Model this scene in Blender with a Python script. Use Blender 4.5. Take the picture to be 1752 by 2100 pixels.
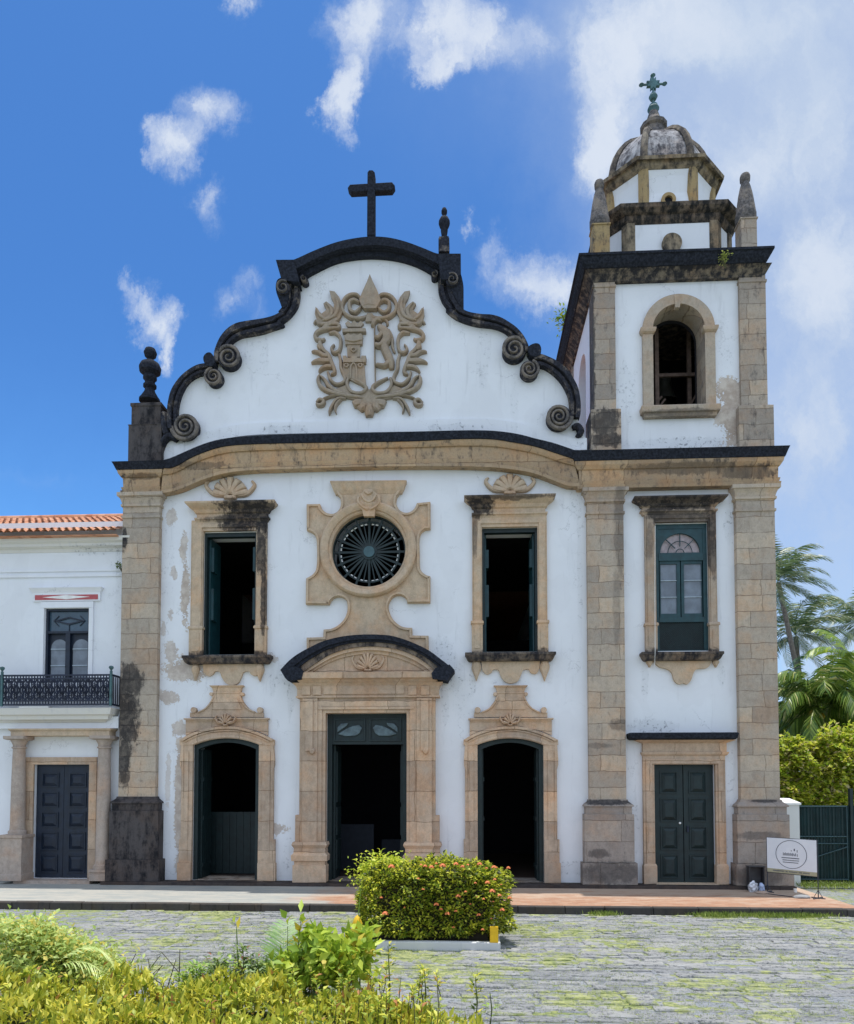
import bpy, bmesh, math, random
import numpy as np
from mathutils import Vector, Matrix, noise as mnoise
from mathutils.geometry import tessellate_polygon

for o in list(bpy.data.objects):
    bpy.data.objects.remove(o, do_unlink=True)
S = bpy.context.scene
COL = S.collection
R = math.radians
rnd = random.Random(7)

# ------------------------------------------------------------------ camera
F = 1500.0                      # focal length in photo units (photo = 1752 x 2100 units)
PITCH = math.atan(1500 / 38400)
YAW = R(3.0)
HOR = 1605.0
PY = HOR - F * math.tan(PITCH)
CAM = Vector((0, -22, 2.96))
cd = bpy.data.cameras.new('camera')
cam = bpy.data.objects.new('camera', cd)
COL.objects.link(cam)
cam.location = CAM
cam.rotation_euler = (math.pi / 2 + PITCH, 0, YAW)
cd.sensor_fit = 'HORIZONTAL'
cd.sensor_width = 36
cd.lens = 36 * F / 1752
cd.shift_y = (PY - 1050) / 1752
cd.clip_end = 2000
S.camera = cam
RM = cam.rotation_euler.to_matrix()


def ray(x, y):
    return RM @ Vector(((x - 876) / F, (PY - y) / F, -1))


def W(x, y, Y=0.0):
    """point of the vertical plane at depth Y measured in the photograph at x, y"""
    d = ray(x, y)
    return CAM + d * ((Y - CAM.y) / d.y)


def G(x, y, Z=0.0):
    d = ray(x, y)
    return CAM + d * ((Z - CAM.z) / d.z)


# ------------------------------------------------------------------ light
SUN_EL, SUN_AZ = R(85.5), R(10)       # azimuth from +Y towards +X
EXPOSURE = 0.55
S.view_settings.view_transform = 'Standard'
S.view_settings.look = 'None'
S.view_settings.exposure = EXPOSURE
S.view_settings.gamma = 1
sl = bpy.data.lights.new('sun', 'SUN')
sl.energy = 3.0
sl.angle = R(0.5)
sl.color = (1, 0.96, 0.9)
so = bpy.data.objects.new('sun', sl)
COL.objects.link(so)
sdir = Vector((math.cos(SUN_EL) * math.sin(SUN_AZ), math.cos(SUN_EL) * math.cos(SUN_AZ), math.sin(SUN_EL)))
so.rotation_euler = sdir.to_track_quat('Z', 'Y').to_euler()
so.location = (0, 0, 40)


class NT:
    """tiny node tree writer"""

    def __init__(s, tree):
        s.t = tree
        s.n = tree.nodes
        s.l = tree.links

    def node(s, typ, **kw):
        n = s.n.new(typ)
        for k, v in kw.items():
            setattr(n, k, v)
        return n

    def put(s, sock, v):
        if v is None:
            return
        if isinstance(v, bpy.types.NodeSocket):
            s.l.new(v, sock)
        elif isinstance(v, (tuple, list)) and sock.type == 'RGBA' and len(v) == 3:
            sock.default_value = (*v, 1)
        else:
            sock.default_value = v

    def m(s, op, a, b=None, c=None, clamp=False):
        n = s.node('ShaderNodeMath', operation=op, use_clamp=clamp)
        for i, v in enumerate((a, b, c)):
            if v is not None:
                s.put(n.inputs[i], v)
        return n.outputs[0]

    def v(s, op, a, b=None, out=0):
        n = s.node('ShaderNodeVectorMath', operation=op)
        s.put(n.inputs[0], a)
        if b is not None:
            if op == 'SCALE':
                s.put(n.inputs[3], b)
            else:
                s.put(n.inputs[1], b)
        return n.outputs[out]

    def mix(s, f, a, b, mode='MIX'):
        n = s.node('ShaderNodeMix', data_type='RGBA', blend_type=mode)
        s.put(n.inputs[0], f)
        s.put(n.inputs[6], a)
        s.put(n.inputs[7], b)
        return n.outputs[2]

    def noise(s, vec, scale, detail=4, rough=0.55, out=0, dist=0.0):
        n = s.node('ShaderNodeTexNoise')
        s.put(n.inputs['Vector'], vec)
        n.inputs['Scale'].default_value = scale
        n.inputs['Detail'].default_value = detail
        n.inputs['Roughness'].default_value = rough
        n.inputs['Distortion'].default_value = dist
        return n.outputs[out]

    def ss(s, x, lo, hi):
        n = s.node('ShaderNodeMapRange', interpolation_type='SMOOTHSTEP')
        s.put(n.inputs[0], x)
        n.inputs[1].default_value = lo
        n.inputs[2].default_value = hi
        return n.outputs[0]

    def xyz(s, a, b, c):
        n = s.node('ShaderNodeCombineXYZ')
        for i, v in enumerate((a, b, c)):
            s.put(n.inputs[i], v)
        return n.outputs[0]

    def sep(s, v):
        n = s.node('ShaderNodeSeparateXYZ')
        s.put(n.inputs[0], v)
        return n.outputs

    def stains(s, u, w, lst, nz, k=0.9, crisp=False):
        """lst: (u, w, ru, rw, amount); ragged patches. returns 0..1"""
        out = None
        for (cu, cw, ru, rw, am) in lst:
            a = s.m('MULTIPLY', s.m('SUBTRACT', u, cu), 1 / ru)
            b = s.m('MULTIPLY', s.m('SUBTRACT', w, cw), 1 / rw)
            d = s.m('SQRT', s.m('ADD', s.m('MULTIPLY', a, a), s.m('MULTIPLY', b, b)))
            e = s.m('SUBTRACT', s.m('MULTIPLY_ADD', s.m('SUBTRACT', nz, 0.5), k * 3.6, 1.15), d)
            f = s.m('MULTIPLY', s.ss(e, 0.0, 0.08 if crisp else 0.42), am)
            out = f if out is None else s.m('MAXIMUM', out, f)
        return out if out is not None else 0.0


# ------------------------------------------------------------------ sky with clouds
w = bpy.data.worlds.new('World')
S.world = w
w.use_nodes = True
t = NT(w.node_tree)
t.n.clear()
sky = t.node('ShaderNodeTexSky', sky_type='NISHITA', sun_disc=False)
sky.sun_elevation = SUN_EL
sky.sun_rotation = SUN_AZ
sky.air_density = 1.0
sky.dust_density = 0.6
sky.ozone_density = 2.0
tc = t.node('ShaderNodeTexCoord').outputs['Generated']
sx, sy, sz = t.sep(tc)
den = t.m('MAXIMUM', t.m('ABSOLUTE', sy), 0.08)
cu_ = t.m('DIVIDE', sx, den)
cv_ = t.m('DIVIDE', sz, den)
uv = t.xyz(cu_, cv_, 0.0)
warp = t.noise(t.v('MULTIPLY', uv, (1.2, .8, 1)), 5.0, 8, 0.68, out=1)
warp2 = t.v('SUBTRACT', warp, (0.5, 0.5, 0.5))
uvw = t.v('ADD', uv, t.v('SCALE', warp2, 0.20))
cu, cv, _ = t.sep(uvw)
fine = t.noise(t.v('MULTIPLY', uvw, (1.3, 0.75, 1)), 9.0, 8, 0.66)
# (photo x, y, half width, half height, density)
CL = [(735, 50, 80, 110, .95), (705, 190, 42, 75, 1.0), (895, 60, 95, 115, .8), (905, 170, 45, 40, .55), (1010, 90, 110, 80, .7),
      (350, 300, 62, 62, 1.0), (430, 225, 70, 60, .62), (430, 400, 42, 42, .62), (320, 640, 45, 60, .9), (345, 710, 22, 45, .8),
      (275, 610, 35, 25, .5), (490, 15, 30, 30, .7), (1090, 560, 110, 60, .62), (1150, 590, 70, 70, .55), (1010, 500, 40, 40, .4),
      (460, 590, 45, 45, .38), (530, 620, 35, 60, .3), (510, 545, 40, 30, .28), (970, 450, 16, 16, .5),
      (1250, 230, 90, 170, .9), (1300, 60, 190, 100, .6), (1230, 330, 60, 60, .6), (1500, 40, 200, 90, .45), (1650, 250, 150, 130, .4), (1700, 650, 120, 300, .45),
      (1480, 330, 120, 120, .45), (1640, 900, 70, 120, .5), (1690, 560, 110, 110, .5), (1700, 1330, 150, 60, .35), (60, 980, 160, 30, .12)]
acc = None
veil = None
for (px, py, rx, ry, am) in CL:
    d = ray(px, py)
    u0, v0 = d.x / d.y, d.z / d.y
    a = t.m('MULTIPLY', t.m('SUBTRACT', cu, u0), F / (rx * 1.35))
    b = t.m('MULTIPLY', t.m('SUBTRACT', cv, v0), F / (ry * 1.35))
    e = t.m('SUBTRACT', 1.0, t.m('SQRT', t.m('ADD', t.m('MULTIPLY', a, a), t.m('MULTIPLY', b, b))))
    e = t.m('MULTIPLY', t.m('MAXIMUM', e, 0.0), am)
    acc = e if acc is None else t.m('ADD', acc, e)
acc = t.m('MULTIPLY', acc, t.m('GREATER_THAN', sy, 0.0))
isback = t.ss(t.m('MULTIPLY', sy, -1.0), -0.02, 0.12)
back = t.m('MULTIPLY', t.ss(t.noise(uv, 1.3, 3), 0.25, 0.5), t.m('MULTIPLY', isback, 1.1))  # bright unseen clouds added behind the camera to light the facade
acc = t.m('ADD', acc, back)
dens = t.m('ADD', t.m('MULTIPLY', acc, 1.05), t.m('MULTIPLY', t.m('SUBTRACT', fine, 0.52), t.m('MULTIPLY', t.ss(acc, 0.0, 0.25), 1.5)))
cloud = t.m('MULTIPLY', t.m('POWER', t.ss(dens, 0.02, 0.95), 1.1), .93)
# thin veil on the right hand side of the view
vx = t.ss(t.m('ADD', cu, t.m('MULTIPLY', cv, 0.10)), 0.10, 0.50)
vx = t.m('MULTIPLY', vx, t.m('GREATER_THAN', sy, 0.0))
veil = t.m('ADD', t.m('MULTIPLY', vx, t.m('MULTIPLY_ADD', fine, 0.6, 0.5)), t.m('MULTIPLY', t.ss(acc, 0.0, .5), .22))
veil = t.m('ADD', veil, t.m('MULTIPLY', t.m('MULTIPLY', t.ss(cu, -.25, .25), t.ss(cv, .75, 1.05)), .22))
elev = t.ss(cv, -0.02, 0.75)
skyc = t.mix(1.0, sky.outputs[0], (0.61, 1.20, 1.84), 'MULTIPLY')
low = t.mix(t.m('SUBTRACT', 1.0, elev), skyc, t.mix(1.0, skyc, (1.7, 1.5, 1.3), 'MULTIPLY'))
c1 = t.mix(t.m('MULTIPLY', veil, 0.85, clamp=True), low, (6.3, 7.5, 9.4))
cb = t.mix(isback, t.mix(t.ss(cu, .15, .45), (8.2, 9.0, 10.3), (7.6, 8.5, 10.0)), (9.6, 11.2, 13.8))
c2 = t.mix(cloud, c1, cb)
bg = t.node('ShaderNodeBackground')
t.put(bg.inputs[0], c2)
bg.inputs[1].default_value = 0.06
wo = t.node('ShaderNodeOutputWorld')
t.l.new(bg.outputs[0], wo.inputs[0])


# ------------------------------------------------------------------ materials
def newmat(name):
    m = bpy.data.materials.new(name)
    m.use_nodes = True
    k = NT(m.node_tree)
    k.n.clear()
    out = k.node('ShaderNodeOutputMaterial')
    b = k.node('ShaderNodeBsdfPrincipled')
    k.l.new(b.outputs[0], out.inputs[0])
    return m, k, b


def pos(k):
    return k.node('ShaderNodeNewGeometry').outputs['Position']


def bump(k, b, h, strength=0.4, dist=0.02):
    n = k.node('ShaderNodeBump')
    n.inputs['Strength'].default_value = strength
    n.inputs['Distance'].default_value = dist
    k.put(n.inputs['Height'], h)
    k.l.new(n.outputs[0], b.inputs['Normal'])


def simple(name, col, rough=0.7, metal=0.0, var=0.12, scale=6.0, bmp=0.0):
    m, k, b = newmat(name)
    p = pos(k)
    n = k.noise(p, scale, 4)
    c = k.mix(k.ss(n, 0.3, 0.7), tuple(x * (1 - var) for x in col), tuple(min(1, x * (1 + var)) for x in col))
    k.put(b.inputs['Base Color'], c)
    b.inputs['Roughness'].default_value = rough
    b.inputs['Metallic'].default_value = metal
    if bmp:
        bump(k, b, k.noise(p, scale * 4, 3), bmp)
    return m


def P2(x, y, Y=0):
    p = W(x, y, Y)
    return p.x, p.z


def sp(x, y, rx, ry, am, Y=0):
    a, c = P2(x, y, Y)
    return (a, c, rx / 68.0, ry / 68.0, am)


def stone(name, base, dark=(0.055, 0.05, 0.05), amount=0.25, joints=True, stain=(), rows=0.47, wid=0.95, warm=0.1):
    m, k, b = newmat(name)
    p = pos(k)
    x, y, z = k.sep(p)
    u = k.m('ADD', x, k.m('MULTIPLY', y, 0.83))
    n1 = k.noise(p, 1.1, 5, 0.65)
    n2 = k.noise(p, 5.5, 6, 0.7)
    n3 = k.noise(p, 26, 4, 0.7)
    n4 = k.noise(k.v('MULTIPLY', p, (1.0, 1.0, 0.3)), 4.2, 5, 0.7)
    lt = tuple(min(1, c * 1.13) for c in base)
    dk = tuple(c * 0.80 for c in base)
    c = k.mix(k.ss(k.m('ADD', k.m('MULTIPLY', n2, .4), k.m('ADD', k.m('MULTIPLY', n3, .3), k.m('MULTIPLY', n4, .3))), 0.38, 0.62), dk, lt)
    c = k.mix(k.m('MULTIPLY', k.ss(n3, 0.60, 0.70), 0.35), c, tuple(q * .5 for q in base))
    c = k.mix(k.ss(n1, 0.42, 0.7), c, k.mix(1.0, c, (1.0 + warm, 0.94, 0.82), 'MULTIPLY'))
    h = k.m('MULTIPLY', n3, 0.35)
    h = k.m('ADD', h, k.m('MULTIPLY', n2, 0.5))
    if joints:
        wob = k.v('SCALE', k.v('SUBTRACT', k.noise(p, 2.6, 4, out=1), (0.5, 0.5, 0.5)), 0.11)
        vv = k.v('ADD', k.xyz(u, z, 0.0), wob)
        br = k.node('ShaderNodeTexBrick')
        br.offset = 0.37
        br.squash = 1.35
        br.squash_frequency = 3
        k.put(br.inputs['Vector'], vv)
        br.inputs['Scale'].default_value = 1
        br.inputs['Brick Width'].default_value = wid
        br.inputs['Row Height'].default_value = rows
        br.inputs['Mortar Size'].default_value = 0.010
        br.inputs['Mortar Smooth'].default_value = 0.3
        br.inputs['Bias'].default_value = 0
        br.inputs['Color1'].default_value = (0.74, 0.76, 0.80, 1)
        br.inputs['Color2'].default_value = (1.16, 1.13, 1.08, 1)
        br.inputs['Mortar'].default_value = (0.50, 0.46, 0.42, 1)
        c = k.mix(k.m('MULTIPLY', k.ss(n1, 0.25, 0.5), 0.9), c, k.mix(1.0, c, br.outputs[0], 'MULTIPLY'))
        h = k.m('SUBTRACT', h, k.m('MULTIPLY', br.outputs['Fac'], 1.2))
    gr = k.ss(k.m('ADD', k.m('MULTIPLY', n4, 0.6), k.m('MULTIPLY', n2, 0.4)), 0.62 - amount * 0.4, 0.80 - amount * 0.3)
    gr = k.m('MULTIPLY', gr, min(1, 0.55 + amount))
    if stain:
        st_ = k.stains(x, z, stain, k.m('ADD', k.m('MULTIPLY', n2, 0.5), k.m('MULTIPLY', n4, 0.5)))
        c = k.mix(gr, c, dark)
        c = k.mix(k.m('MULTIPLY', st_, k.m('MULTIPLY_ADD', k.ss(n2, .45, .6), -.16, .97)), c, (.022, .022, .026))
    else:
        c = k.mix(gr, c, dark)
    k.put(b.inputs['Base Color'], c)
    b.inputs['Roughness'].default_value = 0.92
    b.inputs['Specular IOR Level'].default_value = 0.2
    bump(k, b, h, 0.6, 0.03)
    return m


def plaster(name, base=(0.80, 0.82, 0.86), peel=(), dirt=(), grime=0.3):
    m, k, b = newmat(name)
    p = pos(k)
    x, y, z = k.sep(p)
    big = k.noise(p, 0.5, 4, 0.6)
    med = k.noise(p, 3.0, 6, 0.7)
    fin = k.noise(p, 9.0, 6, 0.75)
    streak = k.noise(k.v('MULTIPLY', p, (3.2, 3.2, 0.35)), 1.6, 5, 0.65)
    c = k.mix(k.ss(big, 0.3, 0.7), tuple(q * 0.94 for q in base), base)
    c = k.mix(k.m('MULTIPLY', k.ss(med, 0.52, 0.75), 0.25), c, (0.62, 0.65, 0.70))
    c = k.mix(k.m('MULTIPLY', k.ss(streak, 0.55, 0.75), grime), c, (0.44, 0.45, 0.48))
    crk = k.node('ShaderNodeTexVoronoi', feature='DISTANCE_TO_EDGE')
    k.put(crk.inputs['Vector'], k.v('ADD', p, k.v('SCALE', k.noise(p, 1.8, 5, .7, out=1), .9)))
    crk.inputs['Scale'].default_value = .42
    crack = k.m('MULTIPLY', k.m('SUBTRACT', 1.0, k.ss(crk.outputs['Distance'], .0, .006)), k.ss(k.noise(p, .8, 2), .5, .6))
    c = k.mix(k.m('MULTIPLY', crack, .5), c, (.35, .36, .38))
    pat = k.noise(k.v('MULTIPLY', p, (.8, .8, .55)), 1.1, 3, .4)
    c = k.mix(k.m('MULTIPLY', k.ss(pat, .53, .56), .16), c, (.66, .67, .70))
    rag = k.m('ADD', k.m('MULTIPLY', med, 0.55), k.m('MULTIPLY', fin, 0.45))
    if dirt:
        d = k.stains(x, z, dirt, k.m('ADD', k.m('MULTIPLY', streak, 0.5), k.m('MULTIPLY', med, 0.5)), .9)
        c = k.mix(k.m('MULTIPLY', d, 0.22), c, (0.45, 0.48, 0.5))
        c = k.mix(k.m('MULTIPLY', d, k.m('MULTIPLY', k.ss(fin, 0.52, 0.62), k.ss(med, .42, .58))), c, (0.15, 0.16, 0.18))
    h = k.m('MULTIPLY', med, 0.3)
    if peel:
        q = k.stains(x, z, peel, rag, 1.5, True)
        tan = k.mix(k.ss(med, 0.4, 0.65), (0.44, 0.36, 0.30), (0.62, 0.55, 0.48))
        c = k.mix(q, c, tan)
        h = k.m('SUBTRACT', h, k.m('MULTIPLY', q, 0.8))
    k.put(b.inputs['Base Color'], c)
    b.inputs['Roughness'].default_value = 0.9
    b.inputs['Specular IOR Level'].default_value = 0.2
    bump(k, b, h, 0.35, 0.03)
    return m


peels = [sp(352, 1338, 12, 20, .8), sp(377, 1120, 7, 26, .8), sp(357, 1175, 6, 14, .7), sp(380, 1215, 8, 60, .95), sp(372, 1130, 5, 10, .9), sp(350, 1260, 6, 10, .6), sp(385, 1375, 42, 22, .9), sp(345, 1430, 22, 14, .8),
         sp(368, 1495, 16, 14, .8), sp(345, 1590, 5, 50, .5), sp(368, 1640, 10, 120, .9), sp(560, 1700, 26, 10, .8), sp(335, 1290, 5, 14, .6), sp(557, 1350, 14, 8, .6),
         sp(352, 1060, 10, 16, .7)]
dirts = [sp(590, 1385, 40, 22, .8), sp(925, 1380, 26, 45, .7), sp(905, 1330, 22, 26, .7), sp(350, 1010, 20, 30, .35), sp(560, 1350, 20, 14, .5), sp(345, 1130, 16, 120, .25),
         sp(950, 1440, 20, 40, .3), sp(970, 1395, 8, 34, .6), sp(1128, 1385, 7, 30, .6), sp(1046, 1400, 40, 8, .4), sp(560, 1395, 8, 40, .6), sp(596, 1430, 8, 40, .6), sp(915, 1440, 8, 46, .6), sp(640, 1000, 12, 20, .3), sp(1180, 1030, 14, 40, .5), sp(1190, 1200, 6, 120, .4), sp(600, 1760, 20, 40, .4), sp(1175, 1780, 30, 16, .5)]
M_PL = plaster('white_limewash', peel=peels, dirt=dirts)
M_GAB = plaster('white_limewash_gable', grime=0.4, dirt=[sp(585, 884, 55, 10, .9), sp(930, 880, 60, 9, .9), sp(992, 725, 16, 70, .35), sp(1055, 830, 8, 70, .3),
                                                          sp(450, 760, 10, 70, .35), sp(525, 725, 26, 50, .3), sp(1190, 900, 14, 22, .5), sp(420, 895, 70, 8, .4)])
M_TW = plaster('white_limewash_tower', base=(0.80, 0.82, 0.86), grime=0.3,
               peel=[sp(1500, 800, 26, 26, 1), sp(1505, 850, 22, 60, 1), sp(1480, 850, 10, 20, .8)],
               dirt=[sp(1400, 905, 130, 12, .8), sp(1290, 800, 22, 60, .5), sp(1318, 1030, 20, 20, .9), sp(1340, 1490, 50, 14, .9), sp(1335, 1120, 7, 90, .35),
                     sp(1495, 1075, 10, 40, .7), sp(1322, 1390, 8, 40, .6), sp(1480, 1385, 8, 30, .5), sp(1300, 1700, 10, 80, .4), sp(1502, 1640, 9, 120, .4), sp(1490, 700, 20, 60, .3)])
M_CV = plaster('white_limewash_convent', base=(0.80, 0.82, 0.86), grime=0.12, dirt=[sp(200, 1130, 70, 7, .7), sp(240, 1200, 8, 160, .3)])
M_TRIM = plaster('pale_plaster_trim', base=(0.72, 0.70, 0.66), grime=0.4, dirt=[sp(200, 1126, 70, 8, .7)])

TAN = (0.53, 0.415, 0.30)
GREY = (0.465, 0.395, 0.32)
M_STONE = stone('ochre_sandstone', TAN, amount=0.15, joints=False)
M_PORTAL = stone('portal_sandstone', (0.55, 0.42, 0.31), amount=0.13, wid=1.3, rows=0.9)
M_ASH = stone('ashlar_sandstone', GREY, amount=0.26, stain=[sp(275, 1400, 30, 40, .9), sp(268, 1470, 26, 80, .95), sp(262, 1560, 14, 60, .9), sp(262, 1110, 8, 26, 1), sp(1268, 1488, 22, 13, .55),
              sp(1268, 1080, 12, 120, .45), sp(1262, 1250, 8, 90, .3), sp(1225, 1530, 30, 6, .4)])
M_FRIEZE = stone('frieze_sandstone', (0.47, 0.345, 0.225), amount=0.38, wid=1.25, rows=1.4,
                 stain=[sp(1390, 968, 120, 13, .55), sp(1520, 975, 60, 16, .6), sp(300, 985, 36, 7, .6), sp(800, 910, 30, 7, .9), sp(560, 915, 30, 8, .8), sp(420, 962, 60, 8, .5)])
M_BELF = stone('belfry_ashlar', (0.43, 0.365, 0.30), amount=0.34, stain=[sp(1238, 870, 34, 30, .85), sp(1245, 905, 40, 16, .9), sp(1240, 560, 30, 12, .8), sp(1540, 560, 40, 9, .7), sp(1212, 700, 9, 200, .8)])
M_WINL = stone('window_sandstone_left', TAN, amount=0.05, joints=False, stain=[sp(505, 1036, 62, 22, 1, -.35), sp(490, 1066, 44, 30, 1, -.2), sp(540, 1060, 22, 50, 1, -.2), sp(537, 1130, 12, 60, .95, -.1), sp(541, 1230, 7, 90, .9, -.1), sp(400, 1030, 30, 6, .8), sp(465, 1349, 110, 15, .95), sp(480, 1068, 60, 10, .8)])
M_WINM = stone('window_sandstone_middle', TAN, amount=0.05, joints=False, stain=[sp(985, 1030, 30, 26, 1, -.3), sp(978, 1050, 16, 14, .9, -.2), sp(1040, 1017, 100, 6, .8, -.4), sp(974, 1090, 6, 60, .6, -.1), sp(1048, 1344, 110, 13, .9)])
M_WINR = stone('window_sandstone_tower', (0.44, 0.35, 0.27), amount=0.25, joints=False, stain=[sp(1400, 1022, 115, 20, 1, -.35), sp(1395, 1060, 84, 18, .8, -.2), sp(1457, 1090, 14, 60, .9, -.1), sp(1460, 1130, 9, 60, .7), sp(1330, 1110, 9, 50, .5), sp(1400, 1343, 100, 14, .95), sp(1400, 1028, 110, 10, .9), sp(1345, 1055, 26, 22, .9)])
M_PLINTH = stone('plinth_sandstone', (0.37, 0.32, 0.28), amount=0.22, wid=1.6, rows=0.62, stain=[sp(1250, 1645, 60, 6, .9), sp(1222, 1748, 22, 9, .6), sp(1250, 1786, 75, 22, .6), sp(1550, 1712, 45, 8, .5), sp(1545, 1792, 50, 22, .55), sp(1560, 1642, 30, 5, .8)])
M_BLACKP = stone('mould_black_plinth', (0.10, 0.09, 0.09), dark=(0.015, 0.015, 0.018), amount=0.55, joints=False)
M_MIDBLK = stone('arch_moulding_weathered', (0.30, 0.24, 0.19), dark=(0.02, 0.021, 0.026), amount=0.62, joints=False)


def blackstone(name, base, tanamt=0.2):
    m, k, b = newmat(name)
    p = pos(k)
    n1 = k.noise(p, 2.4, 6, 0.7)
    n2 = k.noise(p, 14, 5, 0.7)
    c = k.mix(k.ss(n2, 0.35, 0.7), base, tuple(q * 2.6 for q in base))
    c = k.mix(k.m('MULTIPLY', k.ss(n1, 0.72 - tanamt * 0.5, 0.86 - tanamt * 0.4), 0.8), c, (0.26, 0.22, 0.185))
    k.put(b.inputs['Base Color'], c)
    b.inputs['Roughness'].default_value = 0.93
    b.inputs['Specular IOR Level'].default_value = 0.15
    bump(k, b, k.m('ADD', n2, n1), 0.6, 0.03)
    return m


M_BLACK = blackstone('lichen_black_stone', (0.013, 0.015, 0.021), 0.12)
M_COPE = blackstone('lichen_dark_coping', (0.018, 0.019, 0.025), 0.42)
M_SPIRAL = blackstone('worn_grey_scroll', (0.065, 0.06, 0.058), 0.62)
M_SILL = stone('blackened_sill_stone', (0.24, 0.195, 0.155), dark=(0.025, 0.025, 0.03), amount=0.7, joints=False)
M_URN = blackstone('grey_urn_stone', (0.07, 0.065, 0.065), 0.55)
M_OCHG = stone('weathered_ochre', (0.36, 0.29, 0.20), dark=(.05, .045, .04), amount=0.6, joints=False)
M_CREST = stone('crest_sandstone', (0.36, 0.30, 0.235), amount=0.12, joints=False)
M_OCHRE = stone('ochre_render', (0.42, 0.31, 0.16), amount=0.45, joints=False)
M_DOME = stone('stained_dome', (0.46, 0.46, 0.48), dark=(0.04, 0.04, 0.05), amount=0.66, joints=False)
M_GREEN = simple('dark_green_paint', (0.006, 0.019, 0.021), 0.55, var=0.25, bmp=0.1)
M_GREEN2 = simple('green_blue_paint', (0.008, 0.046, 0.056), 0.5, var=0.2, bmp=0.08)
M_BLUE = simple('dark_blue_paint', (0.005, 0.013, 0.030), 0.5, var=0.25, bmp=0.1)
M_BAR = simple('chalky_bar', (.35, .42, .48), .7)
M_IRON = simple('blue_black_iron', (0.006, 0.012, 0.035), 0.5, var=0.3)
M_GLASSG = simple('dusty_window_pane', (0.16, 0.19, 0.23), 0.18, var=0.2, scale=3)
M_FAN = simple('pink_curtained_pane', (0.36, 0.30, 0.31), 0.4, var=0.2, scale=9)
M_SHADE = simple('interior_shade', (0.008, 0.008, 0.012), 1.0)  # near-black that puts interior shade into the colour
M_WOODD = simple('dark_wood', (0.05, 0.03, 0.022), 0.8, var=0.3)
M_COPPER = simple('green_copper', (0.06, 0.13, 0.14), 0.7, var=0.3)
M_WHITE = simple('white_paint', (0.8, 0.8, 0.78), 0.7, var=0.08)
M_RED = simple('faded_red_paint', (0.45, 0.10, 0.11), 0.8)
M_YEL = simple('yellow_paint', (0.75, 0.45, 0.01), 0.6)
M_METAL = simple('dark_steel_pipe', (0.03, 0.035, 0.05), 0.5)


# ------------------------------------------------------------------ mesh helpers
def link(ob, parent=None):
    COL.objects.link(ob)
    if parent:
        ob.parent = parent
    return ob


def tag(o, label=None, cat=None, group=None, kind=None):
    if label:
        o['label'] = label
    if cat:
        o['category'] = cat
    if group:
        o['group'] = group
    if kind:
        o['kind'] = kind
    return o


def empty(name, label, cat, group=None):
    """an Empty at the world origin that parents the parts of one thing"""
    o = bpy.data.objects.new(name, None)
    o.empty_display_size = 0.2
    COL.objects.link(o)
    return tag(o, label, cat, group)


def catmull(pts, n=6, closed=False):
    out = []
    m = len(pts)
    for i in range(m if closed else m - 1):
        p = [pts[(i + j) % m] if closed else pts[max(0, min(m - 1, i + j))] for j in (-1, 0, 1, 2)]
        for s in range(n):
            q = s / n
            out.append(tuple(0.5 * (2 * p[1][c] + (p[2][c] - p[0][c]) * q + (2 * p[0][c] - 5 * p[1][c] + 4 * p[2][c] - p[3][c]) * q * q +
                                    (3 * p[1][c] - p[0][c] - 3 * p[2][c] + p[3][c]) * q ** 3) for c in range(len(pts[0]))))
    if not closed:
        out.append(tuple(pts[-1]))
    return out


def resample(pts, n):
    L = [0]
    for a, b in zip(pts, pts[1:]):
        L.append(L[-1] + math.dist(a, b))
    out = []
    j = 0
    for i in range(n):
        s = L[-1] * i / (n - 1)
        while j < len(pts) - 2 and L[j + 1] < s:
            j += 1
        q = (s - L[j]) / max(1e-9, L[j + 1] - L[j])
        out.append(tuple(pts[j][c] + (pts[j + 1][c] - pts[j][c]) * q for c in range(len(pts[0]))))
    return out


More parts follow.
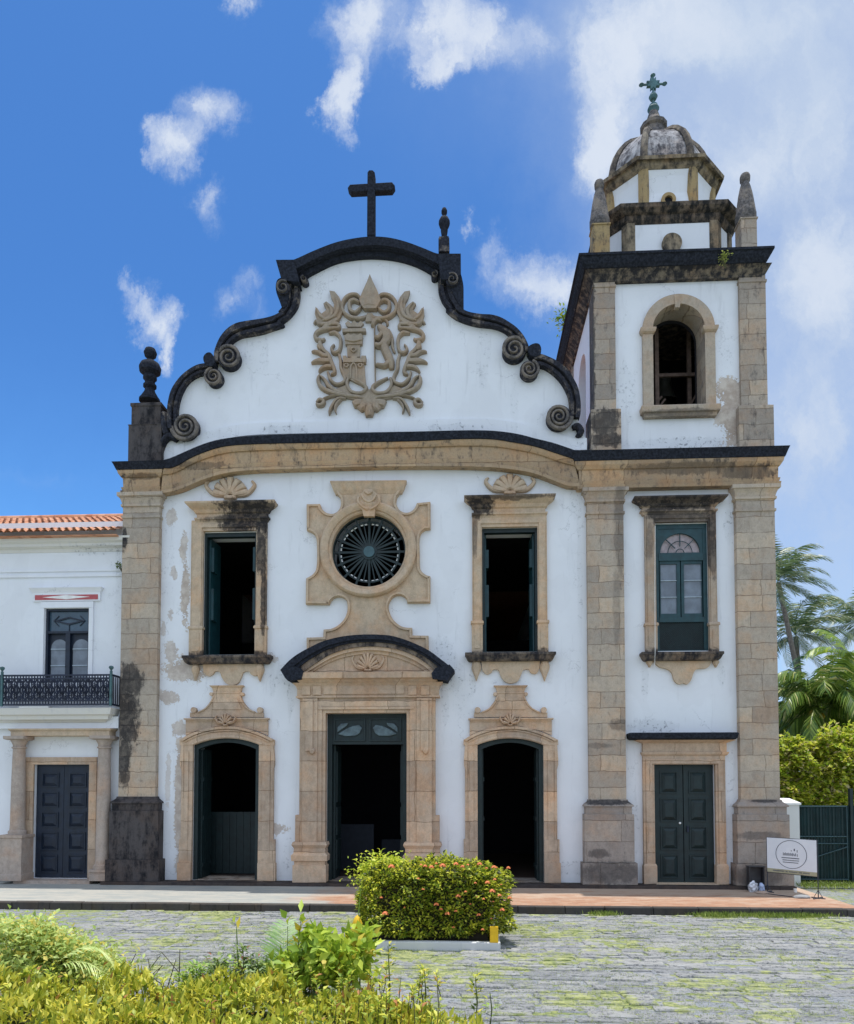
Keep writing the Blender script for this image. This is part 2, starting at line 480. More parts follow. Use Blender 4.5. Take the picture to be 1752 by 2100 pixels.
class MB:
    def __init__(s):
        s.v = []
        s.f = []

    def add(s, vs, fs):
        k = len(s.v)
        s.v += [tuple(p) for p in vs]
        s.f += [tuple(i + k for i in f) for f in fs]
        return s

    def box(s, x0, x1, y0, y1, z0, z1):
        vs = [(x, y, z) for x in (x0, x1) for y in (y0, y1) for z in (z0, z1)]
        return s.add(vs, [(0, 1, 3, 2), (4, 6, 7, 5), (0, 4, 5, 1), (2, 3, 7, 6), (0, 2, 6, 4), (1, 5, 7, 3)])

    def pbox(s, x0, y0, x1, y1, Yf, Yb):
        """box whose front face covers the photo rectangle on the plane Yf"""
        ym, xm = (y0 + y1) / 2, (x0 + x1) / 2
        return s.box(W(x0, ym, Yf).x, W(x1, ym, Yf).x, Yf, Yb, W(xm, y1, Yf).z, W(xm, y0, Yf).z)

    def bar(s, a, b, wx, wy):
        a, b = Vector(a), Vector(b)
        d = (b - a).normalized()
        u = d.cross(Vector((0, 1, 0)))
        if u.length < 1e-4:
            u = Vector((1, 0, 0))
        u.normalize()
        q = d.cross(u).normalized()
        vs = []
        for p in (a, b):
            for (i, j) in ((-1, -1), (1, -1), (1, 1), (-1, 1)):
                vs.append(p + u * (i * wx / 2) + q * (j * wy / 2))
        return s.add(vs, [(0, 3, 2, 1), (4, 5, 6, 7), (0, 1, 5, 4), (1, 2, 6, 5), (2, 3, 7, 6), (3, 0, 4, 7)])

    def prism(s, pts, y0, y1, holes=(), inset=0.0, axis='y'):
        """pts in (x,z); front face at y0 (towards the camera), back at y1"""
        loops = [list(pts)] + [list(h) for h in holes]
        vec = [[Vector((p[0], p[1], 0)) for p in L] for L in loops]
        tris = tessellate_polygon(vec)
        flat = [p for L in loops for p in L]
        n = len(flat)

        def M(p, y):
            return (p[0], y, p[1]) if axis == 'y' else (y, p[0], p[1])
        vs = [M(p, y0) for p in flat] + [M(p, y1) for p in flat]
        fs = []
        for a, b, c in tris:
            A, B, C_ = flat[a], flat[b], flat[c]
            cr = (B[0] - A[0]) * (C_[1] - A[1]) - (B[1] - A[1]) * (C_[0] - A[0])
            if abs(cr) < 1e-10:
                continue
            fs.append((a, b, c) if cr > 0 else (a, c, b))
            fs.append((a + n, c + n, b + n) if cr > 0 else (a + n, b + n, c + n))
        k = 0
        for L in loops:
            m = len(L)
            for i in range(m):
                fs.append((k + i, k + (i + 1) % m, k + (i + 1) % m + n, k + i + n))
            k += m
        return s.add(vs, fs)

    def pprism(s, pts, Yf, Yb, holes=()):
        return s.prism([P2(x, y, Yf) for x, y in pts], Yf, Yb, [[P2(x, y, Yf) for x, y in h] for h in holes])

    def rings(s, x0, x1, y0, y1, prof, backproj=False):
        """stack of rectangles: prof = [(z, projection)]"""
        vs = []
        for z, p in prof:
            yb = y1 + (p if backproj else 0)
            vs += [(x0 - p, y0 - p, z), (x1 + p, y0 - p, z), (x1 + p, yb, z), (x0 - p, yb, z)]
        fs = [(0, 3, 2, 1)] if prof[0][0] < prof[-1][0] else [(0, 1, 2, 3)]
        n = len(prof)
        for i in range(n - 1):
            for j in range(4):
                a, b = i * 4 + j, i * 4 + (j + 1) % 4
                fs.append((a, b, b + 4, a + 4))
        k = (n - 1) * 4
        fs.append((k, k + 1, k + 2, k + 3))
        return s.add(vs, fs)

    def poly_rings(s, loops):
        """loft through closed loops of equal length (lists of xyz)"""
        n = len(loops[0])
        vs = [p for L in loops for p in L]
        fs = [tuple(range(n))[::-1], tuple(range((len(loops) - 1) * n, len(loops) * n))]
        for i in range(len(loops) - 1):
            for j in range(n):
                a, b = i * n + j, i * n + (j + 1) % n
                fs.append((a, b, b + n, a + n))
        return s.add(vs, fs)

    def lathe(s, c, prof, n=20, rot=0.0):
        """prof = [(r, z)] relative to c"""
        loops = []
        for r, z in prof:
            loops.append([(c[0] + r * math.cos(rot + 2 * math.pi * i / n), c[1] + r * math.sin(rot + 2 * math.pi * i / n), c[2] + z) for i in range(n)])
        return s.poly_rings(loops)

    def tube(s, pts, rad, n=8):
        pts = [Vector(p) for p in pts]
        if not isinstance(rad, (list, tuple)):
            rad = [rad] * len(pts)
        loops = []
        up = Vector((0, 0, 1))
        for i, p in enumerate(pts):
            d = (pts[min(i + 1, len(pts) - 1)] - pts[max(i - 1, 0)]).normalized()
            u = d.cross(up)
            if u.length < 0.05:
                u = d.cross(Vector((1, 0, 0)))
            u.normalize()
            q = d.cross(u).normalized()
            loops.append([p + (u * math.cos(2 * math.pi * k / n) + q * math.sin(2 * math.pi * k / n)) * rad[i] for k in range(n)])
        return s.poly_rings(loops)

    def stroke(s, pts, wid, Y, depth, smooth=4):
        """raised rounded band on the plane Y; pts and widths in photo units"""
        if smooth:
            if isinstance(wid, (list, tuple)):
                q = catmull([(a, b, w_) for (a, b), w_ in zip(pts, wid)], smooth)
            else:
                q = catmull([(a, b, wid) for (a, b) in pts], smooth)
        else:
            q = [(a, b, wid) for a, b in pts]
        P = [W(a, b, Y) for a, b, _ in q]
        ws = [c / 68.0 / 2 for _, _, c in q]
        loops = []
        n = len(P)
        for i, p in enumerate(P):
            d = P[min(i + 1, n - 1)] - P[max(i - 1, 0)]
            d = Vector((d.x, 0, d.z)).normalized()
            nn = Vector((-d.z, 0, d.x))
            h = min(1.0, (0.35 + 0.65 * math.sin(math.pi * min(1, max(0, i / max(1, n - 1))))) * 1.6)
            loops.append([p + nn * ws[i] * a + Vector((0, -depth * bb * h, 0)) for a, bb in ((-1, -0.2), (-1, .45), (-.62, .9), (0, 1), (.62, .9), (1, .45), (1, -0.2))])
        return s.poly_rings(loops)

    def build(s, name, mat, parent=None, smooth=False, bevel=0.0, label=None):
        me = bpy.data.meshes.new(name)
        me.from_pydata(s.v, [], s.f)
        bm = bmesh.new()
        bm.from_mesh(me)
        bmesh.ops.recalc_face_normals(bm, faces=bm.faces)
        bm.to_mesh(me)
        bm.free()
        if isinstance(mat, (list, tuple)):
            for q in mat:
                me.materials.append(q)
        else:
            me.materials.append(mat)
        if smooth:
            me.polygons.foreach_set('use_smooth', [True] * len(me.polygons))
            try:
                me.set_sharp_from_angle(angle=R(38))
            except Exception:
                pass
        ob = bpy.data.objects.new(name, me)
        link(ob, parent)
        if bevel:
            b = ob.modifiers.new('bevel', 'BEVEL')
            b.width = bevel
            b.segments = 2
            b.limit_method = 'ANGLE'
            b.angle_limit = R(40)
        if label:
            ob['label'] = label
        return ob


def arc(cx, cy, r, a0, a1, n=24, ry=None):
    ry = ry or r
    return [(cx + r * math.cos(R(a0 + (a1 - a0) * i / n)), cy - ry * math.sin(R(a0 + (a1 - a0) * i / n))) for i in range(n + 1)]


def arch3(x0, x1, yspring, ytop, n=16):
    """segmental arch points from left spring to right spring (photo units)"""
    h = yspring - ytop
    c = (x1 - x0) / 2
    r = (c * c + h * h) / (2 * h)
    cx, cy = (x0 + x1) / 2, ytop + r
    a = math.degrees(math.asin(c / r))
    return arc(cx, cy, r, 90 + a, 90 - a, n)


def X(x, y=1400, Y=0):
    return W(x, y, Y).x


def Zp(y, Y=0, x=900):
    return W(x, y, Y).z


ZP = -0.10          # pavement level
ZR = -0.28          # road level

# ================================================================== CHURCH
church = empty('church', 'white baroque church with dark curved gable, carved crest, round window and tall bell tower', 'church')

# ---- main facade wall with openings
wl, wr = X(255, 1400), X(1212, 1400)
curve_top = [(335, 950), (357, 947), (393, 930), (428, 915), (463, 905), (516, 898), (604, 895), (834, 892), (940, 890), (1008, 891), (1056, 897), (1098, 906), (1135, 917), (1174, 930), (1200, 932)]
outer = [(wl, -0.05), (wr, -0.05)] + [(wr, P2(1200, 932)[1])] + [P2(x, y) for x, y in curve_top[::-1]] + [(wl, P2(335, 950)[1])]


def rect_hole(x0, y0, x1, y1):
    ym, xm = (y0 + y1) / 2, (x0 + x1) / 2
    a, b = X(x0, ym), X(x1, ym)
    c, d = Zp(y1, 0, xm), Zp(y0, 0, xm)
    return [(a, c), (b, c), (b, d), (a, d)]


def arch_hole(x0, x1, ysp, ytop, zb=0.0, n=16):
    pts = [P2(x, y) for x, y in arch3(x0, x1, ysp, ytop, n)]
    a, b = X(x0, 1660), X(x1, 1660)
    pts = [(a + (b - a) * i / n, pts[i][1]) for i in range(n + 1)]
    return [(a, zb), (b, zb)] + pts[::-1]


H_WL = rect_hole(418.5, 1092, 527, 1343)
H_WR = rect_hole(989, 1083, 1102.6, 1337)
H_DL = arch_hole(397, 532, 1528, 1514)
H_DR = arch_hole(979.7, 1115, 1528, 1514)
H_DC = [(X(671, 1600), 0.0), (X(835.8, 1600), 0.0), (X(835.8, 1600), Zp(1463)), (X(671, 1600), Zp(1463))]
OC = P2(756.6, 1130)
ocr = 78 / 68.2
H_OC = [(OC[0] + ocr * math.cos(2 * math.pi * i / 48), OC[1] + ocr * math.sin(2 * math.pi * i / 48)) for i in range(48)]
MB().prism(outer, 0.0, 0.9, [H_WL, H_WR, H_DL, H_DR, H_DC, H_OC]).build('facade_wall', M_PL, church)
# nave box behind the facade
zt = 11.2
nb = MB()
nb.box(wl, wl + 0.8, 0.9, 26, -0.1, zt)
nb.box(wr - 0.8, wr, 0.9, 26, -0.1, zt)
nb.box(wl + 0.8, wr - 0.8, 25.2, 26, -0.1, zt)
nb.build('nave_wall', M_PL, church)
MB().box(wl + 0.8, wr - 0.8, 0.9, 25.2, -0.12, -0.02).build('nave_floor', M_WOODD, church)
rf = MB()
rf.prism([(wl - 0.3, zt), (wr + 0.05, zt), ((wl + wr) / 2, zt + 2.2)], 0.7, 26.3)
rf.build('nave_roof', simple('nave_clay_tile', (0.35, 0.15, 0.08), 0.9), church)
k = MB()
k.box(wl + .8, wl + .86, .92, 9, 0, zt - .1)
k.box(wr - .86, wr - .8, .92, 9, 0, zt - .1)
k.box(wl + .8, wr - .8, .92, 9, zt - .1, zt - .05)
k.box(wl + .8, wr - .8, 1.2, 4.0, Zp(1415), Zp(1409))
k.build('shade_lining', M_SHADE, church)  # added black panels, painting the nave interior as shaded
# added black sheet across the nave, shade put into its colour so that the doorways read deep
MB().box(wl + 0.8, wr - 0.8, 9.0, 9.1, -0.02, 9).build('shade_backdrop', M_SHADE, church)

# ---- gable
gcurve = [(330, 945), (357, 941), (393, 924), (428, 908), (463, 899), (516, 892), (604, 889), (834, 885), (940, 883), (1008, 884), (1056, 890), (1098, 899), (1135, 910), (1174, 922), (1204, 922)]


def z1(x, y):
    return (216.3 + x * .35274, 618 + y * .35274)


def z2(x, y):
    return (540.8 + x * .24252, 463.5 + y * .24252)


def z3(x, y):
    return (849.7 + x * .2646, 463.5 + y * .2646)


LO1 = [z1(*p) for p in [(362, 735), (356, 700), (357, 650), (360, 600), (375, 530), (400, 480), (440, 430), (490, 390), (540, 365), (600, 356)]]
LI1 = [z1(*p) for p in [(425, 735), (420, 700), (418, 660), (418, 630), (425, 580), (445, 520), (480, 465), (530, 430), (580, 415), (610, 412)]]
LO2 = [z1(*p) for p in [(632, 345), (630, 300), (645, 250), (670, 200), (710, 155), (760, 125), (820, 112), (880, 103), (940, 92), (990, 75), (1020, 55)]] + \
      [z2(*p) for p in [(120, 725), (150, 690), (170, 640), (180, 560), (190, 470), (190, 400)]]
LI2 = [z1(*p) for p in [(690, 345), (700, 290), (720, 250), (745, 225), (790, 200), (850, 190), (920, 175), (980, 155), (1040, 135)]] + \
      [z2(*p) for p in [(150, 815), (220, 760), (280, 680), (303, 600), (303, 520), (300, 470), (310, 420)]]
RO2 = [z2(*p) for p in [(1600, 380), (1600, 440), (1600, 520), (1620, 600), (1660, 665)]] + [z3(*p) for p in [(375, 640), (430, 665), (520, 680), (600, 685), (670, 705), (740, 745), (800, 790), (850, 850), (885, 920), (890, 960)]]
RI2 = [z2(*p) for p in [(1470, 400), (1475, 470), (1480, 550), (1510, 630), (1560, 700)]] + [z3(*p) for p in [(240, 640), (310, 700), (400, 740), (500, 765), (600, 775), (680, 800), (740, 840), (780, 880), (810, 930), (815, 970)]]
RO1 = [z3(*p) for p in [(930, 1000), (980, 990), (1040, 1010), (1110, 1045), (1180, 1100), (1230, 1170), (1270, 1250), (1290, 1350), (1292, 1430), (1285, 1480)]]
RI1 = [z3(*p) for p in [(930, 1075), (970, 1085), (1020, 1100), (1090, 1150), (1150, 1220), (1190, 1300), (1203, 1370), (1205, 1420), (1205, 1450), (1200, 1480)]]
TO = [z2(*p) for p in [(190, 285), (250, 285), (430, 205), (600, 140), (750, 105), (900, 88), (1050, 95), (1200, 130), (1350, 185), (1470, 232), (1560, 232)]]
TI = [z2(*p) for p in [(300, 480), (370, 410), (450, 365), (550, 315), (650, 280), (780, 258), (900, 250), (1020, 255), (1150, 275), (1280, 315), (1380, 365), (1460, 420), (1500, 470)]]


def ribbon(mb, o, i, Yf, Yb, f0=0.0, f1=1.0, n=60, sharp=False):
    o = resample(catmull(o, 6), n)
    i = resample(catmull(i, 6), n)
    a = [(p[0] + (q[0] - p[0]) * f0, p[1] + (q[1] - p[1]) * f0) for p, q in zip(o, i)]
    b = [(p[0] + (q[0] - p[0]) * f1, p[1] + (q[1] - p[1]) * f1) for p, q in zip(o, i)]
    loops = []
    for p, q in zip(a, b):
        P, Q = W(*p, Yf), W(*q, Yf)
        loops.append([P, Q, (Q.x, Yb, Q.z), (P.x, Yb, P.z)])
    mb.poly_rings(loops)


gpts = [P2(x, y) for x, y in gcurve]
gab = [(x, y) for x, y in gcurve] + [(1204, 905), z3(1260, 1480), z3(1245, 1350), z3(1200, 1220), z3(1120, 1110), z3(1020, 1050), z3(930, 1030), z3(860, 960), z3(820, 880), z3(740, 790), z3(640, 730),
       z3(500, 720), z3(400, 700), z3(300, 660)] + [z2(1560, 640), z2(1530, 520), z2(1530, 420), z2(1480, 340), z2(1350, 270), z2(1200, 210), z2(1050, 180), z2(900, 170), z2(750, 180), z2(600, 220), z2(430, 290), z2(280, 380),
       z2(250, 500), z2(230, 620), z2(160, 740)] + [z1(1010, 110), z1(940, 130), z1(830, 150), z1(740, 185), z1(690, 240), z1(660, 300), z1(640, 370), z1(560, 390), z1(480, 430), z1(430, 490), z1(395, 580), z1(390, 700), z1(370, 800)]
MB().prism([P2(x, y) for x, y in gab], 0.0, 0.6).build('gable_wall', M_GAB, church)
bw = MB()
ribbon(bw, [(x, y - 24) for x, y in gcurve[1:]], gcurve[1:], -0.07, -0.005)
bw.build('blocking_course', M_GAB, church)
for o, i in ((LO1, LI1), (LO2, LI2), (RO2, RI2), (RO1, RI1)):
    cp = MB()
    ribbon(cp, o, i, -0.16, 0.72)
    ribbon(cp, o, i, -0.30, -0.165, 0.0, 0.38)
    ribbon(cp, o, i, -0.24, -0.165, 0.62, 0.86)
    cp.build('scrolled_coping', M_COPE, church, smooth=True)
tp = MB()
ribbon(tp, TO, TI, -0.18, 0.72, 0.45, 1.0)
ribbon(tp, TO, TI, -0.42, 0.74, 0.0, 0.44)
ribbon(tp, TO, TI, -0.28, -0.185, 0.46, 0.66)
tp.pprism([z2(103, 285), z2(260, 283), z2(300, 470), z2(270, 470), z2(150, 450)], -0.45, 0.76)
tp.pprism([z2(1470, 232), z2(1668, 232), z2(1660, 400), z2(1640, 450), z2(1500, 450)], -0.45, 0.76)
tp.build('arched_top_cornice', M_BLACK, church, smooth=True)
MB().pprism(catmull([z2(*p) for p in [(120, 450), (103, 500), (108, 560), (130, 620), (160, 690), (200, 650), (215, 560), (210, 470), (170, 435)]], 4, True), -0.34, 0.7).build('shoulder_volute', M_BLACK, church, smooth=True)
MB().pprism(catmull([z2(*p) for p in [(1660, 390), (1685, 470), (1692, 540), (1685, 610), (1665, 670), (1620, 600), (1585, 520), (1580, 430), (1610, 390)]], 4, True), -0.34, 0.7).build('shoulder_volute', M_BLACK, church, smooth=True)
MB().pprism(catmull([z1(*p) for p in [(570, 320), (590, 298), (615, 300), (635, 335), (625, 372), (590, 372), (572, 350)]], 4, True), -0.34, 0.7).build('shoulder_volute', M_BLACK, church, smooth=True)
MB().pprism(catmull([z3(*p) for p in [(890, 930), (935, 908), (970, 915), (985, 950), (975, 995), (920, 1010), (885, 970)]], 4, True), -0.34, 0.7).build('shoulder_volute', M_BLACK, church, smooth=True)


def volute(cx, cy, r, turns=2.2, hand=1, a0=90, mat=None, Y=-0.16, name='volute'):
    d = MB()
    c = W(cx, cy, Y - 0.08)
    rr = r * .90 / 68.2
    n = 36
    for R0, y0_, y1_ in ((rr, Y - 0.08, 0.1),):
        d.prism([(c.x + R0 * math.cos(2 * math.pi * i / n), c.z + R0 * math.sin(2 * math.pi * i / n)) for i in range(n)], y0_, y1_)
    ob = d.build(name, mat or M_COPE, church, smooth=True)
    pts, ws = [], []
    N = int(turns * 20)
    for i in range(N + 1):
        q = i / N
        rad = r * (0.84 * (1 - q) + 0.10)
        a = R(a0 + hand * 360 * turns * q)
        pts.append((cx + rad * math.cos(a), cy - rad * math.sin(a)))
        ws.append(r * 0.20 * (1 - q) + r * 0.10)
    e = MB().stroke(pts, ws, Y - 0.075, 0.09, 1)
    e.build('scroll_spiral', M_SPIRAL, ob, smooth=True)


volute(*z1(718, 325), 26, hand=-1, a0=150)
volute(*z1(630, 438), 20, hand=1, a0=100)
volute(*z1(465, 728), 30, hand=1, a0=180, turns=2.8)
volute(*z3(775, 955), 27, hand=1, a0=30)
volute(*z3(893, 1112), 21, hand=-1, a0=70)
volute(*z3(1122, 1478), 28, hand=-1, a0=0, turns=2.8)
volute(*z2(345, 452), 8, turns=1.3, hand=1, a0=100)
volute(*z2(1445, 410), 8, turns=1.3, hand=-1, a0=80)
volute(*z2(165, 520), 15, turns=1.5, hand=1, a0=60, Y=-0.34)
volute(*z2(1595, 455), 14, turns=1.5, hand=-1, a0=120, Y=-0.34)
lf = MB()
lf.stroke([z1(330, 840), z1(360, 800), z1(390, 790), z1(420, 815)], [10, 12, 14, 8], -0.05, 0.2)
lf.stroke([z1(345, 650), z1(350, 720), z1(365, 790)], [10, 16, 16], -0.05, 0.2)
lf.build('leaf_ornament', M_COPE, church, smooth=True)
lf = MB()
lf.stroke([z3(1225, 1570), z3(1262, 1560), z3(1290, 1600), z3(1260, 1640)], [9, 12, 14, 8], -0.05, 0.2)
lf.build('leaf_ornament', M_COPE, church, smooth=True)

# ---- crest on the gable
cr = MB()


def c2(L):
    return [z2(*p) for p in L]


def mir(L):
    return [(1793 - x, y) for x, y in L]


CS = [([(830, 640), (800, 600), (745, 597), (695, 625), (668, 680), (680, 740), (740, 785), (820, 795), (890, 765)], [4, 7, 8, 8, 7, 7, 8, 8, 5]),
      ([(815, 660), (770, 640), (730, 660), (735, 720), (775, 745), (815, 715), (825, 690)], [6, 8, 8, 8, 7, 6, 4]),
      ([(430, 835), (450, 815), (480, 845), (560, 845), (630, 845), (640, 875), (590, 880), (520, 885), (465, 905), (440, 940), (455, 970), (500, 975), (520, 960)], [5, 6, 7, 9, 9, 7, 7, 9, 9, 8, 8, 7, 5]),
      ([(500, 890), (540, 860), (600, 820), (640, 800)], [9, 12, 12, 6]),
      ([(485, 960), (480, 1010), (510, 1060), (550, 1100), (575, 1160), (600, 1220), (600, 1255), (570, 1262)], [8, 9, 9, 9, 9, 8, 7, 5]),
      ([(555, 915), (610, 915), (648, 950), (655, 1010), (640, 1070), (600, 1085), (578, 1050), (600, 1010)], [5, 7, 7, 7, 7, 7, 6, 4]),
      ([(640, 1090), (655, 1150), (660, 1220), (690, 1290), (680, 1335), (620, 1350), (570, 1310), (545, 1240)], [6, 7, 7, 7, 7, 7, 7, 5]),
      ([(478, 1265), (465, 1310), (490, 1370), (560, 1410), (660, 1440), (780, 1455), (850, 1460)], [4, 8, 9, 9, 8, 8, 6]),
      ([(480, 1275), (520, 1310), (560, 1370), (640, 1420), (720, 1430)], [3, 7, 9, 8, 5]),
      ([(720, 1290), (708, 1350), (750, 1415), (830, 1425), (872, 1385), (835, 1345), (740, 1290)], [6, 7, 8, 8, 8, 7, 5]),
      ([(700, 1452), (600, 1448), (540, 1462), (500, 1480)], [3, 3.5, 3.5, 4]),
      ([(700, 1465), (630, 1475), (590, 1520), (565, 1570), (556, 1605)], [4, 6, 7, 6, 2]),
      ([(660, 1475), (620, 1520), (608, 1560), (618, 1592)], [4, 5, 4, 2]),
      ([(450, 1500), (480, 1478), (512, 1492), (500, 1520), (465, 1525), (452, 1505)], [6, 7, 8, 8, 7, 6]),
      ([(560, 1100), (520, 1110), (470, 1080), (410, 1072)], [10, 10, 8, 3]),
      ([(575, 1150), (520, 1150), (470, 1150), (406, 1168)], [10, 12, 10, 3]),
      ([(590, 1200), (540, 1200), (500, 1215), (470, 1245)], [9, 9, 8, 4]),
      ([(500, 1060), (470, 1035), (462, 1020)], [8, 7, 4])]
for pts, ws in CS:
    cr.stroke(c2(pts), ws, -0.02, 0.16)
    cr.stroke(c2(mir(pts)), ws, -0.02, 0.16)
plume = [(555, 545), (600, 552), (640, 600), (660, 650), (668, 720), (640, 780), (580, 820), (500, 830), (450, 795), (433, 740), (440, 680), (462, 712), (490, 740), (535, 705), (505, 655), (530, 636), (565, 662), (592, 690), (597, 650), (570, 600)]
cr.pprism(c2(plume), -0.13, 0.03)
cr.pprism(c2(mir(plume)), -0.13, 0.03)
for L in ([(610, 600), (630, 680), (600, 760), (520, 800)], [(530, 650), (575, 710), (560, 770), (500, 800)], [(450, 700), (480, 760), (540, 800)]):
    cr.stroke(c2(L), [3, 7, 8, 4][:len(L)] if len(L) == 4 else [3, 7, 4], -0.13, 0.07)
    cr.stroke(c2(mir(L)), [3, 7, 8, 4][:len(L)] if len(L) == 4 else [3, 7, 4], -0.13, 0.07)
body = [(590, 1385), (690, 1345), (760, 1430), (880, 1380), (913, 1380), (1033, 1430), (1103, 1345), (1203, 1385), (1150, 1440), (1000, 1470), (960, 1500), (895, 1530), (830, 1500), (790, 1470), (640, 1440)]
cr.pprism(c2(body), -0.10, 0.03)
for a in (-76, -38, 0, 38, 76):
    dx, dy = math.sin(R(a)), math.cos(R(a))
    L = 130 if a else 175
    b0 = (895 + dx * 60, 1480 + dy * 30)
    e0 = (895 + dx * (L + 10), 1480 + dy * L * (0.8 if abs(a) < 60 else 0.6) + (20 if abs(a) > 60 else 0))
    cr.stroke(c2([b0, ((b0[0] + e0[0]) / 2, (b0[1] + e0[1]) / 2), e0]), [8, 20, 15], -0.03, 0.13)
    mid = (b0[0] * .4 + e0[0] * .6, b0[1] * .4 + e0[1] * .6)
    cr.stroke(c2([(mid[0] - dx * 22, mid[1] - dy * 22), (mid[0] + dx * 22, mid[1] + dy * 22)]), [4, 7], -0.15, 0.05)
cr.pprism(c2([(898, 405), (925, 470), (960, 540), (990, 620), (968, 665), (950, 692), (850, 692), (828, 665), (808, 620), (840, 540), (873, 470)]), -0.22, 0.03)
cr.pprism(c2([(875, 735), (920, 735), (945, 805), (860, 805)]), -0.12, 0.03)
cr.stroke(c2([(840, 700), (898, 685), (955, 700)]), 5, -0.06, 0.18)
# tower emblem
for q, dpt in (([(690, 820), (715, 800), (740, 822), (765, 795), (795, 822), (820, 800), (845, 820), (820, 850), (710, 850)], .12), ([(665, 865), (862, 862), (862, 890), (665, 892)], .18), ([(700, 892), (830, 892), (830, 925), (700, 925)], .1),
               ([(680, 925), (720, 905), (735, 922), (765, 905), (790, 922), (820, 905), (838, 925), (832, 995), (690, 998)], .15), ([(705, 998), (815, 998), (815, 1105), (708, 1105)], .11),
               ([(668, 1095), (700, 1095), (700, 1112), (735, 1112), (735, 1098), (790, 1098), (790, 1112), (825, 1112), (825, 1095), (865, 1095), (862, 1148), (672, 1150)], .18),
               ([(672, 1150), (848, 1150), (866, 1350), (800, 1330), (700, 1280), (668, 1240)], .12)):
    cr.pprism(c2(q), -dpt, 0.03)
cr.stroke(c2([(735, 1290), (738, 1200), (762, 1165), (785, 1200), (790, 1300)]), 4, -0.12, 0.06)
cr.stroke(c2([(700, 1165), (718, 1180), (700, 1198), (684, 1180), (700, 1165)]), 3.5, -0.12, 0.06)
cr.stroke(c2([(818, 1165), (836, 1180), (818, 1198), (802, 1180), (818, 1165)]), 3.5, -0.12, 0.06)
cr.stroke(c2([(762, 1030), (785, 1048), (762, 1068), (740, 1048), (762, 1030)]), 3.5, -0.11, 0.06)
cr.stroke(c2([(690, 960), (760, 975), (832, 958)]), 4, -0.15, 0.05)
# rearing animal with staff
cr.stroke(c2([(938, 800), (940, 1000), (943, 1200), (948, 1370)]), 2.6, -0.02, 0.12)
cr.stroke(c2([(925, 860), (935, 825), (965, 805), (1000, 820)]), [8, 10, 8, 4], -0.02, 0.16)
cr.stroke(c2([(975, 850), (1020, 900), (1045, 960), (1020, 1020), (1050, 1100), (1075, 1160), (1085, 1220)]), [10, 20, 22, 18, 18, 17, 9], -0.02, 0.20)
cr.stroke(c2([(1010, 910), (975, 960), (942, 950)]), [10, 9, 6], -0.04, 0.2)
cr.stroke(c2([(1020, 1000), (980, 1025), (940, 1015)]), [10, 9, 6], -0.04, 0.2)
cr.stroke(c2([(1070, 1150), (1030, 1190), (990, 1190), (950, 1182)]), [12, 9, 7, 5], -0.04, 0.18)
cr.stroke(c2([(1060, 880), (1088, 950), (1092, 1030), (1110, 1080)]), [4, 6, 6, 4], -0.02, 0.12)
cr.stroke(c2([(975, 795), (1025, 800), (1050, 825), (1045, 850)]), [3, 5, 5, 4], -0.02, 0.12)
cr.build('coat_of_arms', M_CREST, church, smooth=True)

# ---- curved cornice
top = [(335, 943), (350, 939), (382, 925), (414, 911.5), (445.6, 902), (481, 896.7), (534, 893), (604, 890), (720, 887.5), (834, 885.5), (940, 882.5), (1008, 883), (1061, 889.5), (1098, 899), (1135, 908), (1178, 922.6)]
drk = [(335, 959), (357, 957), (393, 937), (428, 923), (463, 914), (516, 910), (604, 907.5), (834, 904), (940, 899.3), (1008, 899.6), (1056, 906.7), (1098, 914.6), (1135, 926.5), (1176, 940)]
bot = [(330, 1011), (345, 1009), (371.5, 1002), (414, 984), (463, 970), (516, 964), (604, 961), (760, 956.5), (911.5, 955.5), (988.8, 957), (1040, 961), (1092, 969.5), (1143, 988), (1165, 996), (1190, 997)]
N = 70
T = resample(catmull(top, 6), N)
Dk = resample(catmull(drk, 6), N)
Bt = resample(catmull(bot, 6), N)


def lerp(a, b, f):
    return (a[0] + (b[0] - a[0]) * f, a[1] + (b[1] - a[1]) * f)


crown, frz = MB(), MB()
lc, lf_ = [], []
for a, b, c in zip(T, Dk, Bt):
    A = W(*a, -0.48)
    B = W(*b, -0.42)
    B2 = W(*lerp(a, b, 0.35), -0.47)
    lc.append([(A.x, 0.3, A.z + 0.02), A, B2, B, (B.x, 0.3, B.z)])
    zz = [(B.x, -0.02, B.z - 0.004), (B.x, -0.38, B.z - 0.004)]
    for f, yy in ((0.12, -0.37), (0.26, -0.30), (0.27, -0.25), (0.72, -0.24), (0.73, -0.29), (0.88, -0.26), (0.89, -0.31), (1.0, -0.31)):
        q = W(*lerp(b, c, f), yy)
        zz.append((q.x, yy, q.z))
    q = W(*c, -0.31)
    zz.append((q.x, -0.02, q.z))
    lf_.append(zz)
crown.poly_rings(lc)
frz.poly_rings(lf_)
crown.build('cornice_crown', M_BLACK, church, smooth=True)
frz.build('cornice_frieze', M_FRIEZE, church, smooth=True)


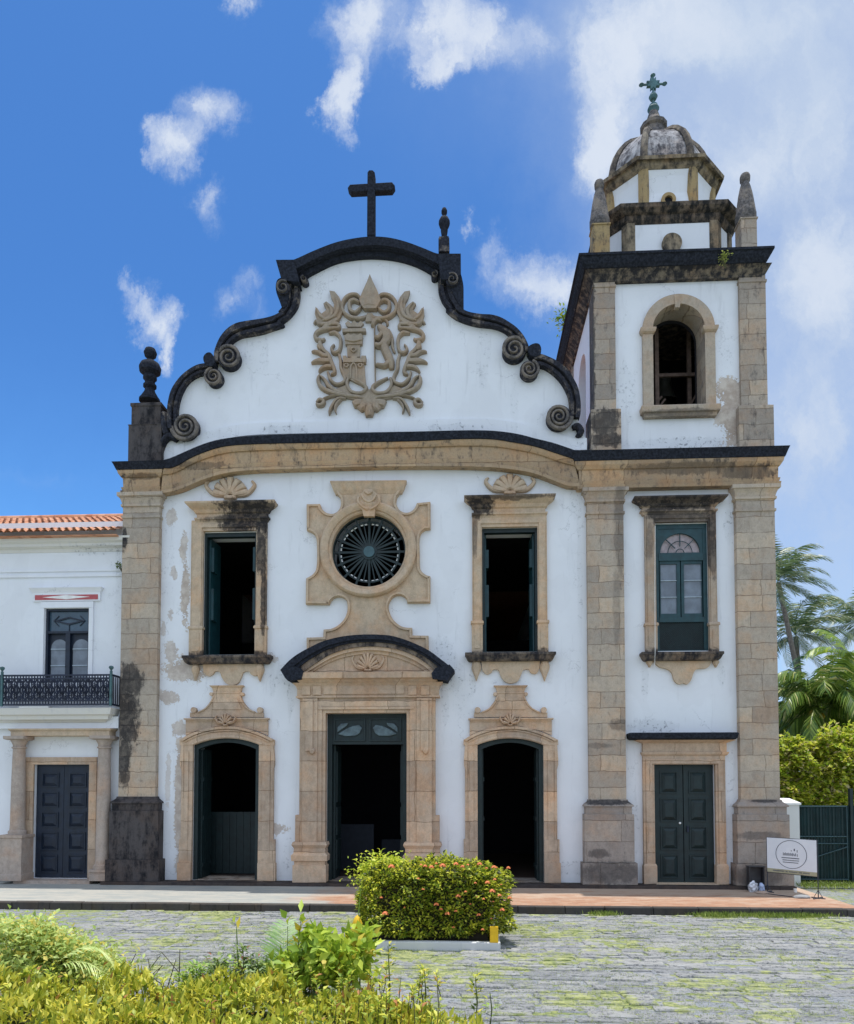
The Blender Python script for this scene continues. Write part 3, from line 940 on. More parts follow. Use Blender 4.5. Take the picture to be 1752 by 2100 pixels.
def flat_cornice(x0, x1, ytop_, ydark, ybot, yb, name='entablature', pil=()):
    """x0,x1: world limits of the wall core; y values measured in the photograph at each projection"""
    zt_ = Zp(ytop_, -0.48, 1400)
    zd = Zp(ydark, -0.42, 1400)
    zb = Zp(ybot, -0.31, 1400)
    k = MB()
    k.rings(x0, x1, 0.0, yb, [(zd, 0.40), (zd + (zt_ - zd) * .6, 0.46), (zt_ - 0.02, 0.50), (zt_, 0.20)])
    k.build('cornice_crown', M_BLACK, church)
    k = MB()
    h = zd - zb
    k.rings(x0, x1, 0.0, yb, [(zb, 0.29), (zb + h * .12, 0.31), (zb + h * .13, 0.26), (zb + h * .27, 0.29), (zb + h * .28, 0.24), (zb + h * .7, 0.25), (zb + h * .72, 0.29), (zb + h * .86, 0.36), (zb + h * .99, 0.38)])
    k.build(name, M_FRIEZE, church)
    return zt_, zd, zb


def flat2(x0, x1, yt, yd, yb_, back, xm):
    global Zp
    old = Zp
    Zp = lambda y, Y=0, x=900: W(xm, y, Y).z
    r = flat_cornice(x0, x1, yt, yd, yb_, back)
    Zp = old
    return r


TXL, TXR = X(1204, 1300, -0.3) + 0.02, X(1592, 1300, -0.3)     # tower faces (lower stage)
TYB = TXR - TXL
zc_top, zc_d, zc_b = flat2(W(1172, 921, -.48).x + .50, W(1621, 914, -.48).x - .50, 917.5, 939, 997, TYB, 1400)
LXL = X(249, 1300, -0.3)
LXR = X(328, 1300, -0.3)
lz = flat2(W(229, 945, -.48).x + .50, W(338, 945, -.48).x - .50, 944, 961, 1010, 2.0, 290)
print('cornice z', zc_top, lz, 'tower X', TXL, TXR)


# ---- pilasters
def pilaster(xa, xb, ztop, mat, matb, back=0.02, zbase=None, proj=0.22, zsub=None, zpl=None):
    k = MB()
    w_ = 0
    cap = ztop
    k.rings(xa, xb, -proj, back, [(zbase, 0.0), (cap - .78, 0.0), (cap - .77, .035), (cap - .70, .035), (cap - .69, 0.0), (cap - .42, 0.0), (cap - .41, .05), (cap - .34, .05), (cap - .33, .02), (cap - .22, .05), (cap - .12, .10), (cap - .11, .14), (cap, .14)])
    ob = k.build('pilaster', mat, church)
    k = MB()
    zb = zbase
    k.rings(xa, xb, -proj, back, [(zsub, .18), (zb - .43, .18), (zb - .42, .13), (zb - .21, .13), (zb - .20, .18), (zb - .16, .17), (zb - .06, .05), (zb, .03)])
    k.rings(xa, xb, -proj, back + 0.002, [(zpl, .25), (zsub - 0.003, .25)])
    k.build('pedestal', matb, ob)
    return ob


zb_ = W(1400, 1640, -0.35).z
zsb = W(1400, 1771, -0.45).z
pilaster(X(248, 1300, -0.22), X(323, 1300, -0.22), lz[2] + 0.01, M_ASH, M_BLACKP, zbase=W(280, 1634, -.35).z, zsub=zsb + .02, zpl=0.0)
pilaster(X(1206.5, 1300, -0.22), X(1281.5, 1300, -0.22), zc_b + 0.01, M_ASH, M_PLINTH, zbase=zb_, zsub=zsb, zpl=0.0)
pilaster(X(1514.5, 1300, -0.22), X(1594, 1300, -0.22), zc_b + 0.01, M_ASH, M_PLINTH, zbase=zb_, zsub=zsb, zpl=0.0, back=TYB)

# ---- step below the walls
stp = MB()
stp.box(X(230), X(1610), -0.54, 0.0, ZP - 0.02, -0.004)
stp.build('door_step', stone('worn_dark_step', (0.085, 0.07, 0.065), dark=(0.04, 0.035, 0.035), amount=0.5, rows=2, wid=1.7), church, bevel=0.015)

for a_, b_ in ((401, 528), (671, 836), (980, 1115)):
    MB().box(X(a_, 1790) + .001, X(b_, 1790) - .001, -.02, .95, -.01, .012).build('threshold', M_PLINTH, church)

# ---- left pedestal and ball finial on the cornice, gable finials
fm = MB()
zz = lambda y, Y=-0.2, x=300: W(x, y, Y).z
xa, xb = X(263, 900, -0.2), X(331, 900, -0.2)
fm.rings(xa, xb, -0.2, 0.9, [(zz(945), 0), (zz(872), 0), (zz(870), .02), (zz(868), -0.06), (zz(832), -0.06), (zz(830), -0.03), (zz(824), -0.03)])
fm.build('corner_pedestal', M_BLACKP, church, bevel=0.01)


def finial(x, ybase, ytop_, Y, rpx, prof, mat, name='ball_finial'):
    c0 = W(x, ybase, Y)
    h = W(x, ytop_, Y).z - c0.z
    k = MB()
    k.lathe((c0.x, Y, c0.z), [(r * rpx / 68, z * h) for r, z in prof], 20)
    return k.build(name, mat, church, smooth=True)


bp = [(0.0, 0), (.95, .0), (.95, .04), (.8, .08), (.5, .18), (.42, .24), (.6, .27), (.6, .31), (.42, .34), (.5, .40), (.62, .42), (.62, .46), (.55, .49), (.95, .55), (1.0, .63), (.85, .70), (.5, .75), (.25, .77), (.25, .80), (.5, .84), (.6, .91), (.45, .98), (.1, 1.0)]
finial(307, 824, 714, 0.25, 23, bp, M_BLACK)
fb = MB()
g = W(911, 518, 0.2)
fb.rings(W(900, 518, 0.2).x, W(922, 518, 0.2).x, 0.0, 0.4, [(g.z - 0.1, 0), (W(911, 497, 0.2).z, 0), (W(911, 496, 0.2).z, -.02), (W(911, 493, 0.2).z, -.02)])
fbo = fb.build('finial_block', M_COPE, church)
bp2 = [(.4, 0), (.55, .02), (.45, .1), (.62, .3), (.62, .38), (.8, .42), (1.0, .52), (.98, .6), (.7, .7), (.3, .74), (.25, .78), (.5, .84), (.52, .92), (.35, .99), (.05, 1.0)]
finial(911.5, 494, 427, 0.2, 12, bp2, M_BLACK)
kx = MB()
A = [(W(x, y, 0.2).x, W(x, y, 0.2).z) for x, y in ((754, 490), (770, 490), (770, 400), (770, 360), (766, 356), (758, 356), (755, 360), (754.5, 400))]
kx.prism(A, 0.06, 0.34)
kx.prism([(W(x, y, 0.2).x, W(x, y, 0.2).z) for x, y in ((714, 391), (719, 384), (805, 379), (811, 386), (805, 395), (720, 399))], 0.08, 0.32)
kx.build('roof_cross', M_BLACK, church, bevel=0.02)


# ---- window surrounds
def lintel_window(cx, xo0, xo1, xi0, xi1, ytop_, ycb, yfr, yopen, ysill, mat, ctop0, ctop1, sx0, sx1, yseat, kind):
    """moulded surround; all in photo units"""
    o = MB()
    ym = (yopen + ysill) / 2
    a, b = X(xo0, ym, -.12), X(xo1, ym, -.12)
    ia, ib = X(xi0, ym, -.0), X(xi1, ym, -.0)
    z = lambda y, Y=-.12: W(cx, y, Y).z
    zo = z(yopen, 0)
    zs = z(ysill, -.2)
    # jambs: two steps
    for (p, q) in ((a, ia), (ib, b)):
        o.box(p, q, -.12, -.001, zs, zo)
    o.box(a + .05, ia - .04, -.155, -.121, zs, zo + .1)
    o.box(ib + .04, b - .05, -.155, -.121, zs, zo + .1)
    o.box(a, b, -.12, -.001, zo + .002, z(yfr))
    o.box(a + .05, b - .05, -.155, -.121, zo + .102, zo + .2)
    # entablature
    c0, c1 = X(ctop0, ytop_, -.42), X(ctop1, ytop_, -.42)
    e = .42 - .12
    zt0 = z(ytop_, -.42)
    zcb = z(ycb, -.2)
    zfr = z(yfr, -.15)
    xl, xr = c0 + e, c1 - e
    o.rings(xl, xr, -.12, -.0005, [(zfr - .06, .0), (zfr, .03), (zfr + .02, .07), (zfr + .07, .07), (zfr + .09, .01), (zcb - .03, .01), (zcb, .06), (zcb + (zt0 - zcb) * .3, .1), (zcb + (zt0 - zcb) * .6, .22), (zt0 - .05, .29), (zt0, .30)])
    ob = o.build('window_surround', mat, church)
    # pedestal blocks at the jamb feet
    zy = z(yseat, -.17)
    for (q0, q1) in ((a - .02, ia + 0.01), (ib - .01, b + .02)):
        p = MB()
        p.rings(q0, q1, -.17, -.001, [(zs, 0), (zy - .1, 0), (zy - .09, .03), (zy - .03, .03), (zy, .01)])
        p.box(q0 + .08, q1 - .08, -.19, -.171, zs + .12, zy - .22)
        p.build('jamb_foot', mat, ob)
    # sill
    s_ = MB()
    x0, x1 = X(sx0, ysill, -.34), X(sx1, ysill, -.34)
    z0_, z1_ = W(cx, kind[0], -.3).z, W(cx, ysill, -.34).z
    s_.rings(x0 + .12, x1 - .12, -.22, -.0003, [(z0_, 0), (z0_ + .05, .05), (z1_ - .09, .10), (z1_ - .08, .12), (z1_, .12)])
    s_.build('window_sill', M_SILL, ob, bevel=.01)
    return ob


wsL = lintel_window(472, 391, 546, 418.5, 527, 1026, 1050, 1066, 1091, 1343, M_WINL, 378, 563, 372, 555, 1283, (1360,))
wsM = lintel_window(1046, 969, 1122.6, 989, 1102.6, 1013.5, 1039, 1056, 1083, 1337, M_WINM, 952, 1141, 954, 1141, 1272, (1354.5,))
wsR = lintel_window(1398, 1324.5, 1471, 1344, 1452, 1015, 1036, 1050, 1073, 1336, M_WINR, 1302, 1494.5, 1317, 1486, 1276, (1353.5,))


def shell(cx, cy, r, Y, mat, parent, ry=None, n=7, spread=75, curl=True, name='shell_ornament'):
    k = MB()
    ry = ry or r
    for i in range(n):
        a = R(90 - spread + 2 * spread * i / (n - 1))
        L = 1.0 - 0.12 * abs(i - (n - 1) / 2) / ((n - 1) / 2)
        p0 = (cx + .12 * r * math.cos(a), cy - .12 * ry * math.sin(a))
        p1 = (cx + .55 * r * math.cos(a) * L, cy - .6 * ry * math.sin(a) * L)
        p2_ = (cx + r * math.cos(a) * L, cy - ry * math.sin(a) * L)
        wd = r * 2.6 / n
        k.stroke([p0, p1, p2_], [wd * .35, wd * .8, wd * .9], Y, .13)
    if curl:
        for sgn in (-1, 1):
            k.stroke([(cx + sgn * r * .2, cy - ry * .05), (cx + sgn * r * .8, cy - ry * .12), (cx + sgn * r * 1.18, cy - ry * .55), (cx + sgn * r * 1.05, cy - ry * .8)], [r * .16, r * .22, r * .18, r * .1], Y, .1)
    k.stroke([(cx - r * .3, cy + 1), (cx, cy + 2), (cx + r * .3, cy + 1)], r * .22, Y, .12)
    return k.build(name, mat, parent, smooth=True)


shell(473, 1019, 42, -.02, M_WINL, wsL, ry=40)
shell(1046, 1010, 42, -.02, M_STONE, wsM, ry=37)


def aprons(mat, ob, pts, pend):
    k = MB()
    k.pprism(catmull(pts, 4), -.10, .0)
    for (cx, y0, y1, wd) in pend:
        k.stroke([(cx, y0), (cx, y0 + (y1 - y0) * .35), (cx, y0 + (y1 - y0) * .7), (cx, y1)], [wd * .6, wd, wd * .5, 1.5], -.02, .14)
    k.build('apron_bracket', mat, ob)


def zm(x, y):
    return (911.5 + x * .2575, 950.2 + y * .2575)


apM = [zm(*p) for p in [(290, 1560), (298, 1600), (305, 1650), (340, 1680), (375, 1665), (392, 1642), (430, 1645), (448, 1690), (480, 1735), (530, 1752), (585, 1735), (610, 1690), (628, 1648), (672, 1640), (690, 1668), (730, 1675), (755, 1640), (762, 1560)]]
aprons(M_STONE, wsM, apM, [(zm(255, 0)[0], 1354, 1397, 20), (zm(798, 0)[0], 1354, 1397, 20)])
apL = [(x - 574 + (2 if x < 1046 else 0), y + 4) for x, y in apM]
aprons(M_STONE, wsL, apL, [(402, 1362, 1396, 16), (534, 1361, 1398, 18)])


def zr(x, y):
    return (1158.7 + x * .28331, 911.5 + y * .28331)


apR = [zr(*p) for p in [(645, 1545), (655, 1580), (690, 1612), (740, 1625), (775, 1650), (795, 1710), (830, 1735), (860, 1728), (890, 1735), (915, 1705), (935, 1650), (960, 1625), (1030, 1618), (1060, 1580), (1068, 1545)]]
aprons(M_STONE, wsR, apR, [(zr(612, 0)[0], 1353, 1369, 13), (zr(1090, 0)[0], 1353, 1369, 13)])
cbl = MB().tube([W(1344, 1078, -.2), W(1343.5, 1200, -.2), W(1344, 1338, -.36), W(1343, 1366, -.3)], 0.008, 5)
cbl.build('white_cable', M_WHITE, church)


# ---- open window leaves (folded shutters seen edge-on) and tower window
def open_leaves(hx0, hx1, y0, y1, steps, name='open_window'):
    k = MB()
    ym = (y0 + y1) / 2
    xa, xb = X(hx0, ym), X(hx1, ym)
    za, zb2 = W((hx0 + hx1) / 2, y1).z + .005, W((hx0 + hx1) / 2, y0).z - .005
    k.box(xa + .003, xa + .07, .02, .22, za, zb2)
    k.box(xb - .07, xb - .003, .02, .22, za, zb2)
    k.box(xa + .07, xb - .07, .02, .22, zb2 - .12, zb2)
    k.box(xa + .003, xb - .003, .0, .5, za - .004, za + .008)
    ob = k.build(name, M_GREEN, church)
    for s in (0, 1):
        q = MB()
        xx = xa + .08 if s == 0 else xb - .08
        sg = 1 if s == 0 else -1
        ang = R(3) * sg
        # leaf swung inwards
        p0 = Vector((xx, .22, 0))
        p1 = p0 + Vector((math.sin(ang) * .8, math.cos(ang) * .8, 0))
        vs = []
        for p in (p0, p1):
            for e in (0, .045 * sg):
                vs += [(p.x + e, p.y, za + .01), (p.x + e, p.y, zb2 - .1)]
        q.add(vs, [(0, 1, 5, 4), (2, 6, 7, 3), (0, 4, 6, 2), (1, 3, 7, 5), (0, 2, 3, 1), (4, 5, 7, 6)])
        for zz0, zz1 in steps:
            H = zb2 - za
            q.box(xx + (.04 if s == 0 else -.13), xx + (.13 if s == 0 else -.04), .26, .6, za + H * zz0, za + H * zz1)
        q.build('shutter_leaf', M_GREEN2, ob)
    return ob


open_leaves(418.5, 527, 1092, 1343, [(.30, .56), (.70, .9)])
open_leaves(989, 1102.6, 1083, 1337, [(.30, .56), (.70, .85)])

tw = MB()
txa, txb = X(1344, 1200), X(1452, 1200)
tza, tzb = W(1398, 1335).z, W(1398, 1074).z
Yw = .03
# frame
tw.box(txa, txa + .12, Yw, Yw + .12, tza, tzb)
tw.box(txb - .12, txb, Yw, Yw + .12, tza, tzb)
tw.box(txa + .12, txb - .12, Yw, Yw + .12, tzb - .14, tzb)
zbar = [W(1398, y, Yw).z for y in (1135, 1150, 1266, 1276, 1333)]
tw.box(txa + .12, txb - .12, Yw - .02, Yw + .12, zbar[1], zbar[0])
tw.box(txa + .12, txb - .12, Yw - .02, Yw + .12, zbar[3], zbar[2])
tw.box(txa + .12, txb - .12, Yw + .02, Yw + .12, tza, zbar[4])
tw.box(txa, txb, Yw + .16, Yw + .2, tza, tzb)
two = tw.build('tower_window', M_GREEN2, church)
fanc = W(1396, 1133, Yw)
fr_ = 40 / 68.
up = MB()
outr = [(txa + .12, zbar[0]), (txb - .12, zbar[0]), (txb - .12, tzb - .14), (txa + .12, tzb - .14)]
n = 24
hole = [(fanc.x + fr_ * math.cos(math.pi * i / n), zbar[0] + .03 + fr_ * math.sin(math.pi * i / n)) for i in range(n + 1)]
up.prism(outr, Yw + .02, Yw + .1, [hole])
for a in (45, 90, 135):
    up.bar((fanc.x + .2 * math.cos(R(a)), Yw + .05, zbar[0] + .03 + .2 * math.sin(R(a))), (fanc.x + fr_ * math.cos(R(a)), Yw + .05, zbar[0] + .03 + fr_ * math.sin(R(a))), .022, .03)
for r_ in (.12, .36):
    pp = [(fanc.x + r_ * math.cos(math.pi * i / 16), Yw + .05, zbar[0] + .03 + r_ * math.sin(math.pi * i / 16)) for i in range(17)]
    up.tube(pp, .012, 4)
up.build('fanlight_frame', M_GREEN2, two)
MB().box(txa + .12, txb - .12, Yw + .11, Yw + .14, zbar[0], tzb - .14).build('fanlight_pane', M_FAN, two)
for (c0, c1, p0, p1) in ((1354, 1396, 1356, 1389), (1398, 1441, 1404, 1440)):
    k = MB()
    xa_, xb_ = X(c0, 1210, Yw), X(c1, 1210, Yw)
    qa, qb = X(p0, 1210, Yw), X(p1, 1210, Yw)
    za_, zb3 = zbar[2], zbar[1]
    ya_, yb3 = W(1398, 1258, Yw).z, W(1398, 1156, Yw).z
    k.prism([(xa_, za_), (xb_, za_), (xb_, zb3), (xa_, zb3)], Yw + .02, Yw + .08, [[(qa, ya_), (qb, ya_), (qb, yb3), (qa, yb3)]])
    ob = k.build('casement', M_GREEN2, two)
    for f in (.333, .667):
        zc = ya_ + (yb3 - ya_) * f
        MB().box(qa, qb, Yw + .03, Yw + .06, zc - .012, zc + .012).build('glazing_bar', M_BAR, ob)
    MB().box(qa - .01, qb + .01, Yw + .065, Yw + .075, ya_ - .01, yb3 + .01).build('glass_pane', M_GLASSG, ob)
k = MB()
la, lb = txa + .12, txb - .12
za_, zb3 = zbar[4], zbar[3]
st = .055
nst = int((lb - la + zb3 - za_) / st)
for dsg in (1, -1):
    for i in range(nst + 1):
        c = i * st
        pts = []
        for (xx, z_) in ((la, za_ + c), (la + c - (zb3 - za_), zb3), (la + c, za_), (lb, za_ + c - (lb - la))):
            if la - 1e-6 <= xx <= lb + 1e-6 and za_ - 1e-6 <= z_ <= zb3 + 1e-6:
                pts.append((xx, z_))
        if len(pts) >= 2:
            p, q = min(pts), max(pts)
            if dsg < 0:
                p, q = (la + lb - p[0], p[1]), (la + lb - q[0], q[1])
            if math.dist(p, q) > .03:
                k.bar((p[0], Yw + (.04 if dsg > 0 else .055), p[1]), (q[0], Yw + (.04 if dsg > 0 else .055), q[1]), .02, .012)
k.build('lattice_panel', M_GREEN, two)

# ---- tower lower wall
t0, t1 = X(1275, 1300), TXR - .25
twl = MB()
H_TW = [(txa, tza), (txb, tza), (txb, tzb), (txa, tzb)]
da, db = X(1341, 1680), X(1466, 1680)
dz = W(1403, 1568).z
H_TD = [(da, 0), (db, 0), (db, dz), (da, dz)]
twl.prism([(TXL + .2, -.05), (TXR - .2, -.05), (TXR - .2, zc_b + .3), (TXL + .2, zc_b + .3)], 0.001, .9, [H_TW, H_TD])
twl.build('tower_wall', M_TW, church)
sw = MB()
sw.box(TXR - .9, TXR - .05, .902, TYB, -.05, zc_b + .3)
sw.box(TXL + .05, TXL + .9, .902, TYB, -.05, zc_b + .3)
sw.box(TXL + .9, TXR - .9, TYB - .8, TYB, -.05, zc_b + .3)
sw.build('tower_side_wall', M_TW, church)

# tower door surround
ds = MB()
ja, jb = X(1320.5, 1650, -.14), X(1489, 1650, -.14)
zz0 = lambda y, Y: W(1404, y, Y).z
zfoot = zz0(1772, -.2)
for (p, q, s) in ((ja, da, 1), (db, jb, -1)):
    ds.box(p, q, -.14, -.001, 0, dz)
    ds.box(p + .07, q - .07, -.18, -.141, zfoot, dz + .02)
    ds.rings(min(p, q) + .0, max(p, q) - .0, -.2, -.0005, [(0, .03), (zfoot - .06, .03), (zfoot, 0.0)])
ds.box(ja - .0, jb, -.14, -.001, dz + .001, zz0(1546, -.14))
ds.box(ja + .07, jb - .07, -.18, -.141, dz + .021, dz + .16)
xl, xr = X(1319, 1540, -.16), X(1491, 1540, -.16)
z1_, z2_, z3_, z4_ = zz0(1546, -.2), zz0(1524, -.2), zz0(1516.5, -.4), zz0(1502, -.5)
ds.rings(xl, xr, -.16, -.0003, [(z1_ - .05, 0), (z1_, .04), (z1_ + .05, .05), (z1_ + .06, 0), (z2_, 0), (z2_ + .02, .05), (z3_ - .01, .22)])
dso = ds.build('door_surround', M_PORTAL, church)
hd = MB().rings(X(1292, 1510, -.5) + .33, X(1517, 1510, -.5) - .33, -.17, -.0001, [(z3_, .25), (z3_ + .04, .30), (z4_ - .03, .33), (z4_, .31)])
hd.build('door_hood', M_BLACK, dso, bevel=.02)


def panel_door(xa, xb, za, zb, Y, mat, cols, rows, name='door', label=None, parent=None):
    """leaf with raised and fielded panels. cols: [(x0,x1)] fractions, rows: [(z0,z1)] fractions"""
    k = MB()
    k.box(xa, xb, Y, Y + .08, za, zb)
    for c0, c1 in cols:
        for r0, r1 in rows:
            x0, x1 = xa + (xb - xa) * c0, xa + (xb - xa) * c1
            z0, z1 = za + (zb - za) * r0, za + (zb - za) * r1
            # frame moulding then raised field
            t_ = .03
            for bx in ((x0, x1, z1 - t_, z1), (x0, x1, z0, z0 + t_), (x0, x0 + t_, z0 + t_, z1 - t_), (x1 - t_, x1, z0 + t_, z1 - t_)):
                k.box(bx[0], bx[1], Y - .03, Y - .0005, bx[2], bx[3])
            g = .05
            i = .14
            A_ = [(x0 + g, Y - .002, z0 + g), (x1 - g, Y - .002, z0 + g), (x1 - g, Y - .002, z1 - g), (x0 + g, Y - .002, z1 - g)]
            B_ = [(x0 + i, Y - .06, z0 + i), (x1 - i, Y - .06, z0 + i), (x1 - i, Y - .06, z1 - i), (x0 + i, Y - .06, z1 - i)]
            k.poly_rings([A_, B_])
    return k.build(name, mat, parent or church, label=label)


mid = (da + db) / 2
rows4 = [(.035, .235), (.275, .475), (.515, .715), (.755, .945)]
for a_, b_, cc in ((da + .02, mid - .012, [(.22, .82)]), (mid + .012, db - .02, [(.18, .78)])):
    dl = panel_door(a_, b_, .02, dz - .01, .06, M_GREEN, cc, rows4, 'door_leaf')
k = MB().lathe((0, 0, 0), [(.0, 0), (.03, .0), (.035, .03), (.02, .05), (0, .055)], 10)
kn = k.build('door_knob', M_WHITE, dl)
kn.location = (mid - .11, .06, zz0(1688, .1))
kn.rotation_euler = (R(90), 0, 0)
MB().box(mid + .09, mid + .13, .0, .059, zz0(1706, .1), zz0(1694, .1)).build('door_lock', M_IRON, dl)
MB().box(da - .02, db + .02, -.3, .3, -.004, .02).build('threshold', M_STONE, church, bevel=.008)


# ---- side doors with arched heads
def side_portal(cx, xo, mat, damaged=False):
    """cx centre in photo units; geometry measured on the right hand portal"""
    off = cx - 1047.3
    z6 = lambda x, y: (927 + x * .22928 + off, 1429.1 + y * .22928)
    k = MB()
    Y = -.12
    # jambs
    il, ir = X(z6(230, 0)[0], 1650), X(z6(820, 0)[0], 1650)
    el, er = X(z6(118, 0)[0], 1650, Y), X(z6(942, 0)[0], 1650, Y)
    bl, br_ = X(z6(105, 0)[0], 1650, Y), X(z6(960, 0)[0], 1650, Y)
    zsp = z6(0, 430)[1]
    ztp = W(cx, zsp, 0).z
    zb1 = W(cx, z6(0, 1275)[1], Y).z
    zb2_ = W(cx, z6(0, 1485)[1], Y).z
    k.box(el, il, Y, -.001, zb1, ztp)
    k.box(ir, er, Y, -.001, zb1, ztp)
    k.box(bl, il, Y - .02, -.001, zb2_, zb1 - .001)
    k.box(ir, br_, Y - .02, -.001, zb2_, zb1 - .001)
    k.box(bl - .03, il - .0, Y - .06, -.0005, 0, zb2_ - .001)
    k.box(ir, br_ + .03, Y - .06, -.0005, 0, zb2_ - .001)
    k.box(el + .1, il - .12, Y - .03, Y - .001, zb2_ + .1, ztp - .2)
    k.box(ir + .12, er - .1, Y - .03, Y - .001, zb2_ + .1, ztp - .2)
    for s_ in (0, 1):      # carved ears on the outer side
        e0 = [(118, 430), (108, 560), (108, 610), (128, 680), (128, 900), (140, 905), (140, 430)]
        if s_:
            e0 = [(1060 - a, b) for a, b in e0]
        k.pprism([z6(*p) for p in e0], Y - .015, -.002)
    # arched moulding
    inner = arch3(z6(230, 0)[0], z6(820, 0)[0], zsp, z6(0, 370)[1], 20)
    outer_ = catmull([z6(*p) for p in [(105, 385), (200, 330), (320, 288), (430, 268), (530, 262), (640, 270), (750, 298), (850, 335), (950, 385)]], 4)
    lo = [z6(105, 432)] + outer_ + [z6(950, 432)]
    k.pprism(lo + inner[::-1], Y - .02, -.003)
    o2 = resample(outer_, 30)
    i2 = resample(inner, 30)
    for f0, f1, yy in ((0.02, .22, Y - .10), (.30, .42, Y - .055), (.75, .92, Y - .045)):
        loops = []
        for p, q in zip(o2, i2):
            A1, B1 = lerp(p, q, f0), lerp(p, q, f1)
            P_, Q_ = W(*A1, yy), W(*B1, yy)
            loops.append([P_, Q_, (Q_.x, Y - .021, Q_.z), (P_.x, Y - .021, P_.z)])
        k.poly_rings(loops)
    # block with shelf above
    k.pprism([z6(160, 345), z6(250, 305), z6(430, 264), z6(620, 264), z6(800, 305), z6(895, 345), z6(895, 215), z6(160, 215)], -.085, -.004)
    sh0, sh1 = X(z6(175, 0)[0], 1475, -.1), X(z6(880, 0)[0], 1475, -.1)
    zs1 = W(cx, z6(0, 190)[1], -.16).z
    k.rings(sh0, sh1, -.09, -.0045, [(zs1 - .12, 0.0), (zs1 - .05, .05), (zs1 - .04, .09), (zs1, .09)])
    # waisted top
    zq = lambda x, y: (911.5 + x * .2575 + off, 950.2 + y * .2575)
    wst = [zq(*p) for p in [(235, 2022), (238, 1985)]] + catmull([zq(*p) for p in [(290, 1985), (340, 1962), (385, 1915), (410, 1870), (418, 1830)]], 4) + \
          catmull([zq(*p) for p in [(640, 1830), (648, 1870), (672, 1915), (715, 1960), (765, 1985)]], 4) + [zq(820, 1985), zq(822, 2022)]
    k.pprism(wst, -.10, -.005)
    k.pprism([zq(*p) for p in [(450, 1870), (608, 1870), (650, 1960), (405, 1960)]], -.125, -.101)
    for sgn in (0, 1):
        L = [zq(*p) for p in [(425, 1850), (405, 1905), (360, 1955), (300, 1985)]]
        if sgn:
            L = [(2 * cx - a + 1.0, b) for a, b in L]
        k.stroke(L, 3.4, -.10, .06)
    tz1, tz0 = W(cx, zq(0, 1768)[1], -.2).z, W(cx, zq(0, 1830)[1], -.16).z
    tx0, tx1 = X(zq(420, 0)[0], 1410, -.14), X(zq(638, 0)[0], 1410, -.14)
    k.rings(tx0, tx1, -.10, -.006, [(tz0, 0.02), (tz0 + .03, .02), (tz0 + .04, .0), (tz1 - .07, .03), (tz1 - .02, .09), (tz1, .10)])
    for xx, yy, rr in ((265, 1965, 6), (793, 1965, 6), (405, 1838, 3.6), (652, 1838, 3.6)):
        c = W(*zq(xx, yy), -.14)
        k.prism([(c.x + rr / 68 * math.cos(i * math.pi / 8), c.z + rr / 68 * math.sin(i * math.pi / 8)) for i in range(16)], -.16, -.007)
    ob = k.build('door_surround', mat, church)
    shell(cx - 1, z6(0, 250)[1] - 1, 17, -.17, mat, ob, ry=22, n=7)
    # frame and opened leaves
    fr = MB()
    ft = [P2(*p) for p in arch3(z6(230, 0)[0], z6(820, 0)[0], zsp, z6(0, 370)[1], 16)]
    ft = [(il + (ir - il) * i / 16, ft[i][1]) for i in range(17)]
    w_ = .13
    inn = [(il + w_ + (ir - il - 2 * w_) * i / 16, ft[i][1] - .13) for i in range(17)]
    fr.prism([(il, 0.0)] + ft + [(ir, 0.0), (ir - w_, 0.0)] + inn[::-1] + [(il + w_, 0.0)], .02, .26)
    fo = fr.build('door_frame', M_GREEN, church)
    zl = ft[0][1] - .12
    for s_ in (0, 1):
        q = MB()
        x0 = il + w_ if s_ == 0 else ir - w_
        sg = 1 if s_ == 0 else -1
        for j in range(5):
            y0 = .27 + j * .16
            q.box(min(x0, x0 + sg * .05), max(x0, x0 + sg * .05), y0, y0 + .15, .02, zl)
        for zz_ in (.35, 1.8, 3.0):
            q.box(min(x0 + sg * .051, x0 + sg * .08), max(x0 + sg * .051, x0 + sg * .08), .3, 1.05, zz_, zz_ + .12)
        q.build('door_leaf', M_GREEN, fo)
    return ob


side_portal(1047.3, 0, M_PORTAL)
side_portal(464.6, 0, M_PORTAL)
# half closed plank screen seen inside the left doorway
k = MB()
sa, sb = X(401, 1650, 1.6), X(528, 1650, 1.6)
for i in range(9):
    k.box(sa + (sb - sa) * i / 9 + .01, sa + (sb - sa) * (i + 1) / 9, 1.6, 1.66, .0, 2.0 + .0 * i)
k.build('plank_screen', M_GREEN, church)

# ---- central portal
po = MB()


def zp_(x, y):
    return (525.3 + x * .31746, 1351.9 + y * .31746)


def zo_(x, y):
    return (571.6 + x * .22072, 965.6 + y * .22072)


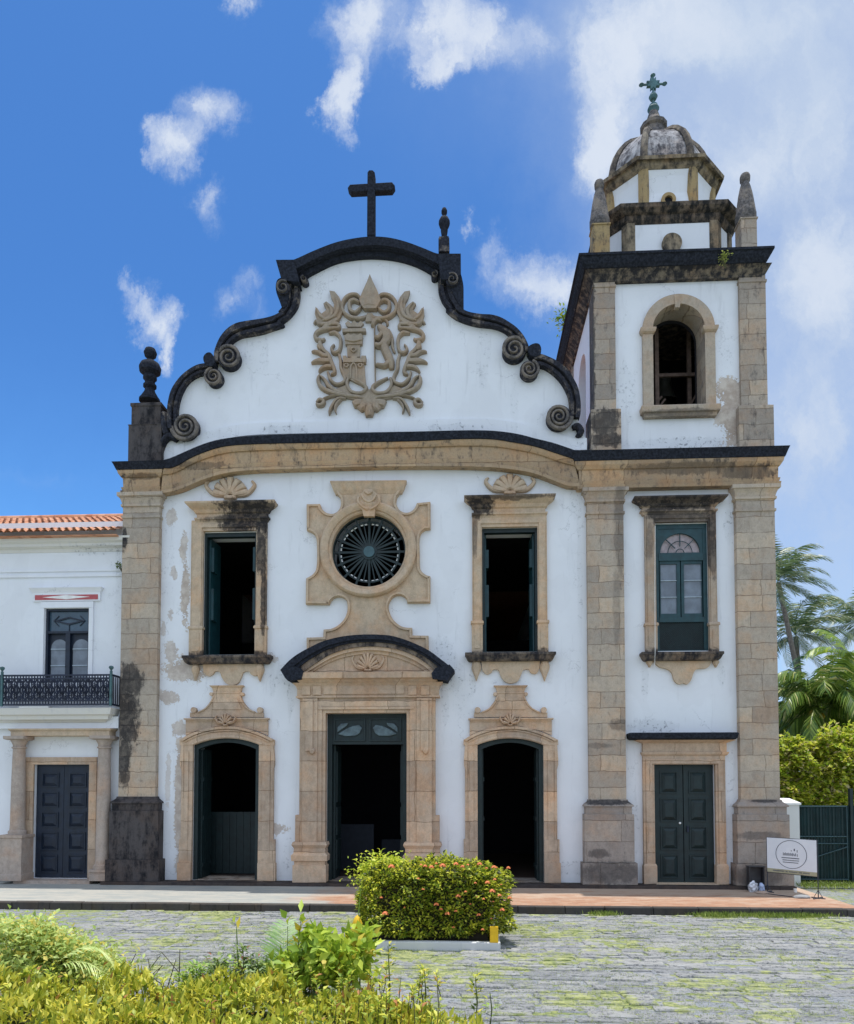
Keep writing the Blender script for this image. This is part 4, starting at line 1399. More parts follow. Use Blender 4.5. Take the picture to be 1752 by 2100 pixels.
Yp = -.30
Zc = lambda y, Y: W(754, y, Y).z
il, ir = H_DC[0][0], H_DC[1][0]
pl, pr = X(614.5, 1550, Yp), X(893, 1550, Yp)
zd_ = Zp(1463)
zent = Zc(1431, Yp)
for s_ in (0, 1):
    a_, b_ = (pl, il) if s_ == 0 else (ir, pr)
    zlow = Zc(1672, Yp)
    po.box(a_, b_, Yp, -.001, zlow, zent)
    ex = .12
    po.box(a_ - (ex if s_ == 0 else 0), b_ + (ex if s_ else 0), Yp, -.001, Zc(1727, Yp), zlow - .001)
    # pilaster strip and inner architrave
    if s_ == 0:
        po.box(a_ + .10, a_ + .55, Yp - .08, Yp - .001, Zc(1727, Yp), zent - .02)
        po.box(b_ - .30, b_ - .10, Yp - .04, Yp - .001, Zc(1727, Yp), zd_ + .18)
        po.box(a_ + .20, a_ + .42, Yp - .14, Yp - .081, Zc(1540, Yp), zent - .05)
    else:
        po.box(b_ - .55, b_ - .10, Yp - .08, Yp - .001, Zc(1727, Yp), zent - .02)
        po.box(a_ + .10, a_ + .30, Yp - .04, Yp - .001, Zc(1727, Yp), zd_ + .18)
        po.box(b_ - .42, b_ - .20, Yp - .14, Yp - .081, Zc(1540, Yp), zent - .05)
    po.rings(a_ - (.1 if s_ == 0 else -.0), b_ + (.1 if s_ else 0), Yp - .08, -.0005,
             [(0.0, .06), (.5, .06), (.52, .02), (.62, .02), (.64, .09), (.80, .10), (.86, .04), (Zc(1740, Yp), .03), (Zc(1733, Yp), .09), (Zc(1727, Yp), .06)])
po.box(il, ir, Yp, -.001, zd_, zent)
po.box(il - .30, ir + .30, Yp - .04, Yp - .001, zd_ + .181, zd_ + .36)
po.box(il - .22, ir + .22, Yp - .07, Yp - .041, zd_ + .10, zd_ + .17)
# entablature
e0, e1 = X(609, 1410, Yp - .1), X(900, 1410, Yp - .1)
zf0, zf1 = zent, Zc(1400, Yp - .1)
po.rings(e0, e1, Yp - .06, -.0003, [(zf0 + .001, .03), (zf0 + .05, .03), (zf0 + .06, 0), (zf1 - .2, 0.0), (zf1 - .1, .03), (zf1, .12)])
for cxx in (628, 650, 846, 872):
    c = W(cxx, 1416, Yp - .12)
    po.box(c.x - .12, c.x + .12, Yp - .12, Yp - .061, c.z - .13, c.z + .13)
    po.lathe((0, 0, 0), [(0, 0)] * 2, 3) if False else None
po.box(W(665, 1416, Yp).x, W(830, 1416, Yp).x, Yp - .10, Yp - .061, W(750, 1424, Yp).z, W(750, 1406, Yp).z)
pbo = po.build('portal_surround', M_PORTAL, church)
# horizontal cornice + tympanum
tm = MB()
zh0, zh1 = Zc(1392, Yp - .38), Zc(1378, Yp - .4)
h0, h1 = X(617, 1385, Yp - .4), X(888, 1385, Yp - .4)
tm.rings(h0, h1, Yp - .12, -.0002, [(zf1 + .001, .08), (zh0, .16), (zh0 + .03, .26), (zh1, .28)])
arcO = [zo_(*p) for p in [(30, 1850), (60, 1800), (150, 1720), (270, 1650), (420, 1580), (600, 1537), (740, 1523), (835, 1520), (940, 1522), (1060, 1535), (1220, 1585), (1390, 1665), (1500, 1745), (1610, 1830)]]
arcM = [zo_(*p) for p in [(190, 1885), (250, 1850), (340, 1790), (450, 1720), (560, 1675), (680, 1645), (840, 1630), (1000, 1640), (1130, 1665), (1260, 1715), (1370, 1785), (1440, 1840), (1480, 1880)]]
arcI = [zo_(*p) for p in [(300, 1880), (360, 1840), (450, 1790), (560, 1745), (700, 1712), (840, 1700), (980, 1710), (1110, 1740), (1240, 1790), (1320, 1835), (1380, 1880)]]
ribbon(tm, arcM, arcI, Yp - .2, -.01, 0.0, .5, 40)
ribbon(tm, arcM, arcI, Yp - .1, -.01, 0.501, 1, 40)
ty = resample(catmull(arcI, 4), 30)
tm.pprism(ty + [(ty[-1][0], 1382), (ty[0][0], 1382)], Yp - .04, -.012)
tmo = tm.build('pediment', M_PORTAL, pbo)
ar = MB()
ribbon(ar, arcO, arcM, Yp - .40, .0, 0.0, .40, 48)
ribbon(ar, arcO, arcM, Yp - .33, .0, .401, .62, 48)
ar.pprism([zo_(*p) for p in [(15, 1850), (60, 1800), (200, 1830), (230, 1870), (210, 1935), (85, 1950), (60, 1925)]], Yp - .42, 0)
ar.pprism([zo_(*p) for p in [(1635, 1850), (1590, 1800), (1460, 1830), (1420, 1880), (1430, 1930), (1570, 1948), (1590, 1910)]], Yp - .42, 0)
ar.build('pediment_arch', M_BLACK, pbo, smooth=True)
am = MB()
ribbon(am, arcO, arcM, Yp - .26, .0, .621, 1.0, 48)
am.build('arch_moulding', M_MIDBLK, pbo, smooth=True)
shell(*zo_(832, 1850), 27, Yp - .04, M_PORTAL, pbo, ry=36, n=9)
for xx in (641, 873):      # long drops on the pilasters
    MB().stroke([(xx, 1535), (xx, 1541), (xx, 1547)], [9, 12, 4], Yp - .08, .1).build('tassel_drop', M_PORTAL, pbo, smooth=True)

# transom panel and opened leaves of the main door
k = MB()
xa_, xb_ = il, ir
zt0_ = Zp(1527, .15, 754)
k.box(xa_, xa_ + .14, .04, .26, 0, zd_)
k.box(xb_ - .14, xb_, .04, .26, 0, zd_)
k.box(xa_ + .14, xb_ - .14, .06, .26, zt0_, zd_)
mf = k.build('main_door_frame', M_GREEN, church)
M_CARV = simple('carved_green_panel', (0.085, 0.13, 0.15), 0.5, var=0.35)
for cxx in (0, 1):
    k = MB()
    x0 = xa_ + .2 if cxx == 0 else (xa_ + xb_) / 2 + .06
    x1 = (xa_ + xb_) / 2 - .06 if cxx == 0 else xb_ - .2
    z0, z1 = zt0_ + .10, zd_ - .14
    for b4 in ((x0, x1, z1 - .04, z1), (x0, x1, z0, z0 + .04), (x0, x0 + .04, z0 + .04, z1 - .04), (x1 - .04, x1, z0 + .04, z1 - .04)):
        k.box(b4[0], b4[1], .01, .059, b4[2], b4[3])
    k.build('transom_moulding', M_GREEN, mf)
    k = MB()
    cx_, cz_ = (x0 + x1) / 2, (z0 + z1) / 2
    hw, hh = (x1 - x0) / 2 - .1, (z1 - z0) / 2 - .1
    sg = 1 if cxx == 0 else -1
    k.prism([(cx_ + sg * p[0] * hw, cz_ + p[1] * hh) for p in [(-.95, -.55), (-.3, .1), (.2, .45), (.75, .6), (1, .2), (.8, -.45), (.5, -.75), (-.4, -.8)]], 0.0, .059)
    k.prism([(cx_ + sg * p[0] * hw, cz_ + p[1] * hh) for p in [(-1, -.35), (-1, .3), (-.7, .75), (-.1, .85), (-.2, .5), (-.7, .0)]], 0.0, .059)
    k.build('carved_panel', M_CARV, mf, bevel=.02)
for s_ in (0, 1):
    k = MB()
    x0 = xa_ + .15 if s_ == 0 else xb_ - .15
    sg = 1 if s_ == 0 else -1
    k.box(min(x0, x0 + sg * .06), max(x0, x0 + sg * .06), .27, 1.25, .02, zt0_ - .02)
    for z0, z1 in ((.3, 1.2), (1.35, 2.2), (2.35, zt0_ - .2)):
        k.box(min(x0 + sg * .061, x0 + sg * .10), max(x0 + sg * .061, x0 + sg * .10), .4, 1.1, z0, z1)
    k.build('door_leaf', M_GREEN, mf)
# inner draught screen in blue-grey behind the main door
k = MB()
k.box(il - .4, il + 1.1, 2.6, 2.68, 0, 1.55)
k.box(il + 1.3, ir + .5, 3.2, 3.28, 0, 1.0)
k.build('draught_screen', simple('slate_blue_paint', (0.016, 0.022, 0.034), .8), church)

# ---- oculus
oc = MB()
SUR = [(475, 95), (1190, 88), (1170, 130), (1145, 190), (1120, 215)] + catmull([(1100, 240), (1092, 300), (1120, 360), (1170, 388), (1220, 383), (1262, 350), (1285, 300)], 4) + [(1410, 288), (1412, 540)] + \
    catmull([(1360, 546), (1325, 575), (1308, 640), (1310, 760), (1312, 880), (1325, 930), (1365, 965), (1410, 980)], 4) + [(1410, 1225), (1195, 1228)] + catmull([(1190, 1195), (1160, 1165), (1110, 1155), (1060, 1175), (1030, 1220), (1020, 1270), (1040, 1340), (1080, 1400), (1140, 1445), (1200, 1458)], 4) + \
    [(1240, 1458), (1243, 1530), (1392, 1532), (1395, 1690), (1300, 1700), (350, 1700), (262, 1690), (260, 1550), (415, 1545), (418, 1475)] + catmull([(480, 1470), (540, 1445), (600, 1390), (635, 1320), (640, 1240), (620, 1195), (570, 1170), (515, 1180), (480, 1215), (470, 1242)], 4) + \
    [(252, 1240), (255, 1000)] + catmull([(310, 970), (345, 925), (357, 850), (358, 740), (352, 640), (330, 590), (295, 566), (262, 555)], 4) + [(260, 310), (385, 308)] + catmull([(400, 350), (440, 388), (500, 400), (550, 375), (578, 320), (575, 260), (548, 225)], 4) + [(530, 190), (500, 130)]
sur = [zo_(*p) for p in SUR]
hc = [(756.6 + 88 * math.cos(2 * math.pi * i / 48), 1130 + 88 * math.sin(2 * math.pi * i / 48)) for i in range(48)]
oc.pprism(sur, -.13, -.002, [hc])
# raised border following the outline
sw_ = [W(a, b, -.13) for a, b in sur]
cen = []
m_ = len(sur)
oo = oc.build('oculus_surround', M_STONE, church)


def border(pts, inset, wpx, Y, d, name, mat, parent):
    """thin raised fillet parallel to a closed outline (photo units, clockwise)"""
    k = MB()
    n = len(pts)
    area = sum(pts[i][0] * pts[(i + 1) % n][1] - pts[(i + 1) % n][0] * pts[i][1] for i in range(n))
    sg = 1 if area > 0 else -1
    A_, B_ = [], []
    for i in range(n):
        p, c, q = pts[i - 1], pts[i], pts[(i + 1) % n]
        d1 = (c[0] - p[0], c[1] - p[1])
        d2 = (q[0] - c[0], q[1] - c[1])
        l1, l2 = math.hypot(*d1) or 1, math.hypot(*d2) or 1
        n1 = (-d1[1] / l1 * sg, d1[0] / l1 * sg)
        n2 = (-d2[1] / l2 * sg, d2[0] / l2 * sg)
        mx, my = n1[0] + n2[0], n1[1] + n2[1]
        L = math.hypot(mx, my) or 1
        kk = min(1.5, 1 / max(.4, L / 2))
        A_.append((c[0] + mx / L * inset * kk, c[1] + my / L * inset * kk))
        B_.append((c[0] + mx / L * (inset + wpx) * kk, c[1] + my / L * (inset + wpx) * kk))
    PA = [W(*p, Y) for p in A_]
    PB = [W(*p, Y) for p in B_]
    vs, fs = [], []
    for a, b in zip(PA, PB):
        vs += [(a.x, Y + .02, a.z), (a.x, Y - d, a.z), (b.x, Y - d, b.z), (b.x, Y + .02, b.z)]
    for i in range(n):
        j = (i + 1) % n
        for e in range(3):
            fs.append((i * 4 + e, j * 4 + e, j * 4 + e + 1, i * 4 + e + 1))
    k.add(vs, fs)
    return k.build(name, mat, parent)


border(sur, 1.5, 4.0, -.13, .06, 'border_fillet', M_STONE, oo)
# round frame: lathe about the y axis
k = MB()
loops = []
prof = [(77.5, .25), (77.5, -.12), (80, -.16), (83, -.16), (84, -.22), (91, -.30), (96, -.31), (99.5, -.27), (101, -.20), (101, -.12)]
NN = 64
for i in range(NN):
    a = 2 * math.pi * i / NN
    loops.append([(OC[0] + r / 68.4 * math.cos(a), y, OC[1] + r / 68.4 * math.sin(a)) for r, y in prof])
vs = [p for L in loops for p in L]
m_ = len(prof)
fs = [(i * m_ + j, ((i + 1) % NN) * m_ + j, ((i + 1) % NN) * m_ + j + 1, i * m_ + j + 1) for i in range(NN) for j in range(m_ - 1)]
k.add(vs, fs)
k.build('round_frame', M_STONE, oo, smooth=True)
k = MB()   # top moulding of the surround
kz = lambda y, Y: W(756, y, Y).z
k.rings(X(677, 988, -.28) + .14, X(833, 988, -.28) - .14, -.14, -.003, [(kz(1012, -.16), .0), (kz(1006, -.18), .04), (kz(1003, -.2), .06), (kz(990, -.26), .12), (kz(987, -.28), .14)])
k.build('top_moulding', M_STONE, oo)
k = MB()
k.pprism([zo_(*p) for p in [(725, 215), (770, 205), (800, 170), (870, 168), (905, 205), (945, 230), (950, 330), (900, 350), (890, 420), (790, 420), (775, 360), (725, 320)]], -.27, -.14)
for L in ([(745, 240), (740, 290), (790, 340), (830, 360)], [(930, 240), (935, 300), (890, 340), (850, 360)], [(770, 220), (800, 270), (840, 290), (880, 270), (905, 220)], [(800, 190), (835, 215), (870, 190)]):
    k.stroke([zo_(*p) for p in L], 5, -.27, .07)
k.build('carved_keystone', M_STONE, oo, smooth=True)
# wheel
wh = MB()
Yo = .14
OCW = (OC[0], OC[1])


def ringtube(mb, r, w_, t_, Y, n=64, a0=0, a1=360):
    loops = []
    for i in range(n + 1):
        a = R(a0 + (a1 - a0) * i / n)
        loops.append([(OCW[0] + (r + e) * math.cos(a), Y + f, OCW[1] + (r + e) * math.sin(a)) for e, f in ((-w_, -t_), (w_, -t_), (w_, t_), (-w_, t_))])
    mb.poly_rings(loops)


ringtube(wh, 1.12, .03, .06, Yo)
ringtube(wh, .93, .022, .04, Yo)
ringtube(wh, .19, .05, .06, Yo)
for i in range(16):
    a = 2 * math.pi * i / 16 + math.pi / 2
    wh.bar((OCW[0] + .1 * math.cos(a), Yo, OCW[1] + .1 * math.sin(a)), (OCW[0] + 1.12 * math.cos(a), Yo, OCW[1] + 1.12 * math.sin(a)), .065, .07)
    a += math.pi / 16
    wh.bar((OCW[0] + .1 * math.cos(a), Yo + .01, OCW[1] + .1 * math.sin(a)), (OCW[0] + .93 * math.cos(a), Yo + .01, OCW[1] + .93 * math.sin(a)), .035, .05)
wo_ = wh.build('wheel_window', M_GREEN, church)
k = MB()
k.prism([(OCW[0] + .17 * math.cos(math.pi * i / 12), OCW[1] + .17 * math.sin(math.pi * i / 12)) for i in range(24)], Yo - .10, Yo + .02)
k.build('wheel_hub', simple('blue_grey_hub', (.05, .11, .13), .6), wo_)
for i in range(16):
    k = MB()
    a = 360 * i / 16 + 90
    ringtube(k, .885, .019, .012, Yo + .03, 6, a + 4.5, a + 10.5)
    ringtube(k, .885, .019, .012, Yo + .03, 6, a + 12.0, a + 18)
    k.build('pale_glazing_segment', M_WHITE, wo_)

# ================================================================== BELFRY STAGE
U0, U1 = X(1217, 700, .05), X(1571, 700, .05)
YB0 = .05
YB1 = YB0 + (U1 - U0)
zb0 = zc_top - .05
ztc = W(1400, 568, -.05).z        # underside of the top entablature
fr0, fr1 = U0 + .05, U1 - .05
bc = W(1390, 679, .12)
br = 52.4 / 68.2 * 1.005
bs = W(1390, 838, .12).z
Hb = [(bc.x - br, bs), (bc.x + br, bs)] + [(bc.x + br * math.cos(math.pi * i / 20), bc.z + br * math.sin(math.pi * i / 20)) for i in range(21)]
bt = MB()
bt.prism([(fr0, zb0), (fr1, zb0), (fr1, ztc + .3), (fr0, ztc + .3)], .12, .78, [Hb])
bt.build('belfry_front_wall', M_TW, church)
ymid = (YB0 + YB1) / 2
Hs = [(ymid - .75, bs), (ymid + .75, bs)] + [(ymid + .75 * math.cos(math.pi * i / 16), bc.z + .75 * math.sin(math.pi * i / 16)) for i in range(17)]
bl_ = MB()
bl_.prism([(.785, zb0), (YB1 - .05, zb0), (YB1 - .05, ztc + .3), (.785, ztc + .3)], U0 + .07, U0 + .8, [Hs], axis='x')
bl_.build('belfry_side_wall', M_TW, church)
k = MB()
k.box(U1 - .8, U1 - .07, .785, YB1 - .05, zb0, ztc + .3)
k.build('belfry_side_wall', M_TW, church)
k = MB()
k.box(U0 + .81, U1 - .81, YB1 - .8, YB1 - .06, zb0, ztc + .3)
k.build('belfry_back_wall', M_TW, church)
MB().box(U0 + .1, U1 - .1, .9, YB1 - .1, zb0 - .2, zb0 - .02).build('belfry_floor', M_WOODD, church)
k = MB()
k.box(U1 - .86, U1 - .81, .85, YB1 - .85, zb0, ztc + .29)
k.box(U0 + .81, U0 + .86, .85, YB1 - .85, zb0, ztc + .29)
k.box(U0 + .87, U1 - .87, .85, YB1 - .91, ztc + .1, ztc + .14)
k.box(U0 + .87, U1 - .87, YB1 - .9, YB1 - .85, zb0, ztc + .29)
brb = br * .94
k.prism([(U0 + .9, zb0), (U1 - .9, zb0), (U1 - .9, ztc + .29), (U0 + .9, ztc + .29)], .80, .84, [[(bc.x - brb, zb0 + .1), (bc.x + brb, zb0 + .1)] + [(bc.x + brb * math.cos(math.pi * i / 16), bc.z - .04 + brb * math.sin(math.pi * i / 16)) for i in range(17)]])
k.build('belfry_shade_lining', M_SHADE, church)  # added black panels that paint the shade inside the belfry
MB().box(U0 + .12, U1 - .12, .2, YB1 - .12, ztc + .302, ztc + .5).build('belfry_ceiling', M_SHADE, church)
# corner piers
zped = W(1240, 836, -.1).z
for (xa, xb) in ((U0, X(1262.5, 700, 0)), (X(1518.5, 700, 0), U1)):
    for (ya, yb) in ((YB0 - .06, YB0 + .66), (YB1 - .7, YB1)):
        k = MB()
        k.rings(xa, xb, ya, yb, [(zb0, .12), (zped - .06, .12), (zped, .02), (zped + .01, 0), (ztc - .22, 0), (ztc - .21, .03), (ztc - .14, .03), (ztc - .13, 0), (ztc, .0)], backproj=True)
        k.build('corner_pier', M_BELF, church)
# belfry arch surround
k = MB()
ro = 73.5 / 68.2
ai = [(bc.x + br * math.cos(math.pi * i / 24), bc.z + br * math.sin(math.pi * i / 24)) for i in range(25)]
ao = [(bc.x + ro * math.cos(math.pi * i / 24), bc.z + ro * math.sin(math.pi * i / 24)) for i in range(25)]
k.prism(ao + ai[::-1], -.02, .119)
k.box(bc.x - ro, bc.x - br, -.02, .119, bs, bc.z - .003)
k.box(bc.x + br, bc.x + ro, -.02, .119, bs, bc.z - .003)
for s_ in (-1, 1):
    xx0, xx1 = (bc.x - ro, bc.x - br) if s_ < 0 else (bc.x + br, bc.x + ro)
    k.rings(xx0, xx1, -.04, .118, [(bc.z - .14, 0), (bc.z - .1, .06), (bc.z - .03, .08), (bc.z + .02, .08)])
k.rings(bc.x - ro - .0, bc.x + ro, -.06, .117, [(bs - .32, .0), (bs - .22, .02), (bs - .2, .08), (bs - .04, .10), (bs, .08)])
k.pprism([(1383, 605), (1398, 605), (1395, 630), (1386, 630)], -.05, .1)
bso = k.build('belfry_arch', stone('belfry_arch_stone', (.44, .37, .295), amount=.25, joints=False, stain=[sp(1395, 850, 100, 8, .6)]), church, bevel=.01)
k = MB()      # stone lining of the opening
k.add([(bc.x + (br - .004) * math.cos(math.pi * i / 24), y, bc.z + (br - .004) * math.sin(math.pi * i / 24)) for i in range(25) for y in (.0, .79)], [(2 * i, 2 * i + 1, 2 * i + 3, 2 * i + 2) for i in range(24)])
k.add([(bc.x + s_ * (br - .004), y, z) for s_ in (-1, 1) for y in (.0, .79) for z in (bs, bc.z)], [(0, 1, 3, 2), (4, 5, 7, 6)])
k.add([(bc.x - br, .0, bs + .004), (bc.x + br, .0, bs + .004), (bc.x + br, .79, bs + .004), (bc.x - br, .79, bs + .004)], [(0, 1, 2, 3)])
k.build('arch_lining', M_BELF, bso, smooth=True)
# timber frame and bell inside
k = MB()
cxm = (U0 + U1) / 2
k.box(cxm - .42, cxm - .30, 1.2, 1.32, bs - 1, ztc)
k.bar((cxm - .9, 1.25, bs - .1), (cxm - .1, 1.25, bs + .9), .05, .05)
k.bar((cxm + .1, 1.25, bs - .2), (cxm + .7, 1.25, bs + .5), .05, .05)
k.box(cxm + .75, cxm + .87, 1.7, 1.82, bs - 1, ztc)
k.box(cxm - 1.4, cxm + 1.6, 1.54, 1.62, bc.z - .6, bc.z - .5)
k.bar((cxm - 1.2, 1.66, bs - .2), (cxm - .1, 1.66, bs + 1.2), .06, .06)
k.bar((cxm + .2, 1.68, bs - .2), (cxm + 1.2, 1.68, bs + 1.6), .06, .06)
k.build('bell_frame', simple('weathered_timber', (.15, .105, .085), .9, var=.3), church)
k = MB().lathe((cxm + .15, 2.3, bc.z - 1.1), [(.0, 1.0), (.16, .98), (.22, .85), (.26, .5), (.34, .2), (.46, 0), (.42, 0.0), (.2, .4)], 24)
k.build('church_bell', simple('dark_bronze', (.05, .05, .04), .4, .6), church, smooth=True)

# top entablature of the tower
zA, zB, zC_ = W(1400, 568, -.12).z, W(1400, 534, -.45).z, W(1400, 508.5, -.55).z
k = MB()
k.rings(U0, U1 - .16, YB0 - .06, YB1, [(zA, .02), (zA + .1, .06), (zA + .11, .02), (zB - .22, .05), (zB - .1, .16), (zB - .033, .26)], backproj=True)
k.build('tower_frieze', stone('tower_frieze_stone', (.36, .30, .23), amount=.8, rows=1.2, wid=.8, dark=(.03, .03, .035), stain=[sp(1340, 545, 60, 16, 1), sp(1420, 550, 60, 12, .9), sp(1490, 545, 30, 10, .7)]), church)
k = MB()
k.rings(U0, U1 - .42, YB0 - .06, YB1, [(zB - .03, .30), (zB + .06, .38), (zC_ - .08, .46), (zC_ - .07, .5), (zC_, .5), (zC_ + .02, .2)], backproj=True)
k.build('tower_cornice', M_BLACK, church)
print('tower top z', zC_, 'U', U0, U1, YB1)

# pedestals and urns on the corners
for (xa, xb, ztp_, urn, Yc, mt) in ((X(1216, 480, 0), X(1251, 480, 0), 458, (1231, 369), .15, M_OCHRE), (X(1521, 480, 0), X(1553, 480, 0), 446, (1531, 355), .15, M_BELF)):
    for back in (0, 1):
        ya = .0 if back == 0 else YB1 - .55
        k = MB()
        z1_ = W(urn[0], ztp_, 0).z
        k.rings(xa, xb, ya, ya + .5, [(zC_ + .015, 0), (z1_ - .05, 0), (z1_ - .04, .03), (z1_, .03)])
        k.build('urn_pedestal', mt, church)
        k = MB()
        zt_u = W(urn[0], urn[1], .2).z
        H = zt_u - z1_
        k.lathe(((xa + xb) / 2, ya + .25, z1_), [(r_ * .31, q * H) for r_, q in [(0, 0), (.9, 0), (1.0, .03), (1.0, .16), (.95, .2), (.88, .3), (.7, .55), (.52, .72), (.4, .80), (.36, .83), (.48, .86), (.5, .94), (.42, .99), (.2, 1.0)]], 12)
        k.build('corner_urn', M_COPE if back else M_URN, church, smooth=True)


# ---- octagonal lantern
TC = ((U0 + U1) / 2, (YB0 + YB1) / 2)


def octa(hw, ch, z):
    """half width hw with chamfer ch"""
    a = hw - ch
    P = [(-a, -hw), (a, -hw), (hw, -a), (hw, a), (a, hw), (-a, hw), (-hw, a), (-hw, -a)]
    return [(TC[0] + x, TC[1] + y, z) for x, y in P]


yd = TC[1]
h1, ch1 = 2.02, .66
zl0 = zC_ + .01
zl1 = W(1380, 451, yd - h1).z
k = MB()
k.poly_rings([octa(h1, ch1, zl0), octa(h1, ch1, zl1 + .1)])
k.build('lantern_lower_drum', M_TW, church)
zl2 = W(1380, 414, yd - h1 - .25).z
k = MB()
k.poly_rings([octa(h1 + .02, ch1, zl1 - .12), octa(h1 + .08, ch1, zl1), octa(h1 + .09, ch1, zl1 + .12), octa(h1 + .16, ch1, zl1 + .16), octa(h1 + .26, ch1, zl2 - .12), octa(h1 + .28, ch1, zl2), octa(h1 - .3, ch1, zl2 + .1)])
k.build('lantern_lower_cornice', stone('dark_lantern_cornice', (.26, .20, .15), dark=(.02, .02, .02), amount=.75, joints=False), church)
cor = octa(h1, ch1, 0)


def rib_strip(k, pts, i, half, z0, z1, out=.05, tap=0.0):
    """strip wrapped round corner i of an octagon"""
    p, c, q = Vector(pts[i - 1]), Vector(pts[i]), Vector(pts[(i + 1) % 8])
    a = c + (p - c).normalized() * half
    b = c + (q - c).normalized() * half
    o = Vector((c.x - TC[0], c.y - TC[1], 0)).normalized() * out
    k.poly_rings([[(a.x + o.x, a.y + o.y, z), (c.x + o.x, c.y + o.y, z), (b.x + o.x, b.y + o.y, z), (b.x - o.x * 2, b.y - o.y * 2, z), (a.x - o.x * 2, a.y - o.y * 2, z)] for z in (z0, z1)])


for i in range(8):
    k = MB()
    rib_strip(k, cor, i, .22, zl0, zl1 - .001)
    k.build('lantern_corner_strip', M_OCHG, church)
h2, ch2 = 1.72, .92
zu0 = zl2 + .09
zu1 = W(1365, 346, yd - h2).z
k = MB()
# slightly concave upper drum
k.poly_rings([octa(h2 + .08, ch2, zu0), octa(h2 + .0, ch2, zu0 + .3), octa(h2 - .08, ch2 - .03, (zu0 + zu1) / 2), octa(h2 - .04, ch2 - .02, zu1 - .2), octa(h2 + .02, ch2, zu1 + .05)])
k.build('lantern_upper_drum', M_TW, church)
for i in range(8):
    k = MB()
    rib_strip(k, octa(h2 - .0, ch2, 0), i, .17, zu0, zu1)
    k.build('lantern_rib', M_OCHRE, church)
zu2 = W(1365, 320, yd - h2 - .2).z
k = MB()
k.poly_rings([octa(h2 + .03, ch2, zu1 - .02), octa(h2 + .1, ch2, zu1 + .05), octa(h2 + .14, ch2, zu1 + .2), octa(h2 + .24, ch2, zu2 - .1), octa(h2 + .26, ch2, zu2), octa(h2 - .1, ch2, zu2 + .08)])
k.build('lantern_upper_cornice', M_OCHG, church)
# round openings
for (xx, yy, hw, zc, rr) in ((1370, 412, h2 - .05, None, 15), (1377, 500, h1, None, 20)):
    c = W(xx, yy + (2 if rr == 15 else 2), yd - hw)
    k = MB()
    r_ = rr / 66
    pts = [(c.x + r_ * math.cos(math.pi * i / 16), c.z + r_ * math.sin(math.pi * i / 16)) for i in range(32)]
    ins = [(c.x + r_ * .55 * math.cos(math.pi * i / 16), c.z + r_ * .55 * math.sin(math.pi * i / 16)) for i in range(32)]
    if rr == 15:
        k.prism(pts, yd - hw - .12, yd - hw + .1, [ins])
        o_ = k.build('round_opening', M_OCHRE, church)
        MB().prism(ins, yd - hw - .045, yd - hw + .1).build('shade_disc', M_SHADE, o_)  # black disc painted as the shade within the opening
    else:
        k.prism(pts, yd - hw - .12, yd - hw + .1)
        k.build('round_plaque', M_OCHG, church)
# dome
zd0 = zu2 + .06
dome_h = 2.05
prof = []
for i in range(10):
    q = i / 9
    a = q * math.pi / 2
    prof.append((max(.2, (h2 - .12) * math.cos(a) ** .9), dome_h * math.sin(a)))
k = MB()
k.poly_rings([octa(r_, r_ * (ch2 / h2), zd0 + z) for r_, z in prof])
k.build('dome', M_DOME, church)
M_RIB = stone('dome_rib_stone', (.30, .26, .20), dark=(.05, .045, .045), amount=.75, joints=False)
for i in range(8):
    k = MB()
    pts = []
    for r_, z in prof[:-1]:
        o = octa(r_, r_ * (ch2 / h2), zd0 + z)[i]
        pts.append(Vector(o))
    k.tube(pts, [.12] * len(pts), 6)
    k.build('dome_rib', M_RIB, church, smooth=True)
zf = zd0 + dome_h
k = MB()
k.lathe((TC[0], TC[1], zf - .25), [(.55, -.1), (.5, .2), (.42, .35), (.36, .7), (.44, .75), (.46, .85), (.3, .95), (.22, 1.15), (.14, 1.4), (.13, 1.5)], 12)
k.build('dome_cap', M_URN, church, smooth=True)
# copper finial cross
sc_ = (22 + TC[1]) / 22 / 68.2
zt_x = W(1332, 153, TC[1]).z
zb_x = zf + 1.15
k = MB()
Hx = zt_x - zb_x
k.tube([(TC[0], TC[1], zb_x), (TC[0], TC[1], zt_x - .1)], .035, 8)
k.lathe((TC[0], TC[1], zb_x - .05), [(.0, 0), (.14, 0.02), (.2, .14), (.14, .28), (0.0, .3)], 14)
zball = W(1332, 199, TC[1]).z
k.lathe((TC[0], TC[1], zball - .13), [(.0, 0), (.1, .03), (.15, .13), (.1, .23), (.0, .26)], 14)
k.lathe((TC[0], TC[1], zball - .62), [(.03, 0), (.1, .1), (.05, .25), (.09, .32), (.03, .4)], 12)
zx = W(1332, 173, TC[1]).z
arm = 24 * sc_
k.tube([(TC[0] - arm, TC[1], zx), (TC[0] + arm, TC[1], zx)], .035, 8)
for dx, dz_ in ((-arm, 0), (arm, 0), (0, zt_x - zx - .03)):
    k.lathe((TC[0] + dx, TC[1], zx + dz_ - .09), [(0, 0), (.09, .09), (0, .18)], 8)
star = []
for i in range(16):
    a = math.pi * i / 8 + math.pi / 8
    r_ = .24 if i % 2 == 0 else .13
    star.append((TC[0] + r_ * math.cos(a), zx + r_ * math.sin(a)))
k.prism(star, TC[1] - .05, TC[1] + .05)
k.build('finial_cross', M_COPPER, church)
print('dome', zd0, zf, zt_x, 'lantern', zl0, zl1, zl2, zu0, zu1, zu2)

